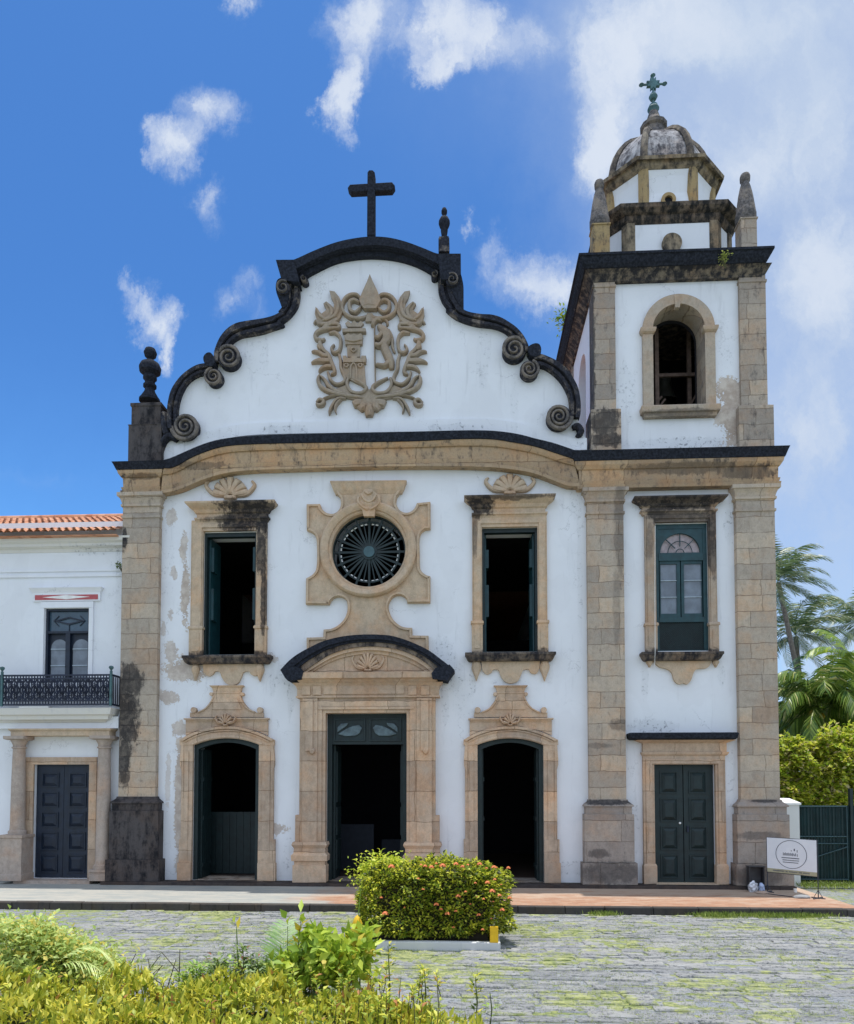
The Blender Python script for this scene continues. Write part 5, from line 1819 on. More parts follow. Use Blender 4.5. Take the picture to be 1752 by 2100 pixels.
# ================================================================== CONVENT WING
conv = empty('convent_building', 'white two storey convent wing with red tiled roof and iron balcony, at left edge', 'building')
cx0 = -24.0
cx1 = X(249, 1300, 0) - .005
YC = .10
cz = lambda y, Y=YC, x=120: W(x, y, Y).z
cda, cdb = X(69, 1680, YC), X(183, 1680, YC)
cdz = cz(1568)
cwa, cwb = X(92, 1310, YC), X(183, 1310, YC)
cwz0, cwz1 = cz(1400), cz(1248)
ceave = cz(1110)
k = MB()
k.prism([(cx0, -.05), (cx1, -.05), (cx1, ceave + .6), (cx0, ceave + .6)], YC, .9, [[(cda, 0), (cdb, 0), (cdb, cdz), (cda, cdz)], [(cwa, cwz0), (cwb, cwz0), (cwb, cwz1), (cwa, cwz1)]])
k.box(cx0, cx1, .901, 8, -.05, ceave + .6)
k.build('wall', M_CV, conv)
k = MB()
z_a, z_b, z_c = cz(1133), cz(1121, -.1), cz(1100, -.25)
k.rings(cx0, cx1 - .01, YC, .95, [(z_a, 0.03), (z_a + .1, .05), (z_b, .12), (z_b + .02, .2), (z_b + .1, .2), (z_c - .12, .30), (z_c, .34)])
k.build('eaves_cornice', M_TRIM, conv)
k = MB()
k.box(cx0, cx1 - .012, YC - .05, YC + .01, cz(1184), cz(1179))
k.box(cx0, cx1 - .012, YC - .04, YC + .01, cz(1173), cz(1169))
k.build('string_course', M_CV, conv)
# tiled roof: barrel tiles
xs0, xs1 = -20.5, cx1 - .02
ye, yr = -.52, 4.4
ze = W(120, 1093, ye).z
zr_ = W(120, 1066.5, yr).z
pitch_ = .235
vs, fs = [], []
nx = int((xs1 - xs0) / pitch_ * 8)
rows = 13
for j in range(rows):
    f0, f1 = j / rows, (j + 1) / rows
    for e in range(2):
        f = f0 if e == 0 else f1 + .012
        lift = .05 if e == 0 else .0
        for i in range(nx + 1):
            x = xs0 + (xs1 - xs0) * i / nx
            ph = (x - xs0) / pitch_
            wv = abs(math.sin(math.pi * ph)) * .09
            jit = .02 * mnoise.noise(Vector((math.floor(ph) * 3.1, j * 2.7, 0)))
            vs.append((x, ye + (yr - ye) * (f + (jit if e == 0 else 0) * .3), ze + (zr_ - ze) * f + wv + lift * (1 if e == 0 else 0) + jit))
    b = j * 2 * (nx + 1)
    for i in range(nx):
        fs.append((b + i, b + i + 1, b + nx + 2 + i, b + nx + 1 + i))
m, kk, b = newmat('terracotta_tiles')
p = pos(kk)
xx, yy, zz_ = kk.sep(p)
cell = kk.noise(kk.xyz(kk.m('FLOOR', kk.m('DIVIDE', kk.m('SUBTRACT', xx, xs0), pitch_)), kk.m('FLOOR', kk.m('MULTIPLY', yy, rows / (yr - ye))), 0.0), 3.7, 1)
cc = kk.mix(kk.ss(cell, .3, .7), (.42, .155, .07), (.62, .33, .20))
cc = kk.mix(kk.m('MULTIPLY', kk.ss(kk.noise(p, 7, 5), .55, .7), .7), cc, (.13, .08, .06))
kk.put(b.inputs['Base Color'], cc)
b.inputs['Roughness'].default_value = .9
k = MB().add(vs, fs)
k.build('tiled_roof', m, conv, smooth=False)
k = MB()
k.box(xs0, xs1, ye + .14, yr + .2, ze - .05, ze - .012)
k.tube([(xs0, yr, zr_ + .06), (xs1, yr, zr_ + .06)], .13, 10)
k.build('ridge_and_soffit', m, conv)
# window head, red and white strip
k = MB()
wx0, wx1 = X(66, 1215, YC - .1), X(204, 1215, YC - .1)
k.rings(wx0, wx1, YC - .06, YC + .01, [(cz(1234), 0.0), (cz(1217), .01), (cz(1212), .05), (cz(1207.5), .10)])
k.box(X(84, 1300, YC), X(91.5, 1300, YC), YC - .06, YC + .01, cz(1400), cwz1 + .004)
k.box(X(183.5, 1300, YC), X(192, 1300, YC), YC - .06, YC + .01, cz(1400), cwz1 + .004)
k.box(X(84, 1300, YC), X(192, 1300, YC), YC - .06, YC + .01, cwz1 + .01, cz(1235))
k.build('window_head', M_CV, conv)
rs0, rs1, rz0, rz1 = X(71.7, 1224, YC - .07), X(200.8, 1224, YC - .07), cz(1230, YC - .07), cz(1220, YC - .07)
k = MB().box(rs0, rs1, YC - .075, YC - .055, rz0, rz1)
k.build('red_strip', M_RED, conv)
cxr, czr = (rs0 + rs1) / 2, (rz0 + rz1) / 2
MB().prism([(rs0 + .25, czr), (cxr, rz0 + .01), (rs1 - .25, czr), (cxr, rz1 - .01)], YC - .085, YC - .0755).build('white_lozenge', M_WHITE, conv)
# window with transom and arched leaves
k = MB()
k.box(cwa, cwb, YC + .16, YC + .2, cwz0, cwz1)
k.box(cwa, cwa + .07, YC + .05, YC + .159, cwz0, cwz1)
k.box(cwb - .07, cwb, YC + .05, YC + .159, cwz0, cwz1)
k.box(cwa + .07, cwb - .07, YC + .05, YC + .159, cwz1 - .07, cwz1)
zt1 = cz(1296)
k.box(cwa + .07, cwb - .07, YC + .04, YC + .159, zt1 - .04, zt1 + .03)
cm = (cwa + cwb) / 2
k.box(cm - .07, cm + .07, YC + .045, YC + .159, cwz0, zt1 - .04)
cwin = k.build('window', M_BLUE, conv)
k = MB()
zcc = cz(1272)
k.prism([(cm - .52, zcc), (cm, zcc + .13), (cm + .52, zcc), (cm, zcc - .13)], YC + .10, YC + .13, [[(cm - .36, zcc), (cm, zcc + .08), (cm + .36, zcc), (cm, zcc - .08)]])
k.bar((cm, YC + .12, zcc - .12), (cm, YC + .12, zt1), .02, .02)
for s_ in (-1, 1):
    k.bar((cm + s_ * .34, YC + .12, zcc + .16), (cm + s_ * .5, YC + .12, zcc), .02, .02)
    k.bar((cm + s_ * .34, YC + .12, zcc - .16), (cm + s_ * .5, YC + .12, zcc), .02, .02)
k.build('transom_tracery', M_BLUE, cwin)
MB().box(cwa + .07, cwb - .07, YC + .14, YC + .155, zt1 + .03, cwz1 - .07).build('transom_pane', simple('blue_grey_glass', (.05, .09, .13), .15), cwin)
for (pa, pb) in ((100, 134), (145, 179)):
    a_, b_ = X(pa, 1340, YC), X(pb, 1340, YC)
    r_ = (b_ - a_) / 2
    zs_ = cz(1327)
    pts = [(a_, cwz0), (b_, cwz0)] + [((a_ + b_) / 2 + r_ * math.cos(math.pi * i / 14), zs_ + r_ * math.sin(math.pi * i / 14)) for i in range(15)]
    k = MB().prism(pts, YC + .135, YC + .15)
    g_ = k.build('glass_pane', M_GLASSG, cwin)
    for yy_ in (1330, 1364):
        MB().box(a_, b_, YC + .11, YC + .134, cz(yy_) - .015, cz(yy_) + .015).build('glazing_bar', M_BAR, g_)
# balcony
bal = MB()
by0 = -.45
bx0, bx1 = -16.0, X(229, 1415, by0)
zr0, zr1 = W(120, 1445, by0).z, W(120, 1385, by0).z
zsl = W(120, 1452, by0).z
k = MB()
k.rings(-16.0, bx1 + .02, by0 - .05, YC + .02, [(zsl - .42, -.36), (zsl - .36, -.3), (zsl - .34, -.2), (zsl - .22, -.16), (zsl - .20, -.08), (zsl - .04, -.02), (zsl, 0.0)])
k.build('balcony_slab', M_TRIM, conv, bevel=.01)
k = MB()
for (p, q) in (((bx0, by0, zr1), (bx1, by0, zr1)), ((bx0, by0, zr0), (bx1, by0, zr0)), ((bx1, by0, zr1), (bx1, YC, zr1)), ((bx1, by0, zr0), (bx1, YC, zr0)), ((bx0, by0, zr0 + .12), (bx1, by0, zr0 + .12)), ((bx0, by0, zr1 - .1), (bx1, by0, zr1 - .1))):
    k.bar(p, q, .05, .05)
u = .18
H = zr1 - zr0 - .22
i = 0
xq = bx1
while xq > -14.6:
    for (a_, b_) in (((xq, zr0 + .12), (xq - 2 * u, zr1 - .1)), ((xq - 2 * u, zr0 + .12), (xq, zr1 - .1))):
        k.bar((a_[0], by0 + .01, a_[1]), (b_[0], by0 + .01, b_[1]), .045, .02)
    c_ = (xq - u, (zr0 + zr1) / 2)
    k.bar((xq - u, by0 + .015, zr0 + .12), (xq, by0 + .015, (zr0 + zr1) / 2), .035, .02)
    k.bar((xq - u, by0 + .015, zr0 + .12), (xq - 2 * u, by0 + .015, (zr0 + zr1) / 2), .035, .02)
    k.bar((xq - u, by0 + .015, zr1 - .1), (xq, by0 + .015, (zr0 + zr1) / 2), .035, .02)
    k.bar((xq - u, by0 + .015, zr1 - .1), (xq - 2 * u, by0 + .015, (zr0 + zr1) / 2), .035, .02)
    for rr_ in (.14, .10, .06):
        k.tube([(c_[0] + rr_ * math.cos(j * math.pi / 6), by0 - .01, c_[1] + rr_ * math.sin(j * math.pi / 6) * 1.3) for j in range(13)], .014, 4)
    for e_ in (-.09, 0, .09):
        k.bar((xq - u + e_, by0 + .03, zr0), (xq - u + e_, by0 + .03, zr1), .03, .02)
    k.bar((xq, by0 + .03, zr0), (xq, by0 + .03, zr1), .03, .02)
    for (sx_, sz_) in ((-1, 1), (1, 1), (-1, -1), (1, -1)):
        cc_ = (xq - u + sx_ * .12, c_[1] + sz_ * H * .33)
        k.tube([(cc_[0] + .055 * math.cos(j * math.pi / 5), by0, cc_[1] + .055 * math.sin(j * math.pi / 5)) for j in range(9)], .013, 4)
    xq -= 2 * u
for j in range(4):
    yy_ = by0 + .12 + j * .13
    k.bar((bx1, yy_, zr0), (bx1, yy_, zr1), .02, .03)
rail = k.build('balcony_railing', M_IRON, conv)
for xx_ in (5, 228.5):
    p0 = W(xx_, 1415, by0)
    k = MB()
    k.bar((p0.x, by0 - .03, zr0 - .05), (p0.x, by0 - .03, zr1 + .12), .06, .06)
    k.lathe((p0.x, by0 - .03, zr1 + .12), [(.02, 0), (.03, .03), (.075, .09), (.06, .14), (.0, .16)], 10)
    k.build('rail_post', M_COPPER, rail, smooth=False)
MB().box(X(40, 1445, by0), X(100, 1445, by0), by0 - .03, by0 + .2, zsl + .005, zsl + .05).build('balcony_kerb', M_TRIM, conv)
# band under balcony, door surround with columns
k = MB()
yb_ = -.1
k.box(-16, X(243, 1480, yb_), yb_, YC - .002, W(120, 1494, yb_).z, W(120, 1470, yb_).z)
k.build('wall_band', M_CV, conv)
k = MB()
e0_, e1_ = X(22, 1503, -.32), X(224, 1503, -.32)
k.rings(e0_, e1_, -.32, YC - .003, [(W(120, 1509, -.32).z, 0), (W(120, 1500, -.32).z, .0), (W(120, 1497, -.34).z, .05), (W(120, 1494, -.36).z, .06)])
k.build('door_entablature', M_STONE, conv)
M_COLM = stone('column_stone', (.42, .35, .30), amount=.12, joints=False)
for cxx in (36.5, 212):
    px = X(cxx, 1600, -.2)
    zt_c = W(120, 1509.5, -.32).z
    zbc = W(cxx, 1712, -.3).z if cxx < 100 else .34
    k = MB()
    H = zt_c - zbc
    k.lathe((px, -.16, zbc), [(.26, 0), (.26, .1), (.22, .14), (.21, .3), (.20, H * .5), (.175, H - .38), (.21, H - .37), (.21, H - .33), (.175, H - .32), (.18, H - .26), (.25, H - .12)], 24)
    k.rings(px - .27, px + .27, -.43, .09, [(zt_c - .12, -.02), (zt_c - .09, .05), (zt_c - .002, .05)])
    co = k.build('column', M_COLM, conv, smooth=True)
    k = MB()
    pw_ = .36 if cxx < 100 else .25
    k.rings(px - pw_, px + pw_, -.16 - pw_, .095, [(0, 0.03), (.18, .03), (.2, 0), (zbc - .1, 0), (zbc - .08, .04), (zbc - .001, .04)])
    k.build('column_pedestal', M_COLM, co)
k = MB()
f0_, f1_ = X(51, 1650, YC - .05), X(197, 1650, YC - .05)
k.box(f0_, cda, YC - .06, YC + .01, 0, cdz)
k.box(cdb, f1_, YC - .06, YC + .01, 0, cdz)
k.box(f0_, f1_, YC - .06, YC + .01, cdz + .001, cz(1553))
k.build('door_frame', M_PORTAL, conv)
cmid = (cda + cdb) / 2
for a_, b_ in ((cda + .01, cmid - .006), (cmid + .006, cdb - .01)):
    dd = panel_door(a_, b_, .02, cdz - .01, YC + .12, M_BLUE, [(.2, .82)], [(.04, .2), (.24, .40), (.44, .58), (.62, .76), (.8, .93)], 'door', parent=conv)
MB().box(cda - .3, cdb + .3, -.4, YC, ZP - .02, -.003).build('door_step', M_COLM, conv)

# ================================================================== GROUND
m, kk, b = newmat('stone_paved_road')
p = pos(kk)
xx, yy, zz_ = kk.sep(p)
w1 = kk.v('SCALE', kk.v('SUBTRACT', kk.noise(p, 1.4, 6, .7, out=1), (.5, .5, .5)), .42)
vv = kk.v('ADD', p, w1)
bt_ = kk.node('ShaderNodeTexBrick')
bt_.offset = .43
bt_.squash = 1.5
bt_.squash_frequency = 3
kk.put(bt_.inputs['Vector'], vv)
for nm, vl in (('Scale', 1), ('Brick Width', .78), ('Row Height', .36), ('Mortar Size', .075), ('Mortar Smooth', 1.0), ('Bias', 0.0)):
    bt_.inputs[nm].default_value = vl
bt_.inputs['Color1'].default_value = (.215, .23, .255, 1)
bt_.inputs['Color2'].default_value = (.31, .325, .34, 1)
bt_.inputs['Mortar'].default_value = (.30, .31, .31, 1)
f2 = kk.noise(p, 26, 5, .8)
f3 = kk.noise(kk.v('MULTIPLY', p, (.7, 1.6, 1)), 4.0, 6, .75)
f4 = kk.noise(kk.v('MULTIPLY', p, (.55, 1.7, 1)), 11.0, 5, .75)
patch = kk.noise(kk.v('MULTIPLY', p, (.6, 1.0, 1)), .7, 5, .65)
joint = kk.m('MULTIPLY', bt_.outputs['Fac'], kk.ss(f3, .36, .56))
sc = bt_.outputs[0]
sc = kk.mix(kk.m('MULTIPLY', kk.ss(f4, .52, .66), .55), sc, (.42, .42, .41))
sc = kk.mix(kk.m('MULTIPLY', kk.ss(kk.m('ADD', kk.m('MULTIPLY', f2, .5), kk.m('MULTIPLY', f4, .5)), .50, .42), .85), sc, (.07, .078, .09))
sc = kk.mix(kk.m('MULTIPLY', joint, .45), sc, (.14, .135, .12))
gm = kk.m('ADD', kk.m('MULTIPLY', patch, .5), kk.m('ADD', kk.m('MULTIPLY', f3, .32), kk.m('MULTIPLY', f4, .18)))
gj = kk.m('MULTIPLY', bt_.outputs['Fac'], kk.ss(gm, .40, .49))
gj = kk.m('MAXIMUM', gj, kk.ss(kk.m('ADD', gm, kk.m('MULTIPLY', bt_.outputs['Fac'], .06)), .515, .565))
gj = kk.m('MULTIPLY', gj, kk.ss(f2, .30, .5))
gc = kk.mix(kk.ss(f4, .4, .62), (.15, .215, .03), (.38, .40, .10))
sc = kk.mix(kk.m('MULTIPLY', gj, .85), sc, gc)
kk.put(b.inputs['Base Color'], sc)
b.inputs['Roughness'].default_value = .85
hh = kk.m('SUBTRACT', kk.m('MULTIPLY', f2, .5), kk.m('MULTIPLY', bt_.outputs['Fac'], .6))
hh = kk.m('ADD', hh, kk.m('MULTIPLY', f3, .8))
bump(kk, b, hh, .8, .05)
M_ROAD = m
YKERB = G(1300, 1862, ZP).y
gme = MB()
gme.add([(-150, -40, ZR), (150, -40, ZR), (150, 300, ZR), (-150, 300, ZR)], [(0, 1, 2, 3)])
tag(gme.build('road', M_ROAD), kind='structure')
tag(MB().add([(-150, -150, ZR), (150, -150, ZR), (150, -40, ZR), (-150, -40, ZR)], [(0, 1, 2, 3)]).build('road', M_ROAD), kind='structure')

m, kk, b = newmat('rough_grey_slab')
g_ = kk.node('ShaderNodeNewGeometry')
p = g_.outputs['Position']
rp = g_.outputs['Random Per Island']
f2 = kk.noise(p, 24, 5, .8)
f4 = kk.noise(kk.v('MULTIPLY', p, (.6, 1.5, 1)), 9.0, 6, .78)
f5 = kk.noise(p, 2.2, 5, .7)
sc = kk.mix(rp, (.255, .26, .265), (.40, .395, .375))
sc = kk.mix(kk.m('MULTIPLY', kk.ss(f4, .52, .64), .6), sc, (.44, .44, .43))
sc = kk.mix(kk.m('MULTIPLY', kk.ss(kk.m('ADD', kk.m('MULTIPLY', f2, .5), kk.m('MULTIPLY', f4, .5)), .50, .42), .85), sc, (.07, .078, .09))
patch = kk.noise(kk.v('MULTIPLY', p, (.6, 1.0, 1)), .7, 5, .65)
mo = kk.m('MULTIPLY', kk.ss(kk.m('ADD', kk.m('MULTIPLY', patch, .5), kk.m('MULTIPLY', f5, .5)), .50, .565), kk.ss(f2, .33, .5))
sc = kk.mix(kk.m('MULTIPLY', mo, .75), sc, kk.mix(kk.ss(f4, .4, .6), (.19, .25, .03), (.50, .52, .13)))
kk.put(b.inputs['Base Color'], sc)
b.inputs['Roughness'].default_value = .85
bump(kk, b, kk.m('ADD', kk.m('MULTIPLY', f2, .5), kk.m('MULTIPLY', f4, .9)), .9, .05)
k = MB()
rs = random.Random(21)
ST = []
y_ = YKERB - .03
while y_ > -18.6:
    hrow = rs.uniform(.20, .34)
    x_ = -9 + rs.uniform(0, .6)
    while x_ < 13.5:
        wrow = rs.uniform(.28, .85)
        if rs.random() > .05:
            gp = rs.uniform(.02, .05)
            top_z = ZR + .012 + rs.uniform(-.004, .02)
            tx, ty = rs.uniform(-.012, .012), rs.uniform(-.02, .02)
            P_ = []
            for (fx, fy) in ((0, 0), (.33, 0), (.67, 0), (1, 0), (1, .5), (1, 1), (.67, 1), (.33, 1), (0, 1), (0, .5)):
                cxx_ = x_ + gp + (wrow - 2 * gp) * fx + rs.uniform(-.035, .035)
                cyy_ = y_ - hrow + gp + (hrow - 2 * gp) * fy + rs.uniform(-.025, .025)
                P_.append((cxx_, cyy_))
            mx, my = x_ + wrow / 2, y_ - hrow / 2
            L0 = [(a, c, ZR - .02) for a, c in P_]
            L1 = [(a, c, top_z - .018 + (a - mx) * tx + (c - my) * ty) for a, c in P_]
            L2 = [(mx + (a - mx) * .90, my + (c - my) * .82, top_z + (a - mx) * tx + (c - my) * ty) for a, c in P_]
            k.poly_rings([L0, L1, L2])
        x_ += wrow
    y_ -= hrow
tag(k.build('paving_stones', m, smooth=True), kind='structure')
m, kk, b = newmat('worn_brick_paving')
p = pos(kk)
xx, yy, zz_ = kk.sep(p)
n1 = kk.noise(kk.v('MULTIPLY', p, (.6, 2.5, 1)), 2.2, 6, .7)
n2 = kk.noise(p, 22, 4, .7)
br_t = kk.node('ShaderNodeTexBrick')
kk.put(br_t.inputs['Vector'], kk.v('ADD', p, kk.v('SCALE', kk.noise(p, 3, 3, out=1), .04)))
br_t.inputs['Scale'].default_value = 1
br_t.inputs['Brick Width'].default_value = .26
br_t.inputs['Row Height'].default_value = .13
br_t.inputs['Mortar Size'].default_value = .008
br_t.inputs['Color1'].default_value = (.33, .155, .085, 1)
br_t.inputs['Color2'].default_value = (.42, .24, .15, 1)
br_t.inputs['Mortar'].default_value = (.30, .21, .15, 1)
c = kk.mix(kk.ss(kk.m('ADD', n1, kk.m('MULTIPLY', kk.m('ADD', yy, 2.6), .10)), .42, .68), br_t.outputs[0], (.46, .34, .25))
c = kk.mix(kk.m('MULTIPLY', kk.ss(n2, .55, .75), .5), c, (.22, .14, .10))
lx = X(700, 1830, -2)
lft = kk.ss(kk.m('ADD', xx, kk.m('MULTIPLY', kk.m('SUBTRACT', kk.noise(p, .9, 4), .5), 5.0)), lx + .5, lx - 1.2)
c = kk.mix(lft, c, kk.mix(kk.ss(n1, .4, .6), (.30, .31, .29), (.40, .38, .33)))
kk.put(b.inputs['Base Color'], c)
b.inputs['Roughness'].default_value = .9
bump(kk, b, kk.m('ADD', n2, n1), .5, .02)
M_BRICK = m
PVX1 = 9.65
YK = G(1300, 1862, ZP).y
pv = MB().box(-40, PVX1, YK + .22, 6.0, ZP - .3, ZP)
tag(pv.build('pavement', M_BRICK), kind='structure')
M_KERB = stone('dark_kerb_stone', (.075, .07, .065), dark=(.03, .03, .03), amount=.35, rows=2, wid=1.4)
m2, kk, b = newmat('kerb_top')
k = MB()
x_ = -40.0
rk = random.Random(3)
while x_ < PVX1:
    L = rk.uniform(.8, 1.5)
    x2 = min(PVX1, x_ + L)
    dz_ = rk.uniform(-.008, .012)
    dy_ = rk.uniform(-.012, .012)
    k.box(x_ + .006, x2 - .006, YK + dy_, YK + .218, ZR - .1, ZP + .006 + dz_)
    x_ = x2
tag(k.build('kerb', M_KERB, bevel=.02), kind='structure')
print('kerb Y', YK)


# ================================================================== VEGETATION
def leafmat(name, c1, c2, c3=None, f3=.1, rough=.5, trans=.25):
    m, k, b = newmat(name)
    g = k.node('ShaderNodeNewGeometry')
    rp = g.outputs['Random Per Island']
    c = k.mix(k.ss(rp, 0.0, 1.0), c1, c2)
    if c3:
        c = k.mix(k.m('GREATER_THAN', k.m('FRACT', k.m('MULTIPLY', rp, 17.31)), 1 - f3), c, c3)
    n = k.noise(g.outputs['Position'], 1.6, 3)
    c = k.mix(k.m('MULTIPLY', k.ss(n, .4, .65), .45), c, k.mix(1.0, c, (.62, .75, .6), 'MULTIPLY'))
    k.put(b.inputs['Base Color'], c)
    b.inputs['Roughness'].default_value = rough
    tr = k.node('ShaderNodeBsdfTranslucent')
    k.put(tr.inputs[0], c)
    mx = k.node('ShaderNodeMixShader')
    mx.inputs[0].default_value = trans
    k.l.new(b.outputs[0], mx.inputs[1])
    k.l.new(tr.outputs[0], mx.inputs[2])
    out = [n_ for n_ in k.n if n_.type == 'OUTPUT_MATERIAL'][0]
    k.l.new(mx.outputs[0], out.inputs[0])
    return m


def leaves(P, D, U, L, Wd, fold=.25, bend=.15):
    """arrays: base points, directions, up vectors, length, width -> verts, faces (folded pointed leaf of 2 quads)"""
    P, D, U = (np.asarray(a, float) for a in (P, D, U))
    D = D / np.linalg.norm(D, axis=1, keepdims=True)
    Sd = np.cross(D, U)
    Sd /= np.linalg.norm(Sd, axis=1, keepdims=True) + 1e-9
    Nn = np.cross(Sd, D)
    L = np.asarray(L)[:, None]
    Wd = np.asarray(Wd)[:, None]
    a = P
    tip = P + D * L - Nn * L * bend
    mid = P + D * L * .5 + Nn * L * .03
    l = P + D * L * .45 + Sd * Wd * .5 + Nn * Wd * fold
    r = P + D * L * .45 - Sd * Wd * .5 + Nn * Wd * fold
    n = len(P)
    V = np.stack([a, l, tip, r, mid], 1).reshape(-1, 3)
    i = np.arange(n)[:, None] * 5
    Fa = np.concatenate([i + np.array([[0, 4, 2, 1]]), i + np.array([[0, 3, 2, 4]])])
    return V, Fa


def npmesh(name, V, Fa, mat, parent=None):
    me = bpy.data.meshes.new(name)
    me.vertices.add(len(V))
    me.vertices.foreach_set('co', np.asarray(V, np.float32).ravel())
    me.loops.add(Fa.size)
    me.loops.foreach_set('vertex_index', Fa.astype(np.int32).ravel())
    me.polygons.add(len(Fa))
    me.polygons.foreach_set('loop_start', np.arange(0, Fa.size, Fa.shape[1], dtype=np.int32))
    me.polygons.foreach_set('loop_total', np.full(len(Fa), Fa.shape[1], np.int32))
    me.materials.append(mat)
    me.update(calc_edges=True)
    me.validate()
    ob = bpy.data.objects.new(name, me)
    return link(ob, parent)


rng = np.random.default_rng(5)


def hedge_shell(n, x0, x1, y0, y1, z0, z1, lump=.12, faces=('f', 't', 'l', 'r', 'b'), topfn=None):
    """random points on the sides of a lumpy block, with outward normals"""
    P, Nn = [], []
    area = {'f': (x1 - x0) * (z1 - z0), 'b': (x1 - x0) * (z1 - z0) * .4, 't': (x1 - x0) * (y1 - y0) * 1.2, 'l': (y1 - y0) * (z1 - z0), 'r': (y1 - y0) * (z1 - z0)}
    tot = sum(area[f] for f in faces)
    for f in faces:
        k = int(n * area[f] / tot)
        a, b_ = rng.random(k), rng.random(k)
        X_ = x0 + (x1 - x0) * a
        Y_ = y0 + (y1 - y0) * a
        Z_ = z0 + (z1 - z0) * b_
        if f == 'f':
            p = np.stack([X_, np.full(k, y0), Z_], 1); q = (0, -1, 0)
        elif f == 'b':
            p = np.stack([X_, np.full(k, y1), Z_], 1); q = (0, 1, 0)
        elif f == 't':
            p = np.stack([X_, y0 + (y1 - y0) * b_, np.full(k, z1)], 1); q = (0, 0, 1)
        elif f == 'l':
            p = np.stack([np.full(k, x0), Y_, Z_], 1); q = (-1, 0, 0)
        else:
            p = np.stack([np.full(k, x1), Y_, Z_], 1); q = (1, 0, 0)
        P.append(p)
        Nn.append(np.tile(q, (k, 1)))
    P, Nn = np.concatenate(P), np.concatenate(Nn).astype(float)
    # round the box and add lumps
    c = np.array([(x0 + x1) / 2, (y0 + y1) / 2, (z0 + z1) / 2])
    h = np.array([(x1 - x0) / 2, (y1 - y0) / 2, (z1 - z0) / 2])
    q = (P - c) / h
    rad = np.minimum(1.0, 1.28 / np.maximum(1e-6, np.linalg.norm(q, axis=1)) ** 1.0)
    P = c + (P - c) * rad[:, None]
    lum = np.array([mnoise.noise(Vector((p[0] * 1.9, p[1] * 1.9, p[2] * 1.9))) + .6 * mnoise.noise(Vector((p[0] * 5, p[1] * 5, p[2] * 5 + 7))) for p in P])
    P = P + Nn * (lum * lump)[:, None] - Nn * (rng.random(len(P)) ** 2 * .16)[:, None]
    return P, Nn


def leaf_cloud(name, P, Nn, L, Wd, mat, parent, spread=.9, upb=.5, jl=.3):
    n = len(P)
    D = Nn * .55 + rng.normal(0, spread, (n, 3)) * np.array([1, 1, .55]) + np.array([0, 0, upb * .3])
    U = Nn * .35 + rng.normal(0, .35, (n, 3)) + np.array([0, 0, 1.0])
    ls = L * (1 + rng.uniform(-jl, jl, n))
    V, Fa = leaves(P, D, U, ls, ls * Wd / L)
    return npmesh(name, V, Fa, mat, parent)


# --- planter with flowering hedge
pl0 = G(765, 1952, ZR)
pl1 = G(1027, 1952, ZR)
YP = pl1.y
pd_ = 1.5
k = MB()
hgt = .17
k.box(pl0.x - .3, pl1.x, YP, YP + .14, ZR - .02, ZR + hgt)
k.box(pl1.x - .14, pl1.x, YP + .141, YP + pd_, ZR - .02, ZR + hgt - .002)
k.box(pl0.x - .3, pl1.x - .141, YP + pd_ - .14, YP + pd_, ZR - .02, ZR + hgt - .004)
k.box(pl0.x - .3, pl0.x - .16, YP + .141, YP + pd_ - .141, ZR - .02, ZR + hgt - .002)
tag(k.build('planter_kerb', plaster('dirty_white_kerb', base=(.62, .62, .60), grime=.6), bevel=.02), 'low white painted kerb of the bed around the orange flowering hedge', 'planter')
tag(MB().box(pl0.x - .15, pl1.x - .145, YP + .145, YP + pd_ - .145, ZR - .02, ZR + hgt - .05).build('soil', simple('planter_soil', (.06, .07, .03), .95)), kind='structure')
yp = MB()
a, c = W(1005, 1917, YP + .06), W(1022, 1917, YP + .06)
yp.box(a.x, c.x, YP + .0, YP + .15, ZR + hgt - .005, W(1013, 1901, YP + .06).z)
tag(yp.build('yellow_post', M_YEL, bevel=.008), 'short yellow block on the corner of the white planter kerb', 'post')
hg = empty('flowering_hedge', 'clipped hedge dotted with orange flowers standing in the white kerbed bed', 'hedge')
hx0, hx1 = W(742, 1850, YP + .3).x, W(1032, 1850, YP + .3).x
hzt = W(900, 1778, YP + .25).z
M_LEAF1 = leafmat('hedge_leaves', (.20, .30, .025), (.84, .80, .08), (.04, .06, .012), .22, trans=.42)
P, Nn = hedge_shell(21000, hx0, hx1, YP + .12, YP + 1.4, ZR + .12, hzt, lump=.30)
leaf_cloud('foliage', P, Nn, .085, .040, M_LEAF1, hg)
# taller wild shoots behind on the left
Q = []
for _ in range(5200):
    a = rng.normal(0, 1, 3)
    Q.append((hx0 + .38 + a[0] * .26, YP + 1.4 + a[1] * .22, hzt - .27 + a[2] * .15))
Q = np.array(Q)
leaf_cloud('foliage', Q, (Q - Q.mean(0)), .09, .042, leafmat('yellow_green_leaves', (.32, .44, .03), (.80, .80, .08), trans=.42), hg)
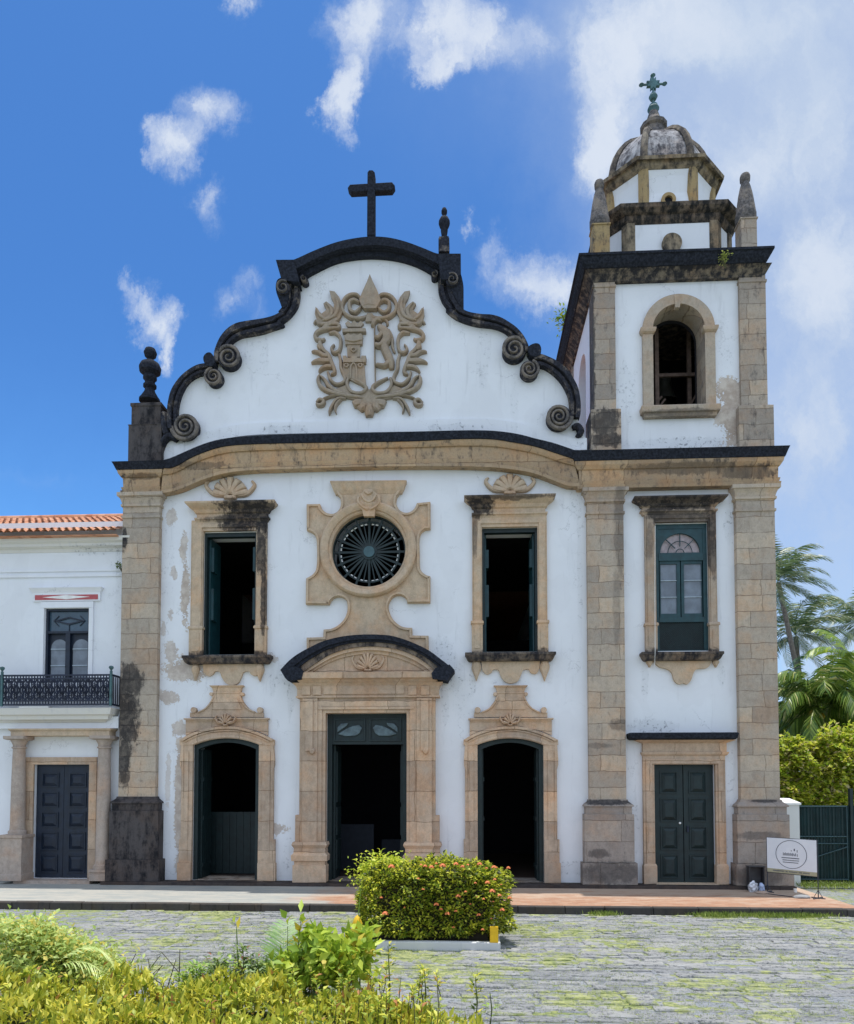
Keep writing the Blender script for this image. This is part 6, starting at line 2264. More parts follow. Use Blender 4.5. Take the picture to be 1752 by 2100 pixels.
# dark inner body of twigs so the hedge is not see-through
k = MB()
for _ in range(90):
    bx_, by_ = rnd.uniform(hx0 + .2, hx1 - .2), rnd.uniform(YP + .3, YP + 1.2)
    k.tube([(bx_, by_, ZR + .1), (bx_ + rnd.uniform(-.1, .1), by_ + rnd.uniform(-.1, .1), ZR + .7), (bx_ + rnd.uniform(-.25, .25), by_ + rnd.uniform(-.2, .2), hzt - .1)], [.014, .01, .004], 5)
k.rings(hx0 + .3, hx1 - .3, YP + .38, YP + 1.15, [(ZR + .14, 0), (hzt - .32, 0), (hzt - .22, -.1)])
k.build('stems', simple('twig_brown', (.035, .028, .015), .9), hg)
M_FLOW = simple('orange_flower', (.85, .24, .08), .6, var=.3, scale=30)
fl = MB()
rf_ = random.Random(11)
for _ in range(34):
    th, ph = rf_.uniform(0, 6.28), rf_.uniform(.1, 1.5)
    d = Vector((math.cos(th) * math.sin(ph), math.sin(th) * math.sin(ph), math.cos(ph)))
    u_ = d.orthogonal().normalized()
    v_ = d.cross(u_)
    c = d * .055
    s_ = .026
    fl.add([c + u_ * s_, c + v_ * s_, c - u_ * s_, c - v_ * s_], [(0, 1, 2, 3)])
    fl.add([Vector((0, 0, 0)), c + u_ * .006, c - u_ * .006], [(0, 1, 2)])
f0 = fl.build('flower_head', M_FLOW, hg)
spots = [(z[0], z[1]) for z in [(880, 1793), (905, 1788), (858, 1803), (872, 1778), (915, 1772), (935, 1776), (960, 1778), (985, 1782), (1000, 1790), (1018, 1795), (1020, 1783), (785, 1800), (782, 1842), (830, 1862), (895, 1857), (905, 1866),
                            (935, 1870), (918, 1876), (982, 1878), (992, 1845), (1030, 1868), (1045, 1843), (1048, 1792), (868, 1825), (790, 1876), (930, 1903), (990, 1908), (850, 1800), (1010, 1830), (955, 1830), (975, 1812), (895, 1772), (948, 1795), (1000, 1812), (1012, 1850), (1025, 1838), (965, 1855), (1008, 1885), (978, 1840), (1028, 1815), (940, 1840), (1015, 1805)]]
for i, (sx_, sy_) in enumerate(spots):
    o = f0 if i == 0 else f0.copy()
    if i:
        COL.objects.link(o)
        o.parent = hg
    p = W(sx_, sy_, YP + .04) if sy_ > 1800 else W(sx_, sy_, YP + rf_.uniform(.15, .9))
    if sy_ <= 1800:
        p.z = max(p.z, hzt + rf_.uniform(-.02, .06))
        q = ray(sx_, sy_)
        tt = (p.z - CAM.z) / q.z
        p = CAM + q * tt
        p.y = min(max(p.y, YP + .1), YP + 1.3)
    o.location = p
    s_ = rf_.choice([.35, .5, .6, .75, .9, 1.1])
    o.scale = (s_, s_, s_)

# --- foreground hedge
fh = empty('foreground_hedge', 'long low yellow green clipped hedge along the bottom of the picture', 'hedge')
fz = W(500, 2030, -14.2).z
fx1 = W(985, 2060, -15.2).x
M_LEAF2 = leafmat('golden_leaves', (.42, .46, .04), (.92, .80, .12), (.12, .18, .02), .16, trans=.4)
P, Nn = hedge_shell(46000, -8.0, fx1, -16.6, -14.0, ZR, fz, lump=.30)
keep = P[:, 0] > -6.2
P, Nn = P[keep], Nn[keep]
hlf = rng.random(len(P)) < .6
leaf_cloud('foliage', P[hlf], Nn[hlf], .095, .036, M_LEAF2, fh, spread=.7, upb=1.2)
Pu, Nu = P[~hlf], Nn[~hlf]
Du = Nu * .3 + rng.normal(0, .45, Pu.shape) + np.array([0, 0, 1.1])
Lu = .10 * rng.uniform(.6, 1.35, len(Pu))
V, Fa = leaves(Pu + np.array([0, 0, .02]), Du, rng.normal(0, 1, Pu.shape) + np.array([0, -1.0, .5]), Lu, Lu * .36)
npmesh('upright_leaves', V, Fa, leafmat('upright_hedge_leaves', (.30, .36, .03), (.85, .76, .10), (.45, .22, .06), .04, trans=.4), fh)
k = MB()
k.rings(-8, fx1 - .35, -16.3, -14.3, [(ZR, 0), (fz - .3, 0), (fz - .2, -.1)])
for _ in range(60):
    bx_, by_ = rnd.uniform(-4.6, fx1 - .35), rnd.uniform(-14.6, -14.1)
    h_ = rnd.uniform(-.1, .03)
    k.tube([(bx_, by_, fz - .3), (bx_ + rnd.uniform(-.05, .05), by_, fz + h_)], [.01, .003], 5)
k.build('stems', simple('green_brown_stems', (.04, .05, .015), .9), fh)


def shoot(name, label, cat, px, ptop, Y, zb, mat, L=.08, n=90, lean=0.0, group=None, wd=.45, spread=.05, parent=None):
    """an upright leafy stem"""
    top_ = W(px, ptop, Y)
    base = Vector((top_.x + lean, Y, zb))
    o = parent or empty(name, label, cat, group)
    k = MB().tube([base, (base + top_) / 2 + Vector((.02, 0, 0)), top_], [.012, .009, .004], 6)
    k.build('stem', simple('green_stem', (.10, .13, .04), .8), o)
    tt = rng.random(n) ** .7
    ax = np.array(base)[None] + (np.array(top_) - np.array(base))[None] * tt[:, None]
    th = rng.uniform(0, 6.28, n)
    N_ = np.stack([np.cos(th), np.sin(th), rng.uniform(.1, .9, n)], 1)
    P_ = ax + N_ * spread * rng.random(n)[:, None]
    V, Fa = leaves(P_, N_, N_ * .2 + np.array([0, 0, 1.]), L * rng.uniform(.6, 1.2, n), L * wd * rng.uniform(.8, 1.2, n))
    npmesh('leaves', V, Fa, mat, o)
    return o


M_GR = leafmat('fresh_green_leaves', (.14, .28, .03), (.40, .55, .08), (.4, .42, .05), .1)
M_LIME = leafmat('lime_leaves', (.26, .40, .03), (.62, .70, .08), (.65, .5, .05), .08, trans=.35)
M_DGR = leafmat('dull_green_leaves', (.08, .15, .03), (.26, .34, .08), (.35, .10, .03), .05)
# thin upright stems between the hedge and the left
for i, (px, pt, lb) in enumerate([(515, 1945, 'tallest dark stemmed shoot with small leaves left of the palm seedling'), (462, 1968, 'slim leafy shoot with reddish tip left of the tallest shoot'), (418, 1985, 'slim leafy shoot nearest the lime shrub'),
                                  (545, 1972, 'bushy shoot right of the tallest one'), (622, 1958, 'green feathery shoot nearest the palm seedling'), (590, 1975, 'short green shoot between the bushy one and the feathery one'),
                                  (395, 2000, 'low broad shoot touching the lime shrub'), (440, 1992, 'low shoot between two slim shoots near the lime shrub'), (488, 1980, 'shoot just left of the tallest dark stemmed one'), (655, 1985, 'low green shoot below the palm seedling fronds')]):
    shoot('upright_shrub', lb, 'shrub', px * .98 - 6, pt, -14.0 + .03 * i, fz - .4, M_DGR if i in (0, 1, 3) else M_GR, L=.075, n=260, group='upright shoots behind the foreground hedge', spread=.11, lean=rnd.uniform(-.05, .05))
for i, (px, pt, lb) in enumerate([(975, 2003, 'leafy shoot sticking up at the right end of the foreground hedge'), (796, 1940, 'single upright leafy tip above the middle of the foreground hedge'), (1005, 2035, 'thin bare shoot leaning out of the right end of the hedge'), (870, 1985, 'short leafy tip on the crest of the foreground hedge')]):
    shoot('hedge_shoot', lb, 'shrub', px, pt, -14.3 + .05 * i, fz - .35, M_LEAF2 if i != 2 else M_GR, L=.085, n=46 if i != 2 else 9, group='shoots growing out of the foreground hedge')
spr = MB()
sv, sf = [], []
rq = random.Random(44)
Pq, Dq, Lq = [], [], []
for _ in range(150):
    bx_ = rq.uniform(-5.6, fx1 - .3)
    by_ = rq.uniform(-15.6, -14.0)
    hh_ = rq.uniform(.08, .30) * (1.5 if rq.random() < .15 else 1)
    lx_, ly_ = rq.uniform(-.08, .08), rq.uniform(-.06, .06)
    a_ = Vector((bx_, by_, fz - .12))
    b_ = Vector((bx_ + lx_, by_ + ly_, fz + hh_))
    spr.tube([a_, (a_ + b_) / 2 + Vector((lx_ * .2, 0, 0)), b_], [.006, .005, .002], 5)
    for j in range(rq.randint(7, 15)):
        f_ = rq.uniform(.35, 1.0)
        th = j * 2.4 + rq.uniform(-.4, .4)
        Pq.append(tuple(a_.lerp(b_, f_)))
        Dq.append((math.cos(th), math.sin(th), rq.uniform(.3, 1.1)))
        Lq.append(rq.uniform(.05, .10))
tag(spr.build('sprig_stems', simple('sprig_brown_green', (.10, .10, .03), .9), fh), kind='stuff')
Lq = np.array(Lq)
V, Fa = leaves(Pq, Dq, np.tile([0, 0, 1.], (len(Pq), 1)) + rng.normal(0, .2, (len(Pq), 3)), Lq, Lq * .42)
npmesh('sprig_leaves', V, Fa, leafmat('sprig_leaves', (.24, .36, .03), (.78, .74, .10), (.55, .24, .08), .07, trans=.4), fh)
# lime coloured loose shrub at left
ls = empty('lime_shrub', 'loose pale lime green shrub at the left edge in front of the convent door', 'shrub')
Q = []
for (cx_, cy_, s1, s2, n_) in ((50, 1915, 60, 26, 2400), (95, 1940, 60, 26, 1600), (150, 1965, 70, 28, 2400), (30, 1985, 60, 34, 2400), (215, 2000, 40, 24, 1400), (110, 2010, 90, 26, 2400)):
    for _ in range(n_):
        Yq = -13.3 + rng.normal(0, .3)
        p = W(cx_ + rng.normal(0, s1 * .62), cy_ + rng.normal(0, s2 * .6), Yq)
        Q.append(p)
Q = np.array(Q)
N_ = rng.normal(0, 1, Q.shape) + np.array([0, -.4, .9])
leaf_cloud('leaves', Q, N_, .075, .038, leafmat('pale_lime_leaves', (.38, .50, .12), (.66, .74, .24), (.75, .62, .14), .2, trans=.4), ls)
k = MB()
for _ in range(46):
    b0 = Vector((rnd.uniform(-5.2, -3.4), -13.3 + rnd.uniform(-.3, .3), ZR))
    k.tube([b0, b0 + Vector((rnd.uniform(-.2, .2), rnd.uniform(-.1, .1), .7)), b0 + Vector((rnd.uniform(-.4, .4), rnd.uniform(-.2, .2), rnd.uniform(.9, 1.2)))], [.014, .01, .004], 5)
k.build('stems', simple('brown_stems', (.08, .07, .04), .9), ls)
# broad leaved plants
bl = empty('broadleaf_shrub', 'bright green shrub with large rounded leaves rising left of the flowering hedge', 'shrub')
Q, Ls = [], []
for (cx_, cy_, s1, s2, n_) in ((600, 1985, 40, 22, 260), (680, 1960, 45, 30, 520), (735, 1955, 26, 28, 300), (640, 1925, 22, 18, 150), (620, 2010, 60, 16, 260), (745, 1915, 18, 12, 50), (680, 2000, 70, 20, 320)):
    for _ in range(n_):
        Q.append(W(cx_ + rng.normal(0, s1 * .6), cy_ + rng.normal(0, s2 * .6), -13.7 + rng.normal(0, .18)))
for (cx_, cy_) in ((587, 1884), (617, 1872), (590, 1897), (621, 1886), (612, 1905), (481, 1893), (488, 1906), (640, 1915), (668, 1912), (620, 1892)):
    Q.append(W(cx_, cy_, -13.9))
Q = np.array(Q)
N_ = rng.normal(0, .7, Q.shape) + np.array([0, -.5, .6])
V, Fa = leaves(Q, N_, rng.normal(0, .4, Q.shape) + np.array([0, -.6, .7]), rng.uniform(.08, .20, len(Q)), rng.uniform(.045, .10, len(Q)), fold=.2)
npmesh('leaves', V, Fa, M_LIME, bl)
k = MB()
for (sx_, sy_) in ((590, 1900), (617, 1885), (640, 1915), (668, 1925), (700, 1935), (742, 1915), (720, 1940), (485, 1900), (610, 1940), (660, 1950)):
    p = W(sx_, sy_, -13.8)
    k.tube([(p.x + rnd.uniform(-.1, .15), -13.8, fz - .5), (p.x + rnd.uniform(-.04, .04), -13.8, (p.z + fz) / 2), p], [.012, .009, .004], 6)
k.build('stems', simple('green_stems', (.14, .2, .05), .8), bl)
# tall thin flower stalk
fs_ = empty('flower_stalk', 'thin pale stalk with a yellow bud in front of the flowering hedge', 'plant')
p0, p1, p2 = W(727, 1925, -13.6), W(735, 1880, -13.6), W(741, 1815, -13.6)
MB().tube([p0 - Vector((0, 0, .5)), p0, p1, p2], [.008, .008, .006, .003], 6).build('stalk', M_GR, fs_)
MB().lathe(W(733, 1912, -13.6), [(0, 0), (.05, .04), (.06, .1), (.03, .17), (0, .2)], 10).build('bud', M_YEL, fs_, smooth=True)


# --- palms
def frond(V, Fq, base, az, el, L, droop, leafL, nl=34, wid=.05, twist=0.0, wind=(0, 0, 0), hang=.5, close=.5):
    """adds one feather frond: list of verts/quads"""
    p = Vector(base)
    d = Vector((math.cos(az) * math.cos(el), math.sin(az) * math.cos(el), math.sin(el)))
    pts = [p.copy()]
    st_ = L / 16
    for i in range(16):
        d = (d + Vector((0, 0, -droop * (i / 16) * .22)) + Vector(wind) * .05).normalized()
        p = p + d * st_
        pts.append(p.copy())
    # rachis
    for i in range(16):
        a, b_ = pts[i], pts[i + 1]
        w0 = .035 * (1 - i / 17) * L / 3.5
        sd = (b_ - a).cross(Vector((0, 0, 1)))
        if sd.length < 1e-4:
            sd = Vector((1, 0, 0))
        sd.normalize()
        k = len(V)
        V += [a - sd * w0, a + sd * w0, b_ + sd * w0, b_ - sd * w0]
        Fq.append((k, k + 1, k + 2, k + 3))
    for j in range(nl):
        q = .12 + .88 * j / (nl - 1)
        f = q * 16
        i = min(15, int(f))
        c = pts[i].lerp(pts[i + 1], f - i)
        t_ = (pts[i + 1] - pts[i]).normalized()
        sd = t_.cross(Vector((0, 0, 1)))
        if sd.length < .1:
            sd = Vector((1, 0, 0))
        sd.normalize()
        up_ = sd.cross(t_)
        ll = leafL * (math.sin(math.pi * (.12 + .8 * q)) ** .6) * rnd.uniform(.85, 1.1)
        for s_ in (-1, 1):
            dd = (sd * s_ * (1 - close * .5) + t_ * (.55 + close * .5) + Vector((0, 0, -hang * rnd.uniform(.6, 1.3))) + Vector(wind) * .4 + up_ * .1).normalized()
            m1 = c + dd * ll * .55
            e_ = c + dd * ll * .5 + (dd + Vector((0, 0, -hang * .9)) + Vector(wind) * .3).normalized() * ll * .5
            wv = t_ * wid * .5
            k = len(V)
            V += [c - wv * .5, c + wv * .5, m1 + wv, m1 - wv, e_ + wv * .15, e_ - wv * .15]
            Fq.append((k, k + 1, k + 2, k + 3))
            Fq.append((k + 3, k + 2, k + 4, k + 5))


def palm(name, label, cpos, base, nf, L, leafL, mat, trunk_r=.16, wind=(0, 0, 0), seed=1, els=(-.5, 1.3), droop=1.0, nl=34, group='coconut palms right of the tower', hang=.5, wid=.06):
    global rnd
    rnd = random.Random(seed)
    o = empty(name, label, 'palm tree', group)
    c = Vector(cpos)
    b_ = Vector(base)
    mid_ = (c + b_) / 2 + Vector((.3, 0, 0)) * ((c - b_).length / 10)
    pts = [b_, b_.lerp(mid_, .5) + Vector((.05, 0, 0)), mid_, mid_.lerp(c, .5), c]
    pts = [Vector(p) for p in catmull([tuple(p) for p in pts], 5)]
    MB().tube(pts, [trunk_r * (1.15 - .45 * i / len(pts)) for i in range(len(pts))], 10).build('trunk', M_TRUNK, o, smooth=True)
    V, Fq = [], []
    for i in range(nf):
        az = i * 2.399 + rnd.uniform(-.2, .2)
        q = i / nf
        el = els[1] + (els[0] - els[1]) * q + rnd.uniform(-.12, .12)
        frond(V, Fq, c + Vector((0, 0, .1)), az, el, L * rnd.uniform(.85, 1.1), droop * rnd.uniform(.8, 1.3), leafL, nl, wid, wind=wind, hang=hang)
    npmesh('crown', np.array([tuple(v) for v in V]), np.array(Fq), mat, o)
    return o


M_TRUNK = simple('grey_palm_trunk', (.20, .17, .15), .9, var=.3, scale=9, bmp=.3)
M_PALM = leafmat('palm_fronds', (.05, .11, .015), (.22, .31, .05), (.50, .48, .18), .10, rough=.35, trans=.25)
M_PALMY = leafmat('young_palm_fronds', (.12, .22, .02), (.38, .48, .06), (.4, .45, .12), .1, rough=.4, trans=.3)
M_PALMG = leafmat('windblown_palm_fronds', (.06, .11, .05), (.20, .27, .12), (.38, .38, .22), .2, rough=.4)
gz = -1.0
c = W(1597, 1195, 14)
palm('coconut_palm', 'tall palm bending past the tower edge, highest crown at right', c, (W(1640, 1400, 14).x + .8, 14, gz), 22, 2.6, .75, M_PALMG, wind=(1.1, 0, .25), seed=3, trunk_r=.14)
c = W(1632, 1305, 16)
palm('coconut_palm', 'mid height windblown palm between the leaning palm and the broad one', c, (c.x + .2, 16, gz), 26, 3.0, .8, M_PALMG, wind=(.9, 0, .1), seed=5, trunk_r=.15)
c = W(1688, 1462, 9)
palm('coconut_palm', 'broad dark green palm with drooping fronds above the hedge by the gate', c, (c.x, 9, gz), 34, 3.3, .95, M_PALM, seed=8, trunk_r=.24, droop=1.35, nl=48, hang=.7, wid=.085)
cb_ = bpy.data.objects['coconut_palm.002']
k = MB()
rnd = random.Random(4)
c0_ = W(1672, 1490, 8.2)
for _ in range(16):
    q = c0_ + Vector((rnd.gauss(0, .22), rnd.gauss(0, .12), rnd.gauss(0, .28)))
    k.lathe((q.x, q.y, q.z), [(0, -.14), (.09, -.09), (.12, 0), (.09, .1), (0, .15)], 8)
k.build('coconut_bunch', simple('yellow_coconuts', (.62, .38, .04), .5), cb_, smooth=True)
c = W(1765, 1400, 10.5)
palm('coconut_palm', 'bright green palm cut by the right edge of the picture', c, (c.x, 10.5, gz), 22, 3.0, .9, M_PALMY, seed=12, trunk_r=.2, nl=38, hang=.5, wid=.07)
c = W(1765, 1285, 19)
palm('coconut_palm', 'distant palm high at the right edge with grey green fronds', c, (c.x, 19, gz), 22, 3.0, .8, M_PALMG, wind=(-.3, 0, .1), seed=15, trunk_r=.16)
c = W(1615, 1440, 12)
palm('coconut_palm', 'small palm half hidden by the tower foot pilaster', c, (c.x, 12, gz), 16, 2.0, .7, M_PALM, seed=23, trunk_r=.16)

# --- hedge / bushes behind the gate
bh = empty('garden_bushes', 'tall tangled yellow green bushes behind the green gate', 'bush')
Q, NQ = [], []
for (cx_, cy_, rx_, ry_, n_) in ((1640, 1600, 60, 48, 4200), (1720, 1575, 60, 55, 4600), (1660, 1650, 70, 50, 4200), (1740, 1640, 60, 50, 3800), (1625, 1545, 30, 30, 1800), (1600, 1620, 26, 70, 2500), (1690, 1535, 40, 22, 1800), (1790, 1560, 60, 70, 4000), (1850, 1600, 80, 80, 3000)):
    c = W(cx_, cy_, 4.6)
    for _ in range(n_):
        d = rng.normal(0, 1, 3)
        d /= np.linalg.norm(d)
        if d[1] > .5:
            d[1] *= -1
        r_ = 1 - .25 * rng.random() ** 2
        pz = Vector((c.x + d[0] * rx_ / 56 * r_, c.y + d[1] * .9 * r_, c.z + d[2] * ry_ / 56 * r_))
        lu = mnoise.noise(pz * 1.7) * .65 + mnoise.noise(pz * 4.2) * .3
        Q.append((pz.x + d[0] * lu, pz.y + d[1] * lu, pz.z + d[2] * lu))
        NQ.append(d)
leaf_cloud('foliage', np.array(Q), np.array(NQ), .19, .10, leafmat('bush_leaves', (.28, .42, .03), (.80, .78, .10), (.65, .55, .28), .2, trans=.42), bh, spread=.7)
k = MB()
rb = random.Random(2)
for _ in range(80):
    b0 = Vector((rb.uniform(9.8, 16), 4.8 + rb.uniform(-.4, .5), gz))
    e0 = b0 + Vector((rb.uniform(-.5, .5), rb.uniform(-.3, .3), rb.uniform(3, 5.2)))
    k.tube([b0, b0.lerp(e0, .5) + Vector((rb.uniform(-.2, .2), 0, 0)), e0], [.03, .02, .006], 5)
k.build('branches', simple('grey_branches', (.14, .12, .09), .9), bh)
# big background tree mass far right closing the horizon
bt_ = empty('background_tree', 'dark green tree mass behind the palms at the right', 'tree')
Q, NQ = [], []
for (cx_, cy_, rx_, ry_, n_) in ((1680, 1500, 90, 70, 5000), (1800, 1450, 110, 100, 5000), (1600, 1520, 60, 60, 3000)):
    c = W(cx_, cy_, 17)
    for _ in range(n_):
        d = rng.normal(0, 1, 3)
        d /= np.linalg.norm(d)
        r_ = 1 - .35 * rng.random() ** 2
        Q.append((c.x + d[0] * rx_ / 38 * r_, c.y + d[1] * 2 * r_, c.z + d[2] * ry_ / 38 * r_))
        NQ.append(d)
leaf_cloud('crown', np.array(Q), np.array(NQ), .26, .15, leafmat('dark_tree_leaves', (.03, .07, .015), (.10, .16, .03)), bt_, spread=.8)
MB().tube([(13, 17, gz), (13.2, 17, 2.5), (13.5, 17, 4)], [.3, .25, .15], 10).build('trunk', M_TRUNK, bt_)
k = MB()
k.add([(9.7, 2.6, -.2), (60, 2.6, -.2), (60, 140, .6), (9.7, 140, .6)], [(0, 1, 2, 3)])
tag(k.build('garden_ground', simple('garden_soil', (.10, .12, .05), .95)), kind='structure')

# ================================================================== GATE, PIER
gp = empty('gate_pier', 'white square masonry pier beside the tower foot holding the green gate', 'pier')
YG = 1.0
k = MB()
xa, xb = X(1600, 1720, YG), X(1641, 1720, YG)
zt_g = W(1625, 1651, YG).z
k.box(xa - .6, xb, YG, YG + .6, ZR, zt_g)
k.build('shaft', plaster('pier_plaster', base=(.72, .72, .70), grime=.4), gp)
k = MB()
k.poly_rings([[(xa - .65, YG - .05, zt_g + .001), (xb + .04, YG - .05, zt_g + .001), (xb + .04, YG + .65, zt_g + .001), (xa - .65, YG + .65, zt_g + .001)], [(xa - .65, YG - .05, zt_g + .06), (xb + .04, YG - .05, zt_g + .06), (xb + .04, YG + .65, zt_g + .06), (xa - .65, YG + .65, zt_g + .06)],
              [(xa - .5, YG + .2, zt_g + .2), (xb - .2, YG + .2, zt_g + .2), (xb - .2, YG + .5, zt_g + .2), (xa - .5, YG + .5, zt_g + .2)]])
k.build('cap', M_WHITE, gp)
gt = empty('corrugated_gate', 'dark green corrugated metal gate with pipe frame and diagonal brace', 'gate')
YG2 = YG + .3
ga, gb = xb + .03, X(1750, 1720, YG2)
gz0, gz1 = W(1700, 1806, YG2).z, W(1700, 1652, YG2).z
vs, fs = [], []
nn = 260
gx1 = gb + 2.6
for i in range(nn + 1):
    x = ga + (gx1 - ga) * i / nn
    y = YG2 + .022 * math.sin(2 * math.pi * (x - ga) / .095)
    vs += [(x, y, gz0), (x, y, gz1), (x, y + .004, gz0), (x, y + .004, gz1)]
for i in range(nn):
    a = i * 4
    fs += [(a, a + 4, a + 5, a + 1), (a + 2, a + 3, a + 7, a + 6), (a + 1, a + 5, a + 7, a + 3), (a, a + 2, a + 6, a + 4)]
MB().add(vs, fs).build('corrugated_sheet', simple('gate_green', (.008, .030, .032), .45, var=.3, scale=3), gt, smooth=True)
k = MB()
px = X(1745, 1720, YG2 - .05)
zm1 = W(1700, 1716, YG2 - .05).z
zm2 = W(1700, 1729, YG2 - .05).z
for (p, q) in (((ga + .02, gz0), (ga + .02, gz1)), ((px - .1, gz0), (px - .1, gz1)), ((ga, zm1), (px - .1, zm1)), ((ga, zm2 - .02), (px - .1, zm2 - .02)), ((ga + .02, gz0 + .55), (px - .1, zm2 - .12)), ((ga, gz1 - .03), (px - .1, gz1 - .03)), ((ga, gz0 + .04), (px - .1, gz0 + .04))):
    k.tube([(p[0], YG2 - .05, p[1]), (q[0], YG2 - .05, q[1])], .022, 8)
k.build('pipe_frame', simple('pipe_blue_green', (.02, .055, .065), .4), gt)
k = MB().box(px, px + .09, YG2 - .08, YG2 + .05, gz0 - .1, W(1745, 1617, YG2).z)
k.build('gate_post', M_GREEN, gt)

# ================================================================== SIGN
sg = empty('signboard', 'white banner sign with an oval emblem on a thin dark metal stand', 'sign')
A = G(1574.5, 1830, ZP)          # foot of the left leg
B = G(1678.5, 1843, ZP)
m, kk, b = newmat('banner_white')
kk.put(b.inputs['Base Color'], kk.mix(kk.ss(kk.noise(pos(kk), 3, 3), .3, .7), (.74, .77, .82), (.80, .82, .86)))
b.inputs['Roughness'].default_value = .6
M_BAN = m
dirv = (B - A)
dirv.z = 0
Ls = dirv.length
dirv.normalize()
nrm = Vector((dirv.y, -dirv.x, 0))


def onsign(s, z, off=0.0):
    p = A + dirv * (s * Ls) + nrm * off
    return Vector((p.x, p.y, z))


def zat(px, py, s):
    """height of the sign plane point seen at photo row py"""
    p = onsign(s, 0)
    q = W(px, py, p.y)
    return q.z


zt0, zt1 = zat(1575, 1718.5, 0), zat(1678, 1723, 1)
zm0, zm1_ = zat(1575, 1780.5, 0), zat(1678, 1789, 1)
zb0_, zb1_ = zat(1575, 1787.5, 0), zat(1678, 1798, 1)
ZT = (zt0 + zt1) / 2
ZM = (zm0 + zm1_) / 2
ZB = (zb0_ + zb1_) / 2


def sheet(k, s0, s1, z0, z1, o0, o1):
    vs = [onsign(s, z, o) for s in (s0, s1) for o in (o0, o1) for z in (z0, z1)]
    k.add(vs, [(0, 1, 3, 2), (4, 6, 7, 5), (0, 4, 5, 1), (2, 3, 7, 6), (0, 2, 6, 4), (1, 5, 7, 3)])


k = MB()
sheet(k, 0.01, .99, ZM, ZT, .0, .012)
k.build('banner', M_BAN, sg)
k = MB()
sheet(k, 0.01, .99, ZB, ZM - .001, .0, .012)
k.build('footer_band', simple('beige_band', (.40, .38, .25), .7), sg)
M_INK = simple('grey_ink', (.09, .10, .13), .7)
k = MB()
cs, czz = .50, (ZT + ZM) / 2 - .0
rx_, rz_ = .31, (ZT - ZM) * .455


def ov(a, g=1.0):
    return onsign(cs + rx_ * g * math.cos(a), czz + rz_ * g * math.sin(a), .018)


vs, fs = [], []
for i in range(48):
    a = 2 * math.pi * i / 48
    vs += [ov(a), ov(a, .965)]
for i in range(48):
    j = (i + 1) % 48
    fs.append((i * 2, j * 2, j * 2 + 1, i * 2 + 1))
k.add(vs, fs)


def mark(s0, s1, z0, z1):
    f = lambda s, z: onsign(cs + s, czz + z * (ZT - ZM), .018)
    k.add([f(s0, z0), f(s1, z0), f(s1, z1), f(s0, z1)], [(0, 1, 2, 3)])


mark(-.19, .16, -.13, -.105)
mark(-.17, .14, -.27, -.25)
for i in range(12):
    s = -.16 + i * .0165
    mark(s, s + .008, -.045 + .0 * i, .035 + (.02 if i % 3 == 0 else 0))
for s, z0, z1 in ((.025, -.05, .05), (.045, -.03, .04), (.06, -.05, .0), (.075, -.03, .04), (.09, -.05, .05), (.12, -.06, .03)):
    mark(s, s + .009, z0, z1)
mark(.055, .08, .12, .19)
mark(.115, .128, .08, .16)
mark(0.0, .012, .10, .14)
for i in range(20):     # small lettering between the rules, too blurred to read
    s = -.17 + i * .0165
    mark(s, s + .011, -.205, -.175)
k.build('oval_emblem', M_INK, sg)
k = MB()
for i in range(34):
    if i in (11, 14, 23, 27):
        continue
    s = .13 + i * .0215
    a_, b_ = ZB + (ZM - ZB) * .38, ZB + (ZM - ZB) * .68
    k.add([onsign(s, a_, .018), onsign(s + .014, a_, .018), onsign(s + .014, b_, .018), onsign(s, b_, .018)], [(0, 1, 2, 3)])
k.build('footer_lettering', M_INK, sg)
for s_ in (0, 1):
    k = MB()
    k.tube([onsign(s_, ZP + .02, -.01), onsign(s_, ZT + .01, -.01)], .014, 8)
    k.tube([onsign(s_, ZP + .015, -.01) - dirv * .18, onsign(s_, ZP + .015, -.01) + dirv * .18], .013, 6)
    k.tube([onsign(s_, ZP + .015, -.25), onsign(s_, ZP + .015, .25)], .013, 6)
    for e in (-.12, .12):
        k.tube([onsign(s_, ZP + .22, -.01), onsign(s_, ZP + .015, -.01) + dirv * e], .008, 5)
    k.build('stand_leg', M_METAL, sg)
k = MB()
for z in (ZT + .005, ZB - .01):
    k.tube([onsign(0, z, -.008), onsign(1, z, -.008)], .01, 6)
k.build('cross_rail', M_METAL, sg)

# small things at the tower foot
bx = MB()
p0, p1 = W(1537, 1780, -.8), W(1569, 1780, -.8)
zc_t = W(1550, 1779, -.8).z
bx.box(p0.x, p0.x + .03, -.8, -.58, ZP, zc_t)
bx.box(p1.x - .03, p1.x, -.8, -.58, ZP, zc_t)
bx.box(p0.x + .031, p1.x - .031, -.62, -.58, ZP, zc_t - .02)
bx.box(p0.x + .031, p1.x - .031, -.8, -.621, ZP, ZP + .04)
bx.box(p0.x - .02, p1.x + .02, -.82, -.56, zc_t + .001, zc_t + .03)
bo = tag(bx.build('dark_crate', simple('grey_black_plastic', (.035, .035, .04), .5, var=.3), bevel=.01), 'dark open box standing against the tower foot behind the plastic bag', 'box')
M_BAG = simple('crumpled_plastic', (.55, .56, .60), .3, var=.5, scale=18)


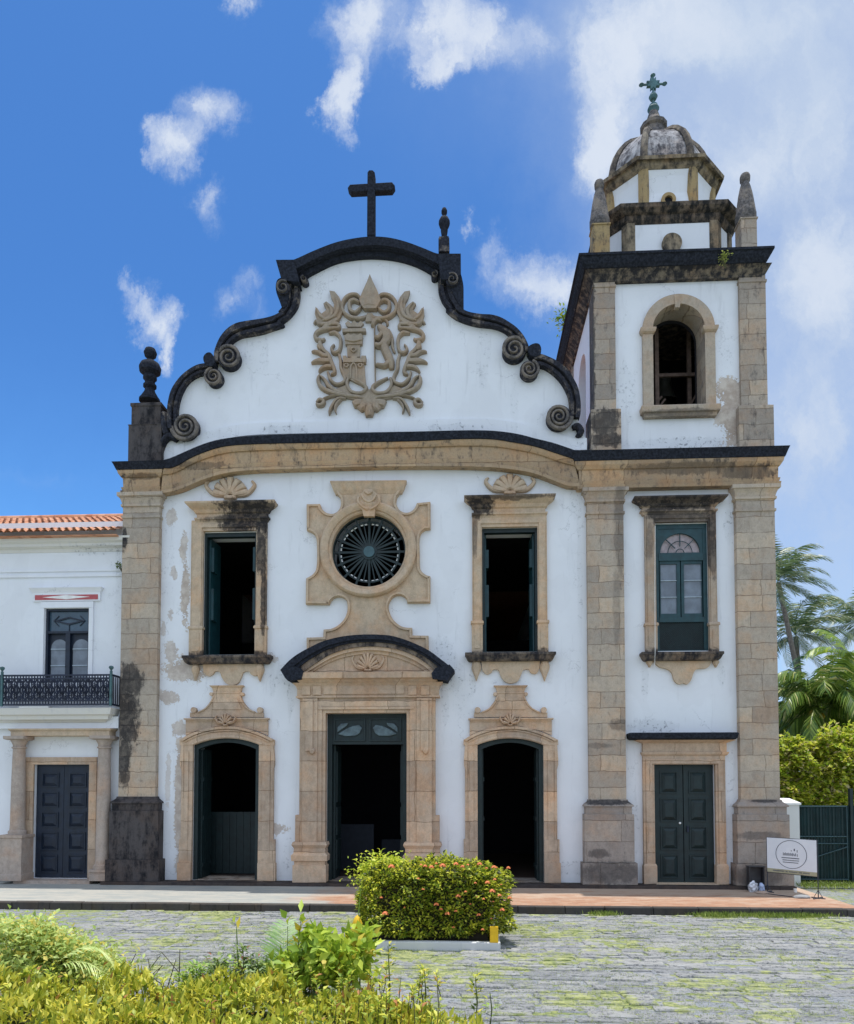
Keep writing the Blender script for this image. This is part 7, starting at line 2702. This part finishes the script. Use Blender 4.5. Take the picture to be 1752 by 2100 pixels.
def lump(name, label, cat, c, r, mat, squash=.7, seed=0, group=None, bump_=.35):
    bm = bmesh.new()
    bmesh.ops.create_icosphere(bm, subdivisions=3, radius=1)
    for v in bm.verts:
        n_ = mnoise.noise(v.co * 2.2 + Vector((seed, 0, 0))) * bump_ + abs(mnoise.noise(v.co * 5 + Vector((0, seed, 0)))) * bump_ * .6
        v.co = v.co * (1 + n_)
        v.co = Vector((v.co.x * r[0], v.co.y * r[1], max(-r[2] * squash, v.co.z * r[2])))
    me = bpy.data.meshes.new(name)
    bm.to_mesh(me)
    bm.free()
    me.materials.append(mat)
    o = bpy.data.objects.new(name, me)
    o.location = c
    COL.objects.link(o)
    return tag(o, label, cat, group)


q = W(1545, 1820, -.95)
lump('plastic_bag', 'crumpled clear and white plastic bag on the brick paving before the dark box', 'bag', (q.x, q.y, ZP + .12), (.12, .10, .17), M_BAG, seed=1)
q = W(1562, 1820, -.92)
lump('plastic_bag', 'small bluish plastic bag leaning on the white one by the dark box', 'bag', (q.x, q.y, ZP + .10), (.08, .08, .14), simple('bluish_plastic', (.35, .42, .58), .3, var=.4, scale=18), seed=4)
q = G(1563, 1833, ZP)
lump('flat_stone', 'flat pale stone weighing down the left foot of the sign', 'stone', (q.x, q.y, ZP + .03), (.17, .1, .05), M_COLM, seed=7, bump_=.1)
q = G(1645, 1842, ZP)
lump('flat_stone', 'grey stone beside the right foot of the sign', 'stone', (q.x, q.y, ZP + .03), (.22, .12, .06), simple('grey_rock', (.30, .30, .30), .9), seed=9, bump_=.1)
k = MB()
q = G(1640, 1838, ZP)
k.lathe((q.x - .06, q.y + .1, ZP + .085), [(.035, 0), (.045, .1), (.04, .1), (.032, .01)], 14)
tag(k.build('paper_cup', M_WHITE, smooth=True), 'small white cup standing on the grey stone by the sign', 'cup')
k = MB()
cab = [G(1576, 1834, ZP), G(1600, 1837, ZP), G(1630, 1841, ZP), G(1650, 1843, ZP)]
k.tube([Vector((p.x, p.y, ZP + .012)) for p in cab], .01, 6)
tag(k.build('ground_cable', M_METAL), 'thin dark cable lying on the brick paving between the feet of the sign', 'cable')


# plants growing on the tower and facade
def tuft(name, label, c, r, n, mat, L=.12):
    o = empty(name, label, 'plant')
    Q = np.array([tuple(Vector(c) + Vector(rng.normal(0, 1, 3)) * r * .5) for _ in range(n)])
    leaf_cloud('leaves', Q, Q - np.array(c) + np.array([0, 0, .05]), L, L * .45, mat, o)
    k = MB()
    for _ in range(5):
        k.tube([Vector(c) + Vector((.1, .1, -.25)), Vector(c) + Vector(rng.normal(0, .4, 3)) * r], [.012, .004], 5)
    k.build('stem', simple('thin_stem', (.1, .1, .05), .9), o)
    return o


c = W(1157, 655, 3.6)
tuft('wall_plant', 'small wild plant growing out of the dark side cornice of the bell tower', (U0 - .45, 3.0, W(1157, 655, 3.0).z), .3, 160, M_GR, .14)
c = W(1487, 522, -.55)
tuft('wall_plant', 'yellow green tuft on the front of the dark tower cornice', (c.x, -.42, c.z), .14, 160, leafmat('tuft_leaves', (.4, .45, .12), (.6, .6, .2)), .08)
c = W(247, 1160, -.3)
tuft('wall_plant', 'dark little plant in the gap between the convent and the left pilaster', (X(248, 1160, -.1) - .05, -.12, W(246, 1160, -.1).z), .1, 90, M_DGR, .07)


# --- grass along the kerb and in the joints
def blades(n, fn, h, mat, name, kind='stuff'):
    P_ = np.array([fn() for _ in range(n)])
    D = rng.normal(0, .45, (n, 3)) + np.array([0, 0, 1.])
    L = h * rng.uniform(.5, 1.3, n)
    V, Fa = leaves(P_, D, rng.normal(0, 1, (n, 3)), L, L * .14, bend=.25)
    o = npmesh(name, V, Fa, mat)
    return tag(o, kind=kind)


M_GRASS = leafmat('grass_blades', (.14, .22, .03), (.36, .42, .09))


def kerbgrass():
    c = rnd.choice([(1580, 90), (1640, 50), (1560, 40), (1240, 30), (1460, 40), (1480, 30), (1600, 70)])
    p = G(c[0] + rnd.gauss(0, c[1] * .6), 1880, ZR)
    return (p.x, YK - abs(rnd.gauss(0, .14)), ZR)


def patchgrass():
    while True:
        x, y = rnd.uniform(-6, 12), rnd.uniform(-16, YK - .1)
        v = mnoise.noise(Vector((x * .55, y * .9, 3.3))) + .5 * mnoise.noise(Vector((x * 2.2, y * 3.2, 1.7)))
        if v > .10 + rnd.uniform(-.12, .12) and not (pl0.x - .3 < x < pl1.x and YP < y < YP + pd_):
            return (x, y, ZR + .012)


def gategrass():
    return (rnd.uniform(xb - .1, xb + 4), 1.0 + rnd.gauss(0, .25), -.2)


blades(3500, kerbgrass, .12, M_GRASS, 'kerb_grass')
blades(60000, patchgrass, .036, M_GRASS, 'joint_grass')
blades(2500, gategrass, .16, M_GRASS, 'gate_grass')
# feathery palm seedling
ps = empty('palm_seedling', 'small feathery palm frond plant rising between the shoots and the rounded leaves', 'plant')
V, Fq = [], []
b0 = W(575, 2060, -13.9)
rnd = random.Random(31)
for az, el, L in ((.9, 1.1, 1.0), (2.3, .9, .9), (1.7, 1.3, 1.05), (3.0, .55, .8), (.3, .7, .7)):
    frond(V, Fq, (b0.x, -13.9, fz - .35), az, el, L, .8, .32, nl=30, wid=.028, hang=.15, close=.3)
npmesh('fronds', np.array([tuple(v) for v in V]), np.array(Fq), leafmat('pale_frond', (.2, .34, .10), (.36, .5, .2)), ps)
fa_ = empty('arching_frond', 'pale green feathery frond arching down to the right over the hedge, beside the lime shrub', 'plant')
rnd = random.Random(77)
V, Fq = [], []
b0 = W(105, 1985, -14.3)
frond(V, Fq, b0, -.15, .35, 1.25, 2.6, .26, nl=30, wid=.02, hang=.3, close=.6)
frond(V, Fq, b0, .25, .75, 1.0, 2.4, .24, nl=26, wid=.02, hang=.3, close=.6)
npmesh('fronds', np.array([tuple(v) for v in V]), np.array(Fq), leafmat('pale_arching_frond', (.45, .58, .16), (.72, .78, .32)), fa_)
